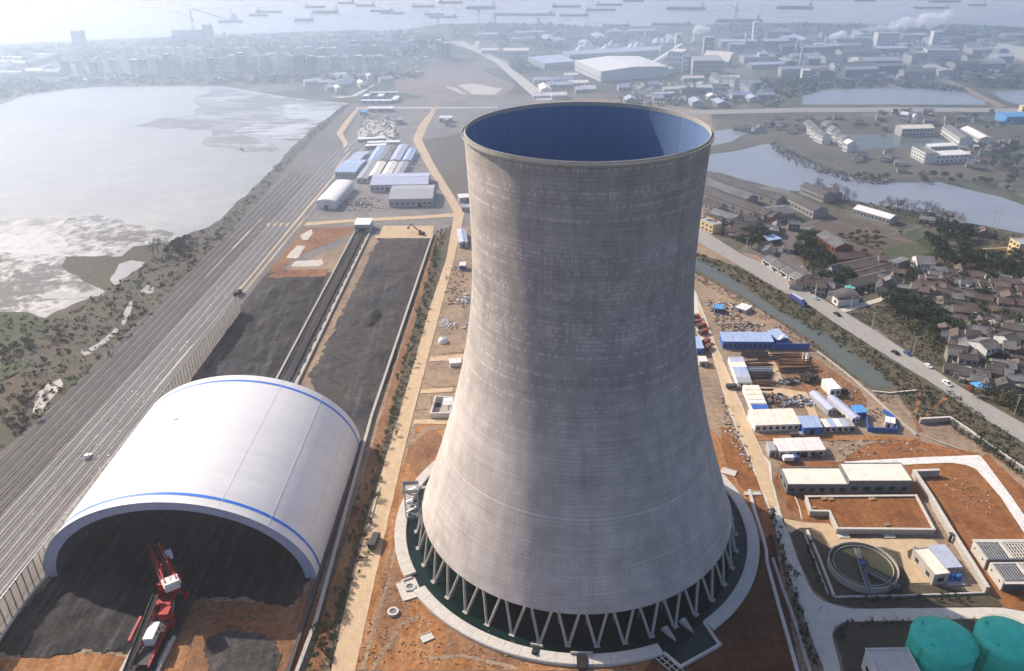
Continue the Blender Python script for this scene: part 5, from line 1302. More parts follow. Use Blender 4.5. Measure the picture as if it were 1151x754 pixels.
bld('warehouse', 'long lilac-blue roofed hall across the foot of the barrack rows', 'warehouse', (416.5, 216), (481, 215), (424, 203), 6, M_WALLG, M_LILAC, roof='gable', rh=1.8, wins=12, door=.3)
bld('warehouse', 'long plain grey hall below the lilac-blue hall', 'warehouse', (437.5, 233), (486.5, 232), (445, 217.5), 6.5, M_WALLG, M_GREYROOF, roof='gable', rh=1.8, wins=8, door=.7)
for (x0, x1, yb, xt, yt, rm, w) in ((401, 413, 206, 417, 184, M_GREYROOF, 'grey roof, first of the front row'), (414.5, 425, 203, 428, 187, M_CREAMROOF, 'cream roof, second of the front row'), (428.5, 439, 202.5, 442, 187, M_CREAMROOF, 'pale tan roof, third of the front row'), (441.5, 452.5, 202, 454, 187, M_GREYROOF, 'grey roof, last of the front row'),
        (413.5, 424, 185.5, 426, 169, M_BLUEROOF, 'blue-grey roof, first of the back row'), (425.5, 436, 185, 438, 168, M_TILEG, 'roof half cream half blue, second of the back row'), (438.5, 449.5, 185, 453, 167.5, M_LILAC, 'lilac roof, third of the back row'), (452.5, 462, 185, 464, 172, M_BLUEROOF, 'blue roof and white end, last of the back row')):
    bld('camp_barrack', 'narrow camp barrack with ' + w, 'barrack', (x0, yb), (x1, yb), (xt - (x1 - x0) * .2, yt), 4, M_WALLG, rm, roof='gable_y', rh=1.0, side=6, group=GB, wins=2)
for (x0, y0, x1, y1, w) in ((402.5, 160.5, 434, 159, 'farthest of three'), (413, 164.5, 450, 163.5, 'longest, middle of three'), (411, 168, 435, 167, 'nearest of three')):
    bld('white_barrack', 'thin white-roofed barrack north of the camp, ' + w, 'barrack', (x0, y0), (x1, y1), 6, 3.4, M_WALLG, M_WHITE, roof='flat', panels=4, wins=9, group=GB)
for (A, B, dp, w) in (((406, 117), (440, 117), 6, 'front wing'), ((408, 112), (414, 112), 14, 'left wing'), ((424, 112), (430, 112), 14, 'middle wing'), ((440, 116), (446, 116), 22, 'right wing'), ((416, 108), (447, 107.5), 5, 'rear wing')):
    bld('compound_wing', 'low white %s of the square walled compound beyond the road' % w, 'building', A, B, dp, 4, M_WALLG, M_WHITE, roof='flat', parapet=0, wins=4)
for (A, B, dp, h, rm, lb) in (((414, 126), (442, 126), 7, 4, M_WHITEROOF, 'long thin white shed just south of the far cross road'), ((405, 130), (412, 130), 7, 4, M_SKYBLUE, 'small bright blue-roofed hut near the far cross road'), ((446, 140), (452, 140), 9, 5, M_GREYROOF, 'grey hut beside the pale works yard'), ((494, 138), (508, 138), 8, 5, M_WHITEROOF, 'white hut left of the tower rim'), ((500, 142), (504, 142), 8, 7, M_LILAC, 'little tower-like hut left of the tower rim')):
    bld('far_shed', lb, 'shed', A, B, dp, h, M_WALLG, rm, roof='mono', rh=.6, panels=2, wins=3)

# -- right bank: brick workshops by the pond
WK = [((790, 203), (872, 232), 11, 5, 'longest dark workshop along the pond shore'), ((784, 211), (838, 231), 13, 5, 'workshop with mottled roof second from the pond'), ((783, 222), (858, 250), 13, 5.5, 'long brown-roofed workshop in the middle of the cluster'), ((786, 232), (806, 240), 10, 4, 'short workshop with dull blue roof patch near the tower'), ((797, 246), (822, 254), 12, 4.5, 'grey-roofed shed behind the yellow house'), ((822, 250), (845, 258), 12, 4.5, 'square grey shed right of the yellow house'), ((846, 246), (866, 252), 16, 5, 'low brown-roofed shed joined to the orange brick gable'), ((862, 250), (893, 247), 17, 5.5, 'wide flat brown roof beside the orange brick gable'), ((880, 229), (913, 246), 13, 6, 'pale grey-roofed workshop with a row of arched windows'), ((898, 217), (925, 228), 11, 6, 'red-edged workshop by the bare trees'), ((868, 222), (882, 227), 10, 5, 'small brick shed between two workshops'), ((925, 222), (934, 226), 10, 5, 'square pale house next to the bare shore trees'), ((822, 262), (842, 268), 9, 4, 'small dark shed by the main road trees'), ((852, 262), (872, 266), 8, 4, 'brown shed at the edge of the dusty yard')]
for i, (A, B, dp, h, lb) in enumerate(WK):
    bld('workshop', lb, 'workshop', A, B, dp, h, M_BRICK if i == 6 else M_PLASTER, (M_TILE, M_TILEG, M_TILE)[i % 3], roof='gable', rh=2.2, wins=8 if B[0] - A[0] > 25 else 4, group='brick workshops by the pond')
bld('yellow_house', 'yellow house with red corner beside the main road', 'house', (783, 255), (800.5, 263), 8, 6, M_CREAM, M_GREYROOF, wins=4, rows=2, parapet=.8)
bld('blue_lorry_shed', 'pale blue-striped open shed in the dusty yard', 'shed', (863, 276), (878, 273.5), 9, 3.5, M_WALLD, M_BLUEROOF, roof='flat', panels=3)
bld('red_building', 'red-orange brick hall with grey roof among dark trees', 'building', (915.5, 276), (936.5, 291), 13, 8, M_BRICK, M_TILEG, roof='gable', rh=2.4, wins=5, rows=2)
bld('brown_hall', 'brown-roofed hall right of the red brick hall', 'hall', (938, 299), (973, 297), 12, 4.5, M_BRICK, M_TILE2, roof='gable', rh=2, wins=5)
bld('brown_hall', 'grey-brown hall in front of the brown-roofed hall', 'hall', (952, 311), (988, 304), 11, 4.5, M_PLASTER, M_TILE, roof='gable', rh=2, wins=6)
bld('brown_hall', 'long low hall facing the side lane, nearer the main road', 'hall', (958, 330), (1008, 318), 12, 4, M_PLASTER, M_TILE, roof='gable', rh=2, wins=7)
bld('brown_hall', 'long hall with pale ridge above the side lane', 'hall', (964, 319), (1003, 309), 9, 4, M_PLASTER, M_TILE2, roof='gable', rh=2, wins=6)
bld('stable', 'long white-striped roof standing alone on the pond meadow', 'long house', (958, 241), (999, 253), 11, 4.5, M_WALLG, M_WHITEROOF, roof='gable', rh=1.8, wins=10)
bld('cream_house', 'cream three-storey house at the right edge below the pond', 'house', (1131, 284), (1142, 291), 12, 10, M_CREAM, M_GREYROOF, wins=3, rows=3)
wall_thing('garden_wall', 'pale garden wall running left from the cream house', 'wall', [(1104, 284), (1132, 283)], .8, 3, M_CREAM)
bld('white_villa', 'white two-storey villa with grey pitched roofs among dark trees', 'house', (1029, 307), (1049, 308), 12, 6.5, M_WALLW, M_TILEG, roof='gable', rh=3, wins=5, rows=2)
bld('pink_house', 'pinkish house at the edge of the dark tree belt', 'house', (996, 304), (1007, 308), 12, 7, M_PLASTER, M_TILEG, wins=2, rows=2)
bld('balcony_house', 'white balconied house block facing the road, above the blue stall', 'house', (1105, 410), (1119, 406), 11, 8.5, M_WALLW, M_TILEG, wins=3, rows=3, roof='gable', rh=2)
bld('balcony_house', 'second white house right of the balconied house', 'house', (1132, 399), (1144, 396), 10, 7, M_WALLW, M_TILE, wins=3, rows=2, roof='gable', rh=2)
bld('round_gable_house', 'white curved-gable shopfront at the corner of main road and side lane', 'shop', (930, 336), (941, 345), 13, 4.5, M_WALLW, M_TILE, roof='vault', rh=2.2, wins=2)
bld('roadside_shop', 'low dark shop beside the curved-gable shopfront', 'shop', (945, 344), (962, 337), 10, 4, M_PLASTER, M_TILE, roof='gable', rh=1.6, wins=3)
bld('roadside_shop', 'teal-roofed kiosk near the curved-gable shopfront', 'kiosk', (953, 332), (960, 331), 4, 4, M_WALLW, pmat('teal_roof', (.12, .42, .40), .6), roof='mono', rh=.3, panels=1, door=.5)
bld('white_chapel', 'narrow white gabled house in front of the dark trees', 'house', (928, 313), (934, 316), 8, 7, M_WALLW, M_TILEG, roof='gable_y', rh=2.5, wins=1, rows=2)
for (A, B, lb) in (((856, 296), (865, 302), 'first low roadside house of the terrace, nearest the dusty yard'), ((866, 303), (874, 308), 'second low roadside house of the terrace'), ((875, 308), (884, 314), 'third low roadside house, with a white gable'), ((886, 315), (895, 320), 'dark-roofed low roadside house at the terrace end')):
    bld('roadside_house', lb, 'house', A, B, 9, 3.6, M_WALLW, M_TILEG, roof='gable', rh=1.8, wins=2, door=.5, group='terrace of roadside houses')

# -- village: houses in clusters
def village(poly_px, n, lab, group, mats, seed, smin=5, smax=10.5, hmax=4.6, yaw0=-.35, wallm=None, long=1.0):
    r = random.Random(seed)
    poly = [G(*q) for q in poly_px]
    placed = []
    protos = []
    tries = 0
    while len(placed) < n and tries < n * 40:
        tries += 1
        p = rand_in(poly, r)
        w, d = r.uniform(smin, smax) * long, r.uniform(6, 9)
        rad = (w + d) / 3.4
        if any((p - q).length < (rad + s) * .62 for q, s in placed): continue
        yw = yaw0 + r.choice((0, 0, 0, math.pi / 2)) + r.uniform(-.12, .12)
        placed.append((p, rad))
        ux = Vector((math.cos(yw), math.sin(yw), 0)); 
        h = r.uniform(2.6, hmax) if r.random() < .75 else r.uniform(hmax, hmax + 1.6)
        roofk = r.random()
        rm_ = r.choice(mats); fl_ = roofk >= .86
        lab2 = lab.replace('village house', ('flat-roofed ' if fl_ else {M_TILE: 'dark-tiled ', M_TILE2: 'brown-tiled ', M_TILEG: 'grey-tiled '}.get(rm_, 'pale-roofed ')) + 'village house')
        vh = bld('village_house', lab2, 'house', p - ux * w / 2, p + ux * w / 2, d, h, wallm or (M_PLASTER if r.random() < .82 else M_WALLG), rm_, roof='flat' if fl_ else 'gable', rh=r.uniform(1.4, 2.2), wins=r.randint(2, 3), rows=2 if h > 5 else 1, group=group, world_pts=True)
        if r.random() < .5:
            ew, ed, eh = r.uniform(2, 4), r.uniform(2, 3.5), r.uniform(1.8, 2.6)
            piece('extension', M_PLASTER, vh, (r.uniform(ew / 2, w - ew / 2), -ed / 2 + .02, 0), (ew, ed, eh)); ex = vh.children[-1]
            piece('extension_roof', r.choice(mats), vh, (ex.location.x, -ed / 2 - .1, eh + .01), (ew + .5, ed + .4, .18), rot=(.1, 0, 0))
        if r.random() < .3: piece('chimney', M_PLASTER, vh, (r.uniform(1, w - 1), d * .7, h), (.6, .6, 2.2))
        if r.random() < .25: piece('water_heater', M_WHITE, vh, (r.uniform(1, w - 1), d * .35, h + .6), (1.4, .9, .5), rot=(.45, 0, 0))
RV = [M_TILE, M_TILE2, M_TILEG]
village([(1004, 332), (1060, 306), (1100, 330), (1076, 372), (1040, 352)], 30, 'weathered village house in the upper cluster behind the waste ground', 'upper village houses', RV, 1)
village([(1048, 322), (1082, 312), (1151, 340), (1151, 366), (1100, 352), (1080, 372)], 36, 'small village house in the middle of the packed village', 'packed village houses', [M_TILE2, M_TILE2, M_TILE], 2, long=1.4)
village([(1084, 384), (1112, 360), (1165, 372), (1165, 426), (1122, 424), (1090, 416)], 34, 'small village house in the lower cluster near the blue stall', 'lower village houses', RV, 3)
village([(1064, 424), (1080, 414), (1150, 424), (1151, 442), (1100, 436)], 16, 'low dark-roofed shack in the row behind the roadside stall', 'roadside shacks', [M_TILE, M_TILEG], 4, hmax=3.6)
village([(898, 322), (925, 308), (950, 320), (935, 336), (915, 334)], 13, 'small house between the main road and the dark tree clump', 'houses by the road bend', RV, 5, hmax=4.5)
village([(795, 238), (850, 256), (836, 272), (800, 262)], 16, 'tiny grey-roofed hut packed between workshops and main road', 'huts by the workshops', RV, 6, hmax=4)
village([(1010, 236), (1060, 246), (1110, 258), (1140, 262), (1100, 268), (1040, 256)], 7, 'low shed on the open shore of the long pond', 'shore sheds', RV, 7, hmax=4)

village([(1066, 372), (1096, 380), (1086, 424), (1066, 414)], 9, 'small village house on the near side of the lower cluster', 'near lower houses', RV, 15)
village([(1112, 318), (1165, 320), (1165, 344), (1120, 336)], 12, 'small village house below the grove of the cream house', 'houses below the grove', RV, 16)
village([(982, 300), (1008, 302), (1010, 332), (985, 334)], 9, 'small village house between the long halls and the upper cluster', 'houses beside the long halls', RV, 17)
village([(846, 250), (905, 262), (900, 300), (856, 284)], 9, 'low tiled hut at the rim of the dusty yard', 'huts round the dusty yard', RV, 18, hmax=3.6)
# -- beyond the long pond
bld('hall', 'pale-roofed hall with a row of blue-shadowed bays beyond the pond', 'hall', (1012.5, 154), (1048.5, 153), 14, 8, M_WALLG, M_CREAMROOF, roof='gable', rh=2, wins=9, rows=2)
bld('long_house', 'long cream two-storey house block running down towards the pond', 'house block', (1057, 151), (1077, 165), 12, 8, M_WALLW, M_TILEG, roof='gable', rh=2, wins=12, rows=2)
bld('long_house', 'second house block parallel to the long cream one, farther right', 'house block', (1078, 152), (1099, 164), 12, 7, M_WALLW, M_WHITEROOF, roof='gable', rh=2, wins=10, rows=2)
bld('hall', 'white-fronted hall with pale roof closest to the far pond shore', 'hall', (1051, 184), (1087, 182), 12, 7, M_WALLW, M_WHITEROOF, roof='mono', rh=.6, panels=6, wins=7, rows=2)
bld('hall', 'thin white-roofed hall behind the white-fronted hall', 'hall', (1045, 171), (1075, 169.5), 8, 5, M_WALLG, M_WHITE, roof='mono', rh=.5, panels=5, wins=7)
bld('corner_house', 'white stepped house left of the white-fronted hall', 'house', (1023, 176), (1038, 184), 12, 9, M_WALLW, M_TILEG, wins=5, rows=3)
bld('corner_house', 'white house with a bright gable beside the far road', 'house', (1010, 137), (1018, 138), 10, 8, M_WALLW, M_WHITEROOF, wins=2, rows=2, roof='gable', rh=2)
t = thing('silo', 'small white domed silo beside the house with the bright gable', 'silo', G(1027, 138)); mb = MB(); mb.lathe([(3, 0), (3, 7), (2.2, 9), (0, 10)], 16); mb.build('silo_body', M_WHITE, t, smooth=True); piece('vent', M_STEEL, t, (0, 0, 9.8), (1, 1, .8))
bld('blue_warehouse', 'bright blue-roofed warehouse at the right picture edge', 'warehouse', (1130, 139), (1165, 138), 20, 7, M_SKYBLUE, M_SKYBLUE, roof='gable', rh=1.5, wins=5)
bld('cream_house', 'small cream house behind the bright blue-roofed warehouse', 'house', (1148, 127), (1154, 127), 8, 7, M_CREAM, M_WHITEROOF, wins=2)
for k, (x, y) in enumerate(((902, 146), (906, 150), (910, 154), (914, 158), (918, 160))):
    bld('white_villa', 'white villa in the left row of five on the terrace beyond the pond', 'house', (x, y), (x + 5.5, y + 2.4), 9, 8, M_WALLW, M_TILEG, roof='gable', rh=2.4, wins=3, rows=2, group='left villa row beyond the pond')
for k, (x, y) in enumerate(((922, 147), (928, 153), (934, 158), (940, 163), (946, 169))):
    bld('white_villa', 'white villa in the right row of five on the terrace beyond the pond', 'house', (x, y), (x + 5.5, y + 2.4), 9, 8, M_WALLW, M_WHITEROOF if k > 3 else M_TILEG, roof='gable', rh=2.4, wins=3, rows=2, group='right villa row beyond the pond')
village([(826, 150), (850, 134), (880, 138), (872, 152)], 9, 'low hut on the shore between the dyke and the far road', 'shore huts', RV, 8, hmax=4)
village([(1000, 128), (1100, 130), (1120, 150), (1090, 146), (1040, 142)], 14, 'hazy small house along the far road beyond the pond', 'houses along the far road', RV + [M_WHITEROOF], 9)
village([(1090, 160), (1140, 160), (1151, 176), (1110, 178)], 7, 'hazy small house among trees right of the far house blocks', 'houses right of the far blocks', RV, 10)

village([(870, 150), (900, 134), (1000, 132), (1000, 148), (945, 150), (900, 160)], 16, 'hazy low shed on the terrace between far road and ponds', 'terrace sheds', RV, 12, hmax=4)
village([(960, 172), (1015, 172), (1018, 196), (970, 196)], 7, 'low hut on the brown plot above the pond shore', 'plot huts', RV, 13, hmax=3.5)
village([(1080, 166), (1100, 168), (1110, 190), (1092, 196)], 8, 'hazy shed behind the white-fronted hall', 'sheds behind the hall', RV + [M_WHITEROOF], 14, hmax=4)
# -- factory belt
bld('factory_hall', 'very large white-roofed factory hall with a lit cream gable wall', 'factory hall', (646, 79), (675, 92), (702, 68), 13, M_HAZEW, M_WHITEROOF, roof='gable', rh=3, wins=9, rows=1)
bld('factory_hall', 'flat grey hall behind the large white factory hall', 'factory hall', (612, 79), (648, 76), 60, 9, M_WALLG, M_LILAC, roof='flat', parapet=0, wins=8)
bld('factory_hall', 'long low mauve-roofed hall stretching behind the white factory hall', 'factory hall', (640, 68), (745, 62), 34, 8, M_WALLG, M_LILAC, roof='gable', rh=2, wins=14)
bld('factory_annex', 'low pale annex right of the large white factory hall', 'annex', (722, 86), (758, 82), 14, 6, M_HAZEW, M_BLUEROOF, roof='mono', rh=.8, panels=5, wins=7)
bld('process_tower', 'white blocky process tower fed by the inclined gallery', 'tower building', (750, 80), (766, 81), 26, 26, M_HAZEW, M_WHITEROOF, wins=4, rows=4)
bld('process_tower', 'slim upper turret rising behind the white process tower', 'tower building', (758, 68), (765, 68), 10, 36, M_HAZEW, M_WHITEROOF, wins=1, rows=5)
bld('process_tower', 'narrow white annex tower on the right flank of the process tower', 'tower building', (766.5, 82), (773, 82), 18, 22, M_HAZEW, M_WHITEROOF, wins=2, rows=4)
bld('process_tower', 'tiny white tower left of the inclined gallery foot', 'tower building', (741, 66), (745, 66), 8, 18, M_HAZEW, M_WHITEROOF, wins=1, rows=3)
t = thing('conveyor_gallery', 'white enclosed conveyor gallery sloping up to the process tower', 'conveyor', G(725, 80))
a, b = Vector((0, 0, 4)), G(764, 72) - G(725, 80) + Vector((0, 0, 26))
mb = MB(); mb.beam(a, b, 4, 4); mb.build('gallery', M_WHITE, t)
for k in range(3):
    p = a.lerp(b, .25 + .25 * k); mb = MB(); mb.beam((p.x, p.y, 0), p, 1.2); mb.build('trestle', M_HAZEW, t)
bld('factory_block', 'tall blue-grey factory block right of the process tower', 'factory block', (778, 86), (812, 86), 40, 20, M_WALLG, M_GREYROOF, wins=10, rows=4)
bld('factory_block', 'twin grey silo tower above the blue-grey factory block', 'tower building', (790, 66), (801, 66), 14, 30, M_WALLG, M_LILAC, wins=3, rows=5)
bld('factory_hall', 'cream sloping roof leaning on the blue-grey factory block', 'factory hall', (788, 74), (818, 76), 26, 8, M_WALLG, M_CREAMROOF, roof='mono', rh=9, panels=3)
for (x, y, h, r, lb) in ((837, 54, 26, 2.4, 'slim white chimney left of the pale tower'), (846, 52, 18, 3, 'stubby grey stack right of the slim white chimney'), (977, 44, 24, 2.2, 'grey stack with the long white smoke plume'), (927, 52, 16, 2, 'short grey stack with the small white plume'), (780, 48, 14, 3, 'stack behind the white heap of steam'), (1062, 42, 34, 2.4, 'thin dark stack near the right end of the factory'), (894, 62, 20, 2.2, 'thin grey stack in the middle of the factory'), (899, 78, 30, 2.6, 'square-looking stack between factory roofs')):
    t = thing('chimney', lb, 'chimney', G(x, y))
    mb = MB(); mb.lathe([(r, 0), (r * .7, h), (r * .5, h), (r * .5, h - 1)], 14); mb.build('shaft', M_HAZEW if 'white' in lb else M_WALLG, t, smooth=True)
    mb = MB(); mb.lathe([(r * .8, h * .9), (r * .95, h * .92), (r * .8, h * .94)], 14); mb.build('band', M_WALLG, t); piece('base', M_WALLG, t, (0, 0, 0), (r * 3, r * 3, 3))
bld('process_tower', 'pale square tower beside the chimneys near the river wharf', 'tower building', (845, 50), (851, 50), 10, 34, M_HAZEW, M_WHITEROOF, wins=2, rows=5)
for k, (x, y) in enumerate(((797, 92), (802, 94.5), (812, 97), (819, 100), (830, 102), (836, 104.5))):
    bld('white_villa', 'white gabled villa in the line of six below the factory', 'house', (x, y), (x + 5.5, y + 1.6), 8, 9 if k != 3 else 12, M_HAZEW, M_TILEG, roof='gable', rh=3, wins=2, rows=2, group='line of six white villas below the factory')
bld('office_block', 'small white office block with windows left of the far square pond', 'office', (901, 90), (910, 90), 10, 12, M_HAZEW, M_CREAMROOF, wins=3, rows=3)
bld('office_block', 'white cube-like block among the factory roofs', 'office', (916, 59), (925, 59), 10, 12, M_HAZEW, M_WHITEROOF, wins=3, rows=3)
bld('office_block', 'white square block above the dark factory sheds', 'office', (852, 72), (862, 72), 12, 14, M_HAZEW, M_LILAC, wins=3, rows=3)
bld('factory_hall', 'pale mauve-roofed hall in the middle of the factory', 'factory hall', (958, 76), (976, 76), 24, 9, M_WALLG, M_CREAMROOF, roof='gable', rh=3, wins=6)
bld('apartment_slab', 'long pale apartment slab at the far right of the factory', 'apartment block', (1118, 60), (1151, 68), 14, 14, M_HAZEW, M_GREYROOF, wins=14, rows=4)
bld('apartment_slab', 'wide pale slab right of the smoke plume', 'apartment block', (1040, 68), (1075, 68), 16, 14, M_HAZEW, M_GREYROOF, wins=12, rows=4)
bld('apartment_slab', 'pale tall block near the dark stack', 'apartment block', (1046, 56), (1056, 56), 14, 26, M_HAZEW, M_GREYROOF, wins=4, rows=6)
bld('apartment_slab', 'hazy frame building under the smoke plume', 'factory block', (984, 56), (1008, 56), 20, 24, M_HAZEW, M_GREYROOF, wins=6, rows=5)
r = random.Random(21)
def scatter_blocks(poly_px, n, name, lab, cat, group, wr, dr, hr, walls, roofs, yaw0, seed, roofk='gable', rows=1, wins=5, gapf=.75):
    r = random.Random(seed); poly = [G(*q) for q in poly_px]; placed = []; tries = 0
    while len(placed) < n and tries < n * 60:
        tries += 1
        p = rand_in(poly, r); w = r.uniform(*wr); d = r.uniform(*dr); rad = (w + d) / 3.2
        if any((p - q).length < (rad + s) * gapf for q, s in placed): continue
        placed.append((p, rad)); yw = yaw0 + r.choice((0, 0, 0, math.pi / 2)) + r.uniform(-.05, .05)
        ux = Vector((math.cos(yw), math.sin(yw), 0))
        rm_ = r.choice(roofs)
        lab2 = {M_LILAC: 'mauve-roofed', M_GREYROOF: 'grey-roofed', M_TILE: 'dark-roofed', M_TILEG: 'pale-tiled', M_WHITEROOF: 'white-roofed', M_CREAMROOF: 'cream-roofed'}.get(rm_, 'plain') + (' long ' if w > (wr[0] + wr[1]) * .5 else ' short ') + lab.replace('hazy grey ', '').replace('low ', '').replace('pale ', '').replace('small white-roofed ', 'small ')
        bld(name, lab2, cat, p - ux * w / 2, p + ux * w / 2, d, r.uniform(*hr), r.choice(walls), rm_, roof=roofk, rh=r.uniform(1.5, 3), wins=wins, rows=rows, group=group, world_pts=True, parapet=.6)
FR = [M_LILAC, M_GREYROOF, M_TILE, M_TILEG, M_GREYROOF]
scatter_blocks([(855, 40), (1000, 36), (1151, 44), (1151, 90), (1090, 84), (1010, 92), (935, 92), (880, 82), (830, 72), (826, 54)], 62, 'factory_shed', 'hazy grey factory shed in the dense works belt along the river', 'factory shed', 'sheds of the riverside works', (16, 60), (12, 26), (5, 12), [M_WALLG, M_PLASTER, M_WALLD], FR, .06, 31)
scatter_blocks([(690, 98), (780, 90), (850, 92), (890, 108), (870, 120), (720, 118)], 26, 'yard_shed', 'low shed in the cluttered ground behind the tower rim', 'shed', 'sheds behind the tower rim', (10, 30), (8, 14), (4, 6), [M_WALLG, M_PLASTER], FR + [M_WHITEROOF, M_CREAMROOF], .1, 32)
scatter_blocks([(575, 92), (640, 84), (680, 100), (660, 112), (610, 112)], 10, 'yard_shed', 'pale low shed beside the diagonal road beyond the tower', 'shed', 'sheds by the diagonal road', (10, 32), (8, 16), (3, 5), [M_WALLG, M_HAZEW], [M_WHITEROOF, M_CREAMROOF, M_LILAC], .1, 33)
scatter_blocks([(540, 40), (700, 38), (760, 36), (800, 40), (780, 46), (640, 56), (560, 52)], 18, 'wharf_shed', 'hazy low shed between the river wharf and the woods', 'shed', 'sheds along the wharf', (20, 60), (12, 20), (5, 8), [M_WALLG], FR, .06, 34)
bld('far_hall', 'long white-walled hall right of the far road fork', 'hall', (566, 63), (594, 63), 24, 8, M_HAZEW, M_CREAMROOF, roof='gable', rh=2, wins=10)
bld('far_hall', 'smaller white hall at the far road fork', 'hall', (541, 61), (560, 61), 16, 6, M_HAZEW, M_WHITEROOF, roof='gable', rh=2, wins=6)
for (x0, x1, y, h, lb) in ((491, 496, 66, 26, 'white tower block standing alone at the edge of the housing estate'), (496.5, 506, 66, 22, 'blue-grey shaded block beside the lone white tower block')):
    bld('tower_block', lb, 'apartment block', (x0, y), (x1, y), 14, h, M_HAZEW if x0 < 495 else M_WALLG, M_WHITEROOF, wins=2, rows=7)

# -- housing estate in the haze
r = random.Random(77)
def estate(rows_, lab, group):
    ORD = 'first second third fourth fifth sixth seventh eighth ninth tenth eleventh twelfth thirteenth fourteenth fifteenth sixteenth'.split()
    for q_, (x0, y0, x1, y1, n, hh) in enumerate(rows_):
        for i in range(n):
            t = (i + r.uniform(.2, .8)) / n
            x, y = x0 + (x1 - x0) * t, y0 + (y1 - y0) * t
            w = r.uniform(5.5, 9.5)
            bld('apartment_block', '%s pale apartment block from the left in the %s of the housing estate' % (ORD[i], lab[q_]), 'apartment block', (x, y), (x + w, y - .2), r.uniform(11, 15), hh * r.uniform(.8, 1.05), r.choice((M_HAZEW, M_HAZEW, M_CREAM if r.random() < .25 else M_HAZEW, M_PLASTER)), r.choice((M_GREYROOF, M_LILAC, M_WHITEROOF)), wins=3, rows=5, group=group, parapet=.9, winm=M_WALLG)
estate([(60, 84, 260, 81, 13, 18), (150, 77, 330, 76, 13, 19), (262, 81, 430, 79, 13, 21)], ('front left row', 'second front row', 'front right row'), 'front blocks of the housing estate')
estate([(200, 70, 420, 68, 16, 21), (300, 62, 480, 60, 14, 20), (120, 68, 230, 66, 8, 18)], ('middle row', 'upper middle row', 'left middle row'), 'middle blocks of the housing estate')
estate([(10, 66, 150, 60, 8, 12), (170, 57, 360, 52, 14, 16), (340, 50, 470, 46, 8, 13)], ('lone rear row', 'rear river row', 'right rear row'), 'rear blocks of the housing estate')
bld('tower_block', 'tall blue high-rise standing out above the left river shore', 'high-rise', (84, 57), (94, 57), 16, 30, M_HAZEW, M_LILAC, wins=4, rows=8, winm=M_WALLG)
bld('tower_block', 'boxy high-rise at the right end of the long riverside slab', 'high-rise', (229, 43), (237, 43), 16, 22, M_WALLG, M_LILAC, wins=3, rows=6)
bld('riverside_slab', 'long flat riverside slab in the haze on the left shore', 'slab', (194, 44), (229, 43), 16, 14, M_WALLG, M_LILAC, wins=10, rows=3)
scatter_blocks([(0, 95), (60, 88), (60, 62), (0, 70)], 14, 'shore_house', 'blurred low building at the far left edge above the mudflat', 'building', 'low buildings at the far left', (18, 50), (10, 16), (5, 9), [M_HAZEW, M_WALLG], FR + [M_WHITEROOF], -.1, 35)
scatter_blocks([(345, 95), (380, 88), (440, 88), (430, 98), (380, 104)], 16, 'plot_house', 'small white-roofed house on the green land left of the red waste', 'house', 'small houses on the green land', (8, 22), (6, 10), (4, 6), [M_HAZEW], [M_WHITEROOF, M_CREAMROOF, M_LILAC], .4, 36)
# ------------------------------------------------------------------ plants
def leaf_cloud(mb, rng, c, rx, rz, n, s, gaps=.35):
    """leaf clumps through the volume, with gaps and lobes"""
    lobes = [(Vector((rng.gauss(0, .42) * rx, rng.gauss(0, .42) * rx, rng.uniform(-.55, .7) * rz)), rng.uniform(.35, .6)) for _ in range(9)]
    k = 0
    while k < n:
        lo, sc = rng.choice(lobes)
        d = Vector((rng.gauss(0, 1), rng.gauss(0, 1), rng.gauss(0, 1))).normalized() * rng.uniform(.55, 1.0) ** .5
        p = Vector(c) + lo + Vector((d.x * rx * sc, d.y * rx * sc, d.z * rz * sc))
        a = Vector((rng.gauss(0, 1), rng.gauss(0, 1), rng.gauss(0, .6))).normalized() * s * rng.uniform(.5, 1.2)
        b = a.cross(Vector((rng.gauss(0, 1), rng.gauss(0, 1), rng.gauss(0, 1)))).normalized() * s * rng.uniform(.4, .9)
        mb.add([p - a, p + b * .8, p + a, p - b * .7], [(0, 1, 2, 3)])
        k += 1

def make_tree(name, label, group, seed, h, rx, n, s, leaf, bare=False):
    rng = random.Random(seed)
    t = thing(name, label, 'tree', (0, 0, -100), 0, group)
    mb = MB()
    mb.tube((0, 0, -.3), (rng.uniform(-.2, .2), rng.uniform(-.2, .2), h * .45), h * .028, 6, h * .016)
    for k in range(7 if bare else 4):
        a = rng.uniform(0, 6.28); z = h * rng.uniform(.3, .5)
        e = Vector((math.cos(a) * rx * rng.uniform(.4, .8), math.sin(a) * rx * rng.uniform(.4, .8), h * rng.uniform(.6, .92)))
        mb.tube((0, 0, z), e, h * .012, 4, h * .004)
        if bare:
            for q in range(5):
                p = Vector((0, 0, z)).lerp(e, rng.uniform(.4, 1)); mb.tube(p, p + Vector((rng.uniform(-.3, .3) * rx, rng.uniform(-.3, .3) * rx, rng.uniform(.1, .3) * h)), h * .005, 3, h * .002)
    mb.build('trunk', M_BARK, t)
    mb = MB(); leaf_cloud(mb, rng, (0, 0, h * .64), rx, h * .38, n, s); mb.build('crown', leaf, t)
    return t
used = {}
PROTO = {}
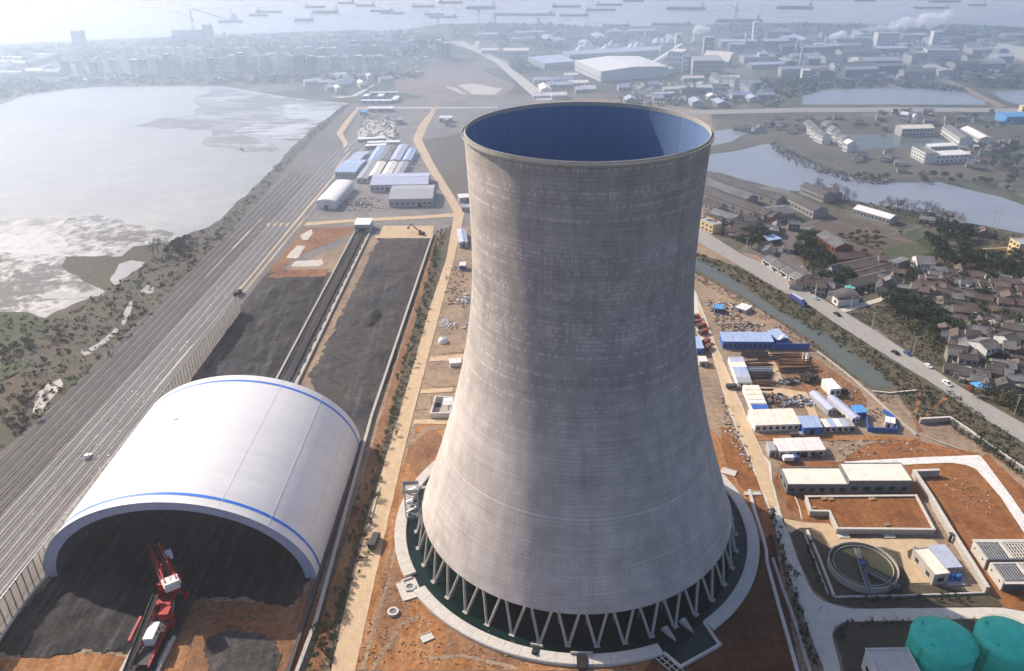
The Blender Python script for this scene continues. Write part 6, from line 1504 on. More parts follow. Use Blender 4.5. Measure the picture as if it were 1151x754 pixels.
def proto(kind):
    if kind in PROTO: return PROTO[kind]
    spec = {'round': ('broadleaf_tree', 7, 3.4, 420, .55, M_LEAF, False), 'round2': ('broadleaf_tree', 8.5, 3.8, 460, .6, M_LEAF, False),
            'olive': ('small_tree', 6, 3.0, 340, .5, M_LEAF2, False), 'bare': ('bare_tree', 9, 3.6, 210, .34, M_TWIG, True), 'poplar': ('poplar_tree', 13, 2.0, 330, .45, M_TWIG, True)}[kind]
    PROTO[kind] = [make_tree(spec[0], 'x', 'x', 40 + k + len(kind) * 7, spec[1], spec[2], spec[3], spec[4], spec[5], spec[6]) for k in range(3)]
    return PROTO[kind]
def trees(kind, pts, label, group, smin=.75, smax=1.25):
    for i, p in enumerate(pts):
        pr = RN.choice(proto(kind))
        s = RN.uniform(smin, smax)
        dup(pr, (p.x, p.y, 0), RN.uniform(0, 6.28), label, group, (s * RN.uniform(.9, 1.15), s * RN.uniform(.9, 1.15), s))
def poly_pts(px, n, mind=3.0):
    poly = [G(*q) for q in px]; out = []; tries = 0
    while len(out) < n and tries < n * 50:
        tries += 1; p = rand_in(poly)
        if all((p - q).length > mind for q in out): out.append(p)
    return out
trees('round2', poly_pts([(898, 272), (912, 268), (926, 290), (934, 306), (926, 314), (908, 302), (896, 288)], 26, 4), 'dark evergreen in the clump left of the red brick hall', 'evergreens by the red brick hall')
trees('round2', poly_pts([(936, 308), (952, 308), (956, 322), (940, 324), (930, 316)], 12, 4), 'dark evergreen in the clump in front of the brown halls', 'evergreens by the brown halls')
trees('round2', poly_pts([(1040, 268), (1066, 256), (1092, 268), (1090, 300), (1064, 308), (1046, 296)], 28, 5), 'dark tree in the belt between meadow and cream house', 'dark tree belt behind the villa')
trees('round', poly_pts([(1088, 292), (1140, 290), (1158, 300), (1158, 316), (1110, 318), (1086, 308)], 24, 5), 'dark tree in the grove below the cream house wall', 'grove below the cream house')
trees('round', poly_pts([(830, 268), (852, 258), (868, 266), (850, 284), (834, 282)], 12, 4), 'dark tree between main road and dusty yard', 'trees by the dusty yard')
trees('round', poly_pts([(1000, 330), (1030, 345), (1075, 365), (1080, 380), (1062, 372), (1030, 358), (1000, 348)], 22, 4), 'bushy tree along the lower edge of the upper village', 'trees at the village edge')
trees('round', poly_pts([(1020, 310), (1060, 312), (1100, 335), (1151, 345), (1151, 425), (1095, 415), (1078, 375), (1030, 345)], 36, 5), 'dark tree crowding in between the village houses', 'dark trees in the village', .6, 1.0)
trees('olive', poly_pts([(1010, 300), (1060, 300), (1100, 330), (1151, 340), (1151, 420), (1090, 410), (1070, 370), (1020, 330)], 36, 6), 'small tree standing between the village roofs', 'trees between the village roofs')
trees('olive', poly_pts([(1090, 445), (1151, 455), (1151, 470), (1120, 455)], 9, 4), 'low tree on the plot behind the blue stall', 'trees behind the blue stall')
trees('bare', poly_pts([(920, 213), (962, 226), (958, 233), (916, 222)], 16, 4), 'bare winter tree on the pond shore by the workshops', 'bare shore trees')
trees('bare', poly_pts([(988, 230), (1035, 238), (1090, 250), (1085, 256), (1030, 246), (986, 238)], 22, 4), 'bare tree in the thin row along the near pond shore', 'bare tree row along the pond')
trees('bare', poly_pts([(870, 166), (900, 184), (958, 204), (955, 208), (896, 190), (868, 172)], 26, 6), 'bare tree on the brown bank across the pond', 'bank trees across the pond', .5, .8)
trees('round', poly_pts([(958, 198), (1060, 200), (1140, 206), (1140, 216), (1060, 206), (960, 206)], 20, 6), 'hazy dark tree on the far pond shore', 'dark trees on the far pond shore', .6, 1)
trees('round', poly_pts([(1100, 170), (1151, 160), (1165, 200), (1140, 212), (1108, 196)], 22, 7), 'hazy dark tree on the green slope at the far right', 'trees on the far right slope', .8, 1.4)
trees('round', poly_pts([(960, 128), (1130, 128), (1150, 150), (1100, 160), (1000, 146), (960, 146)], 18, 8), 'hazy tree among the houses along the far road', 'trees along the far road', .7, 1.2)
trees('round', poly_pts([(186, 290), (200, 270), (214, 268), (212, 282), (196, 298)], 8, 4), 'tree beside the marsh at the edge of the railway yard', 'trees by the railway marsh')
trees('bare', [G(173, 290), G(178, 284)], 'tall bare tree between mudflat and railway yard', 'bare trees by the mudflat', 1.2, 1.5)
trees('olive', poly_pts([(0, 388), (40, 384), (72, 366), (60, 380), (40, 396), (0, 408)], 11, 4), 'low tree in the dark hedge between the left fields', 'hedge trees between the left fields', .5, .8)
trees('olive', poly_pts([(30, 430), (60, 440), (46, 470), (0, 500), (0, 470)], 14, 4), 'low tree in the rough ground left of the railway', 'rough trees left of the railway', .4, .7)

trees('olive', poly_pts([(932, 262), (985, 264), (1010, 296), (965, 294)], 14, 5), 'low shrubby tree on the meadow beside the red brick hall', 'meadow trees', .5, .9)
trees('round', poly_pts([(985, 338), (1020, 340), (1060, 362), (1075, 390), (1060, 392), (1020, 356)], 26, 4), 'dark bushy tree on the upper side of the scrubby waste ground', 'trees above the waste ground', .5, .9)
trees('olive', poly_pts([(800, 236), (866, 256), (850, 268), (806, 260)], 14, 4), 'small tree among the huts beside the main road', 'trees among the roadside huts', .5, .8)
# shrubs in rows
def make_shrub(k):
    rng = random.Random(90 + k)
    t = thing('shrub', 'x', 'shrub', (0, 0, -100), 0, 'x')
    mb = MB(); mb.tube((0, 0, -.2), (0, 0, 1.0), .07, 5, .05); mb.build('stem', M_BARK, t)
    mb = MB(); leaf_cloud(mb, rng, (0, 0, 1.35), .95, 1.0, 110, .26); mb.build('foliage', M_LEAF, t)
    return t
SHR = [make_shrub(k) for k in range(4)]
def shrubs(line, n, label, group, jit=1.2, s0=.7, s1=1.5):
    P_ = [G(*q) for q in line]
    seg = [(b - a).length for a, b in zip(P_, P_[1:])]; tot = sum(seg)
    for i in range(n):
        d = tot * (i + RN.uniform(.1, .9)) / n
        for a, b, L in zip(P_, P_[1:], seg):
            if d <= L: p = a.lerp(b, d / L); break
            d -= L
        else: p = P_[-1]
        s = RN.uniform(s0, s1)
        dup(RN.choice(SHR), (p.x + RN.gauss(0, jit), p.y + RN.gauss(0, jit), .2), RN.uniform(0, 6.28), label, group, (s, s, s * RN.uniform(.9, 1.5)))
shrubs([(356, 754), (378, 690), (396, 630), (416, 560)], 62, 'small dark shrub in the strip between white shed and left road', 'shrubs along the left road', 2.2)
shrubs([(416, 560), (444, 460), (462, 400), (480, 330), (497, 260)], 105, 'small dark shrub in the strip between coal yard and left road', 'shrubs along the coal yard', 1.7)
shrubs([(866, 570), (876, 605), (884, 640), (898, 690), (916, 750)], 40, 'dark shrub in the planted verge between basin channel and plant road', 'shrubs along the plant road', .9, .6, 1.3)
shrubs([(945, 678), (1000, 676), (1090, 675)], 22, 'small shrub in the bed below the clarifier wall', 'shrubs below the clarifier', .9, .5, .9)
shrubs([(942, 724), (944, 712), (955, 704), (1020, 702)], 14, 'small shrub on the edge of the bare lawn by the teal tanks', 'shrubs round the bare lawn', .5, .6, 1.0)
shrubs([(906, 610), (914, 640), (926, 664)], 12, 'small shrub beside the duct walls left of the clarifier', 'shrubs by the duct walls', .7, .5, .9)
shrubs([(1068, 480), (1090, 495), (1112, 511), (1148, 538)], 13, 'dark bush standing against the boundary wall by the canal bank', 'bushes along the boundary wall', .4, 1.3, 2.0)
def sapling(px, py, label, group):
    t = thing('sapling', label, 'young tree', G(px, py, .4), RN.uniform(0, 6), group)
    mb = MB(); mb.tube((0, 0, 0), (.05, .1, 2.6), .07, 5, .03)
    for k in range(6):
        a = RN.uniform(0, 6.28); z = RN.uniform(1.2, 2.4); mb.tube((0, 0, z), (math.cos(a) * .8, math.sin(a) * .8, z + RN.uniform(.4, 1)), .035, 4, .015)
    mb.build('stem', M_BARK, t)
    mb = MB(); leaf_cloud(mb, RN, (0, 0, 2.6), .7, .7, 26, .14); mb.build('twigs', M_TWIG, t)
for k in range(9): sapling(977 + k * 14.5, 700.5 + .3 * (k % 3), 'thin bare sapling at the road edge above the bare lawn', 'saplings above the bare lawn')

def scrub(name, px, n, s, mat, hz=1.0, clump=6, seed=0, mask=None):
    """ground cover nobody could count"""
    rng = random.Random(seed + 500); poly = [G(*q) for q in px]; mb = MB()
    for i in range(n // clump):
        p = rand_in(poly, rng); sc = rng.uniform(.5, 1.5)
        for k in range(clump):
            q = p + Vector((rng.gauss(0, s * 1.1), rng.gauss(0, s * 1.1), abs(rng.gauss(0, hz * .5)) * sc + .25))
            a = Vector((rng.gauss(0, 1), rng.gauss(0, 1), rng.gauss(0, .7))).normalized() * s * rng.uniform(.4, 1) * sc
            b = a.cross(Vector((rng.gauss(0, 1), rng.gauss(0, 1), rng.gauss(0, 1)))).normalized() * s * rng.uniform(.35, .8) * sc
            mb.add([q - a, q + b, q + a, q - b], [(0, 1, 2, 3)])
    o = mb.build(name, mat); return tag(o, kind='stuff')
scrub('canal_scrub', [(776, 283), (832, 302), (915, 349), (1004, 408), (1050, 438), (1034, 474), (1005, 437), (976, 409), (939, 388), (876, 350), (839, 323), (776, 288)], 5200, .55, M_LEAF2, 1.0, 6, 1)
scrub('bank_scrub', [(776, 304), (839, 337), (916, 387), (976, 436), (1005, 441), (1000, 458), (920, 402), (836, 344), (776, 312)], 1800, .4, M_TWIG, .6, 5, 2)
scrub('slope_scrub', [(1040, 440), (1070, 440), (1151, 502), (1151, 530), (1080, 480), (1034, 470)], 2600, .5, M_LEAF2, .8, 6, 3)
scrub('waste_scrub', [(955, 352), (990, 343), (1030, 350), (1065, 376), (1072, 396), (1060, 412), (1040, 408), (1000, 378)], 4200, .5, M_TWIG, .7, 6, 4)
scrub('waste_bushes', [(990, 345), (1030, 350), (1065, 376), (1072, 398), (1050, 396), (1010, 362)], 2400, .7, M_LEAF2, 1.4, 9, 14)
scrub('village_scrub', [(1010, 310), (1100, 320), (1160, 340), (1160, 460), (1120, 450), (1074, 405), (1060, 370), (1005, 335)], 9000, .7, M_LEAF2, 1.8, 8, 5)
scrub('village_shrubs', [(900, 300), (990, 296), (1010, 320), (950, 344), (915, 330)], 1600, .7, M_LEAF, 1.4, 8, 6)
scrub('shore_scrub', [(935, 222), (1000, 234), (1110, 258), (1160, 268), (1160, 282), (1090, 268), (1000, 246), (936, 232)], 2200, .8, M_TWIG, 1.2, 7, 7)
scrub('marsh_scrub', [(0, 355), (60, 360), (130, 320), (200, 270), (240, 256), (262, 236), (240, 280), (150, 376), (0, 510)], 5200, .7, M_LEAF2, .9, 8, 8)
scrub('railway_scrub', [(262, 236), (330, 168), (386, 118), (392, 118), (330, 178), (240, 284), (232, 276)], 1500, .8, M_TWIG, 1, 6, 9)
scrub('bank_scrub', [(868, 160), (914, 182), (960, 199), (1000, 204), (1000, 208), (955, 206), (900, 188), (864, 166)], 1500, .9, M_TWIG, 1.3, 7, 10)
scrub('verge_scrub', [(360, 754), (380, 680), (410, 570), (447, 430), (492, 268), (500, 268), (480, 345), (436, 505), (405, 600), (372, 754)], 3200, .28, M_TWIG, .35, 5, 11)
scrub('verge_scrub', [(862, 560), (868, 575), (900, 690), (924, 760), (904, 760), (880, 650)], 900, .26, M_TWIG, .35, 5, 12)
scrub('coal_lumps', [(0, 738), (60, 650), (150, 706), (146, 738)], 700, .3, M_COAL, .3, 4, 13)
# far woods: masses that blur together
def woods(px, n, s, seed):
    return scrub('far_wood', px, n, s, M_LEAF, s * 1.6, 9, seed)
woods([(0, 94), (120, 88), (330, 86), (470, 84), (480, 88), (400, 94), (250, 95), (100, 97), (0, 112)], 3600, 2.6, 20)
woods([(0, 56), (160, 46), (330, 40), (470, 36), (500, 42), (480, 62), (240, 62), (0, 82)], 5200, 3.0, 21)
woods([(500, 30), (600, 27), (700, 32), (760, 40), (700, 52), (620, 56), (560, 48), (510, 44)], 4200, 2.8, 22)
woods([(800, 30), (900, 28), (1151, 32), (1151, 44), (900, 40), (800, 36)], 3400, 2.8, 23)
woods([(850, 88), (960, 90), (1020, 92), (1080, 100), (1090, 104), (1000, 98), (920, 100), (880, 112), (850, 106)], 2600, 2.2, 24)
woods([(1050, 70), (1151, 84), (1151, 100), (1100, 100), (1060, 84)], 1800, 2.4, 25)
woods([(570, 66), (640, 62), (650, 72), (612, 80), (580, 84)], 1400, 2.2, 26)
woods([(690, 108), (780, 104), (880, 112), (880, 120), (700, 120)], 1500, 1.6, 27)

# debris
def debris(name, px, n, smin, smax, mats, seed, hz=.4):
    rng = random.Random(seed + 900); poly = [G(*q) for q in px]; mb = MB()
    for i in range(n):
        p = rand_in(poly, rng); a, b, c = rng.uniform(smin, smax), rng.uniform(smin, smax) * .6, rng.uniform(.1, hz)
        mb.box((p.x, p.y, .3), (a, b, c), rng.uniform(0, 3.14), rng.randrange(len(mats)))
    o = mb.build(name, mats); return tag(o, kind='stuff')
DB = [M_CONC, M_DSTEEL, M_WOOD, M_RUST, M_WALLG, M_WALLD, M_ORANGE2]
debris('site_debris', [(795, 338), (815, 342), (870, 384), (812, 380)], 320, .4, 2.2, DB, 1)
debris('site_debris', [(900, 398), (960, 440), (1010, 476), (1010, 490), (960, 460), (912, 440)], 160, .3, 1.4, DB, 2)
debris('site_debris', [(930, 495), (1030, 495), (1060, 508), (950, 516)], 90, .3, 1.3, DB, 3)
debris('site_debris', [(810, 440), (826, 470), (840, 505), (850, 540), (815, 490)], 120, .3, 1.6, DB, 4)
debris('site_debris', [(1040, 528), (1100, 540), (1130, 580), (1100, 585), (1060, 545)], 60, .3, 1.0, [M_CONC, M_ORANGE2, M_WOOD, M_ORANGE2], 5)
debris('site_debris', [(500, 300), (526, 300), (524, 345), (500, 348)], 120, .3, 2.0, DB, 6)
debris('yard_debris', [(380, 222), (430, 222), (436, 236), (380, 238)], 150, .5, 2.4, DB, 7)
debris('yard_debris', [(405, 132), (452, 130), (448, 156), (405, 156)], 160, .8, 4, [M_CONC, M_WALLG, M_CONC_D, M_CONC_L], 8, 2)
debris('yard_debris', [(455, 184), (476, 186), (480, 206), (456, 208)], 90, .6, 2.5, DB, 9)
debris('railway_litter', [(60, 640), (120, 520), (240, 360), (330, 250), (300, 250), (150, 430), (20, 600)], 260, .2, 1.0, [M_CONC_L, M_WHITE, M_RUST], 10, .3)
debris('soil_clods', [(400, 745), (430, 640), (460, 670), (640, 748), (560, 752)], 320, .15, .7, [M_ORANGE, M_ORANGE2, M_CONC], 11, .3)
debris('coal_yard_litter', [(20, 730), (70, 650), (330, 650), (320, 740)], 200, .15, .8, [M_COAL, M_CONC_D, M_COALDUST], 12, .4)
debris('village_clutter', [(1010, 320), (1140, 345), (1150, 440), (1090, 425), (1070, 380)], 380, .5, 2.2, [M_CONC_L, M_WHITE, M_PLASTER, M_TILE, M_CREAMROOF], 13, 1.2)
debris('village_clutter', [(895, 300), (1000, 300), (1000, 325), (940, 344), (900, 325)], 140, .5, 2.0, [M_CONC_L, M_WHITE, M_PLASTER, M_TILE], 14, 1.2)
debris('village_clutter', [(786, 212), (860, 234), (895, 252), (850, 262), (792, 246)], 160, .5, 2.4, [M_CONC_L, M_WALLG, M_TILEG, M_PLASTER], 15, 1.2)
debris('factory_clutter', [(700, 94), (860, 94), (880, 112), (720, 118)], 260, 1, 6, [M_CONC_L, M_WALLG, M_WHITE, M_LILAC], 16, 3)
debris('factory_clutter', [(850, 44), (1140, 44), (1140, 92), (900, 88)], 480, 2, 10, [M_CONC_L, M_WALLG, M_PLASTER, M_LILAC], 17, 5)
debris('estate_clutter', [(10, 92), (20, 60), (480, 52), (480, 86), (200, 92)], 340, 2, 10, [M_CONC_L, M_PLASTER, M_WALLG, M_WHITE], 18, 4)

# piles of bars and tubes in the site yard
def bar_pile(px, py, L, n, r, mat, yaw, label, w=4, zmax=1.6, messy=.05):
    t = thing('bar_pile', label, 'steel bars', G(px, py), yaw)
    me = None
    for k in range(n):
        if me is None:
            mb = MB(); mb.tube((-L / 2, 0, 0), (L / 2, 0, 0), r, 6); o = mb.build('bar', mat, t); me = o
        else:
            o = me.copy(); C.objects.link(o); o.parent = t
        o.location = (RN.uniform(-L * .12, L * .12), RN.uniform(-w / 2, w / 2), .3 + r + RN.uniform(0, zmax))
        o.rotation_euler = (0, RN.gauss(0, messy * .3), RN.gauss(0, messy))
PL = [(848, 400, 13, 18, .2, M_DSTEEL, 0, 'long dark bars just below the blue shed, left stack'), (862, 404, 9, 12, .22, M_DSTEEL, .1, 'dark bars below the middle of the blue shed'), (852, 411, 12, 16, .2, M_RUST, .04, 'rusty bars in the second stack below the blue shed'), (852, 419, 12, 14, .35, M_STEEL, 0, 'pale grey pipes in the stack right of the cabins'), (853, 425, 11, 14, .25, M_DSTEEL, .05, 'dark pipes below the pale grey pipes'), (855, 432, 12, 20, .22, M_RUST, 0, 'rusty bars in the lowest stack right of the cabins'), (884, 402, 14, 10, .16, M_RUST, .05, 'thin rusty bars laid out at the upper right of the yard'), (893, 410, 16, 12, .2, M_RUST, -.03, 'long rusty bars in the middle of the right yard'), (897, 418, 18, 12, .22, M_DSTEEL, .02, 'long dark bars above the scrap heap'), (905, 404, 8, 8, .2, M_CONC_L, 1.2, 'pale beams standing across the right yard')]
for p in PL: bar_pile(*p)
def scrap_heap(px, py, rx, ry, n, mats, label, zmax=2):
    t = thing('scrap_heap', label, 'scrap heap', G(px, py))
    for k in range(n):
        x, y = RN.gauss(0, .42) * rx, RN.gauss(0, .42) * ry; z = max(.2, zmax * (1 - abs(x) / rx) * RN.random())
        L = RN.uniform(.8, 3); a = RN.uniform(0, 3.14); rot = (RN.gauss(0, .3), RN.gauss(0, .3), a)
        piece('scrap_piece', RN.choice(mats), t, (x, y, z), (L, RN.uniform(.25, 1.1), RN.uniform(.15, .7)), rot=rot)
SCR = [M_DSTEEL, M_DSTEEL, M_RUST, M_STEEL, M_RUBBER, M_CONC_D]
scrap_heap(886, 430, 7, 4, 70, SCR, 'dark tangled scrap heap in the right yard, left part'); scrap_heap(910, 428, 7, 5, 90, [M_DSTEEL, M_RUBBER, M_DSTEEL], 'black scrap heap in the right yard, taller right part', 4)
scrap_heap(870, 450, 6, 5, 80, SCR + [M_RUST], 'rusty scrap heap behind the long white barrack, left part'); scrap_heap(886, 453, 7, 5, 70, SCR + [M_WALLG, M_BLUEROOF], 'mixed scrap heap behind the long white barrack, middle part'); scrap_heap(903, 452, 5, 5, 60, [M_STEEL, M_WALLG, M_WHITE, M_DSTEEL], 'pale scrap heap behind the long white barrack, right part')
scrap_heap(947, 463, 4, 6, 46, SCR, 'scrap heap between the two lengthwise barracks'); scrap_heap(918, 512, 3, 3, 24, SCR + [M_WALLG], 'scrap heap right of the lone white-roofed barrack')
scrap_heap(840, 366, 12, 4, 70, [M_CONC, M_WALLG, M_DSTEEL, M_WOOD], 'pale rubble heap above the long blue shed'); scrap_heap(812, 344, 9, 6, 70, [M_CONC_L, M_WALLG, M_CONC_D, M_WOOD], 'pale rubble heap beside the canal wall')
scrap_heap(524, 338, 4, 8, 50, [M_STEEL, M_WALLG, M_WHITE, M_CONC_L], 'grey machinery heap between left road and tower'); scrap_heap(527, 370, 3, 7, 40, [M_STEEL, M_WALLG, M_DSTEEL], 'grey heap tight against the tower left of the white tank')
scrap_heap(400, 230, 18, 7, 60, SCR + [M_WALLG], 'heap of grey parts between white warehouse and grey hall'); scrap_heap(424, 136, 22, 14, 60, [M_CONC_L, M_WALLG, M_WHITE], 'pale heap of works gear in the yard north of the camp', 5)
t = thing('white_stockpile', 'long white heap of stored material behind the white factory hall', 'stockpile', G(690, 57))
mb = MB()
for k in range(14):
    x = -52 + k * 8; hh = 9 + 5 * math.sin(k * 1.3); mb.lathe([(10, 0), (7, hh * .5), (2, hh), (0, hh + .4)], 9, c=(x, RN.uniform(-4, 4)))
mb.build('heap', M_HAZEW, t, smooth=True); piece('kerb', M_WALLG, t, (0, -14, 0), (120, 1, 1.5))
t = thing('white_stockpile', 'small white heap right of the long white stockpile', 'stockpile', G(748, 48))
mb = MB()
for k in range(4): mb.lathe([(10, 0), (6, 5), (0, 10 - k)], 9, c=(k * 9 - 12, RN.uniform(-4, 4)))
mb.build('heap', M_HAZEW, t, smooth=True); piece('kerb', M_WALLG, t, (0, -12, 0), (44, 1, 1.5))

# ------------------------------------------------------------------ vehicles
def truck(label, px, py, yaw, L, wd, h, body, cabm, kind='truck', z=.4, group=None):
    t = thing(kind.replace(' ', '_'), label, kind, G(px, py, z), yaw, group)
    c = 2.0
    mb = MB(); mb.box((-c / 2, 0, .85), (L - c - .15, wd, h - .85)); mb.build('cargo_body', body, t)
    piece('chassis', M_DSTEEL, t, (0, 0, .55), (L, wd * .8, .3))
    mb = MB()
    x0, x1 = L / 2 - c, L / 2; w = wd / 2; hc = min(h, 2.8)
    vs = [(x0, -w, .6), (x1, -w, .6), (x1, w, .6), (x0, w, .6), (x0, -w, hc), (x1 - .55, -w * .94, hc), (x1 - .55, w * .94, hc), (x0, w, hc), (x1, -w, 1.6), (x1, w, 1.6)]
    mb.add(vs, [(3, 2, 1, 0), (4, 5, 6, 7), (0, 1, 8, 5, 4), (2, 3, 7, 6, 9), (1, 2, 9, 8), (8, 9, 6, 5), (0, 4, 7, 3)])
    cb = mb.build('cab', cabm, t)
    mb = MB(); mb.add([(x1 + .02, -w * .8, 1.72), (x1 + .02, w * .8, 1.72), (x1 - .46, w * .78, hc - .12), (x1 - .46, -w * .78, hc - .12)], [(0, 1, 2, 3)]); mb.build('windscreen', M_GLASS, cb)
    for x in ([-L / 2 + 1.0, -L / 2 + 2.3, L / 2 - 1.1] if L > 7 else [-L / 2 + 1.0, L / 2 - 1.1]):
        for s in (-1, 1):
            w_ = MB(); w_.tube((x, s * wd * .34, .5), (x, s * wd * .5, .5), .5, 10); w_.build('wheel', M_RUBBER, t)
    return t
def car(label, px, py, yaw, paint, L=4.5, kind='car', z=.42, tall=1.0):
    t = thing(kind.replace(' ', '_'), label, kind, G(px, py, z), yaw)
    w = .9; h = 1.45 * tall
    pr = [(-L / 2, .35), (L / 2, .35), (L / 2, .72), (L * .27, .92), (L * .14, h), (-L * .28, h), (-L * .46, .98 if tall < 1.2 else h - .05), (-L / 2, .9)]
    mb = MB(); n = len(pr)
    mb.add([(x, -w * (.86 if zz > 1 else 1), zz) for x, zz in pr] + [(x, w * (.86 if zz > 1 else 1), zz) for x, zz in pr], [tuple(range(n)), tuple(range(2 * n - 1, n - 1, -1))] + [(i, n + i, n + (i + 1) % n, (i + 1) % n) for i in range(n)])
    mb.build('body', paint, t)
    gl = MB()
    gl.add([(L * .262, -.7, .98), (L * .262, .7, .98), (L * .155, .68, h - .04), (L * .155, -.68, h - .04)], [(0, 1, 2, 3)])
    o = gl.build('windscreen', M_GLASS, t); o.location = (.03, 0, .03)
    for s in (-1, 1): piece('side_window', M_GLASS, t, (-.06 * L, s * .8, 1.0), (L * .36, .12, h - 1.08))
    for x in (-L * .3, L * .3):
        for s in (-1, 1):
            q = MB(); q.tube((x, s * .62, .33), (x, s * .92, .33), .34, 10); q.build('wheel', M_RUBBER, t)
    return t
YR = math.atan2((G(1118, 460) - G(892, 320)).y, (G(1118, 460) - G(892, 320)).x)
P_WH, P_BK, P_BL, P_RD = pmat('car_white', (.75, .75, .74), .3, .05), pmat('car_black', (.02, .02, .022), .3, .05), pmat('car_blue', (.05, .10, .28), .3, .05), pmat('car_red', (.35, .03, .03), .35, .08)
truck('long dark blue lorry on the main road above the canal', 897, 340, YR, 13, 2.5, 3.4, pmat('lorry_blue', (.06, .07, .22), .5, .1), P_BL, 'lorry')
piece('tarp', M_LILAC, bpy.data.objects['lorry'], (-1.2, 0, 3.4), (9.6, 1.7, .2))
car('dark pickup with pale load on the main road below the blue lorry', 941, 354, YR, P_BK, 4.8, 'pickup', tall=.95)
car('black car on the main road near the light poles', 1006, 397, YR + math.pi, P_BK)
car('dark blue car parked at the kerb of the main road', 1020, 398, YR, P_BL)
car('white car parked at the upper kerb of the main road', 1043, 412, YR, P_WH)
car('white van driving on the main road towards the blue stall', 1064, 432, YR, P_WH, 4.9, 'van', tall=1.25)
car('small red three-wheeler beside the blue stall', 1090, 438, YR, P_RD, 3.2, 'three-wheeler', tall=1.1)
car('pale blue car at the kerb by the curved-gable shop', 916, 335.5, YR, pmat('car_pale', (.4, .48, .55), .3, .05))
truck('dark dump truck on the left road beside the basin', 421, 611, math.radians(80), 7.5, 2.5, 2.8, M_DSTEEL, M_DSTEEL, 'dump truck')
truck('dark van-like truck with white cab on the railway road', 268, 331, math.radians(84), 8, 2.6, 3.2, M_DSTEEL, P_WH, 'truck')
truck('small grey flatbed by the five stacked cabins', 824, 436, 0.05, 7, 2.3, 2.0, M_DSTEEL, M_STEEL, 'flatbed truck')
truck('white and blue small lorry below the lone white-roofed barrack', 888, 518, .05, 6.5, 2.3, 2.6, P_WH, P_BL, 'small lorry')
truck('dark pickup truck below the long white barrack', 895, 490, .03, 6, 2.1, 1.8, M_DSTEEL, M_STEEL, 'flatbed truck')
for k, (x, y, lb) in enumerate(((781, 358, 'dark red dumper tight by the tower, farthest of the row'), (782, 364, 'dark red dumper tight by the tower, second farthest'), (788, 368, 'rusty dumper third in the row beside the tower'), (790, 375, 'rusty dumper fourth in the row beside the tower'), (793, 386, 'dark red dumper fifth in the row beside the tower'), (795, 392, 'dark red dumper nearest in the row beside the tower'))):
    truck(lb, x, y, .2 * k, 6, 2.4, 2.5, M_RUST, P_RD, 'dumper', group='dumpers parked beside the tower')
t = thing('market_stall', 'roadside stall under a bright blue tarpaulin', 'stall', G(1101, 438), YR)
mb = MB(); mb.add([(-4, -2.5, 2.2), (4, -2.8, 2.0), (4.2, 2.6, 2.7), (-4, 2.4, 3.0), (0, 0, 3.3)], [(0, 1, 4), (1, 2, 4), (2, 3, 4), (3, 0, 4)]); mb.build('tarpaulin', M_SKYBLUE, t)
for x in (-3.6, 3.6):
    for y in (-2.2, 2.2): piece('pole', M_STEEL, t, (x, y, 0), (.14, .14, 2.3))
piece('counter', M_WOOD, t, (0, -1.2, 0), (5, 1, .9)); piece('white_awning', M_WHITE, t, (-4.5, 1.5, 2.6), (2.6, 3, .1))
t = thing('excavator', 'dark tracked loader with a raised boom on the tan ground above the coal yard', 'excavator', G(474, 264), 2.6)
for s in (-1.2, 1.2): piece('track', M_RUBBER, t, (0, s, 0), (4.2, .7, .9))
piece('body', M_RUST, t, (-.2, 0, .9), (3.4, 2.8, 1.5)); piece('cab', M_DSTEEL, t, (.6, .8, 2.4), (1.4, 1.2, 1.4)); piece('counterweight', M_DSTEEL, t, (-1.7, 0, 1.2), (.8, 2.6, 1.2))
mb = MB(); mb.beam((1, 0, 2), (9, 0, 6.6), .6); mb.build('boom', M_RUST, t); mb = MB(); mb.beam((9, 0, 6.6), (11.5, 0, 3.5), .5); mb.build('stick', M_RUST, t); piece('bucket', M_DSTEEL, t, (11.6, 0, 2.6), (1.2, 1.4, 1.1))
for (x, y, lb) in ((99, 514, 'dark rail trolley on the tracks beside the white shed'),):
    t = thing('rail_trolley', lb, 'rail trolley', G(x, y, .5), 1.5)
    piece('deck', M_STEEL, t, (0, 0, .5), (4, 2, .3)); piece('box', M_WHITE if 'white' in lb or 'pale' in lb else M_DSTEEL, t, (-.6, 0, .8), (1.8, 1.6, 1.1))
    for xx in (-1.3, 1.3):
        for s in (-.8, .8): q = MB(); q.tube((xx, s - .1, .3), (xx, s + .1, .3), .3, 8); q.build('wheel', M_DSTEEL, t)

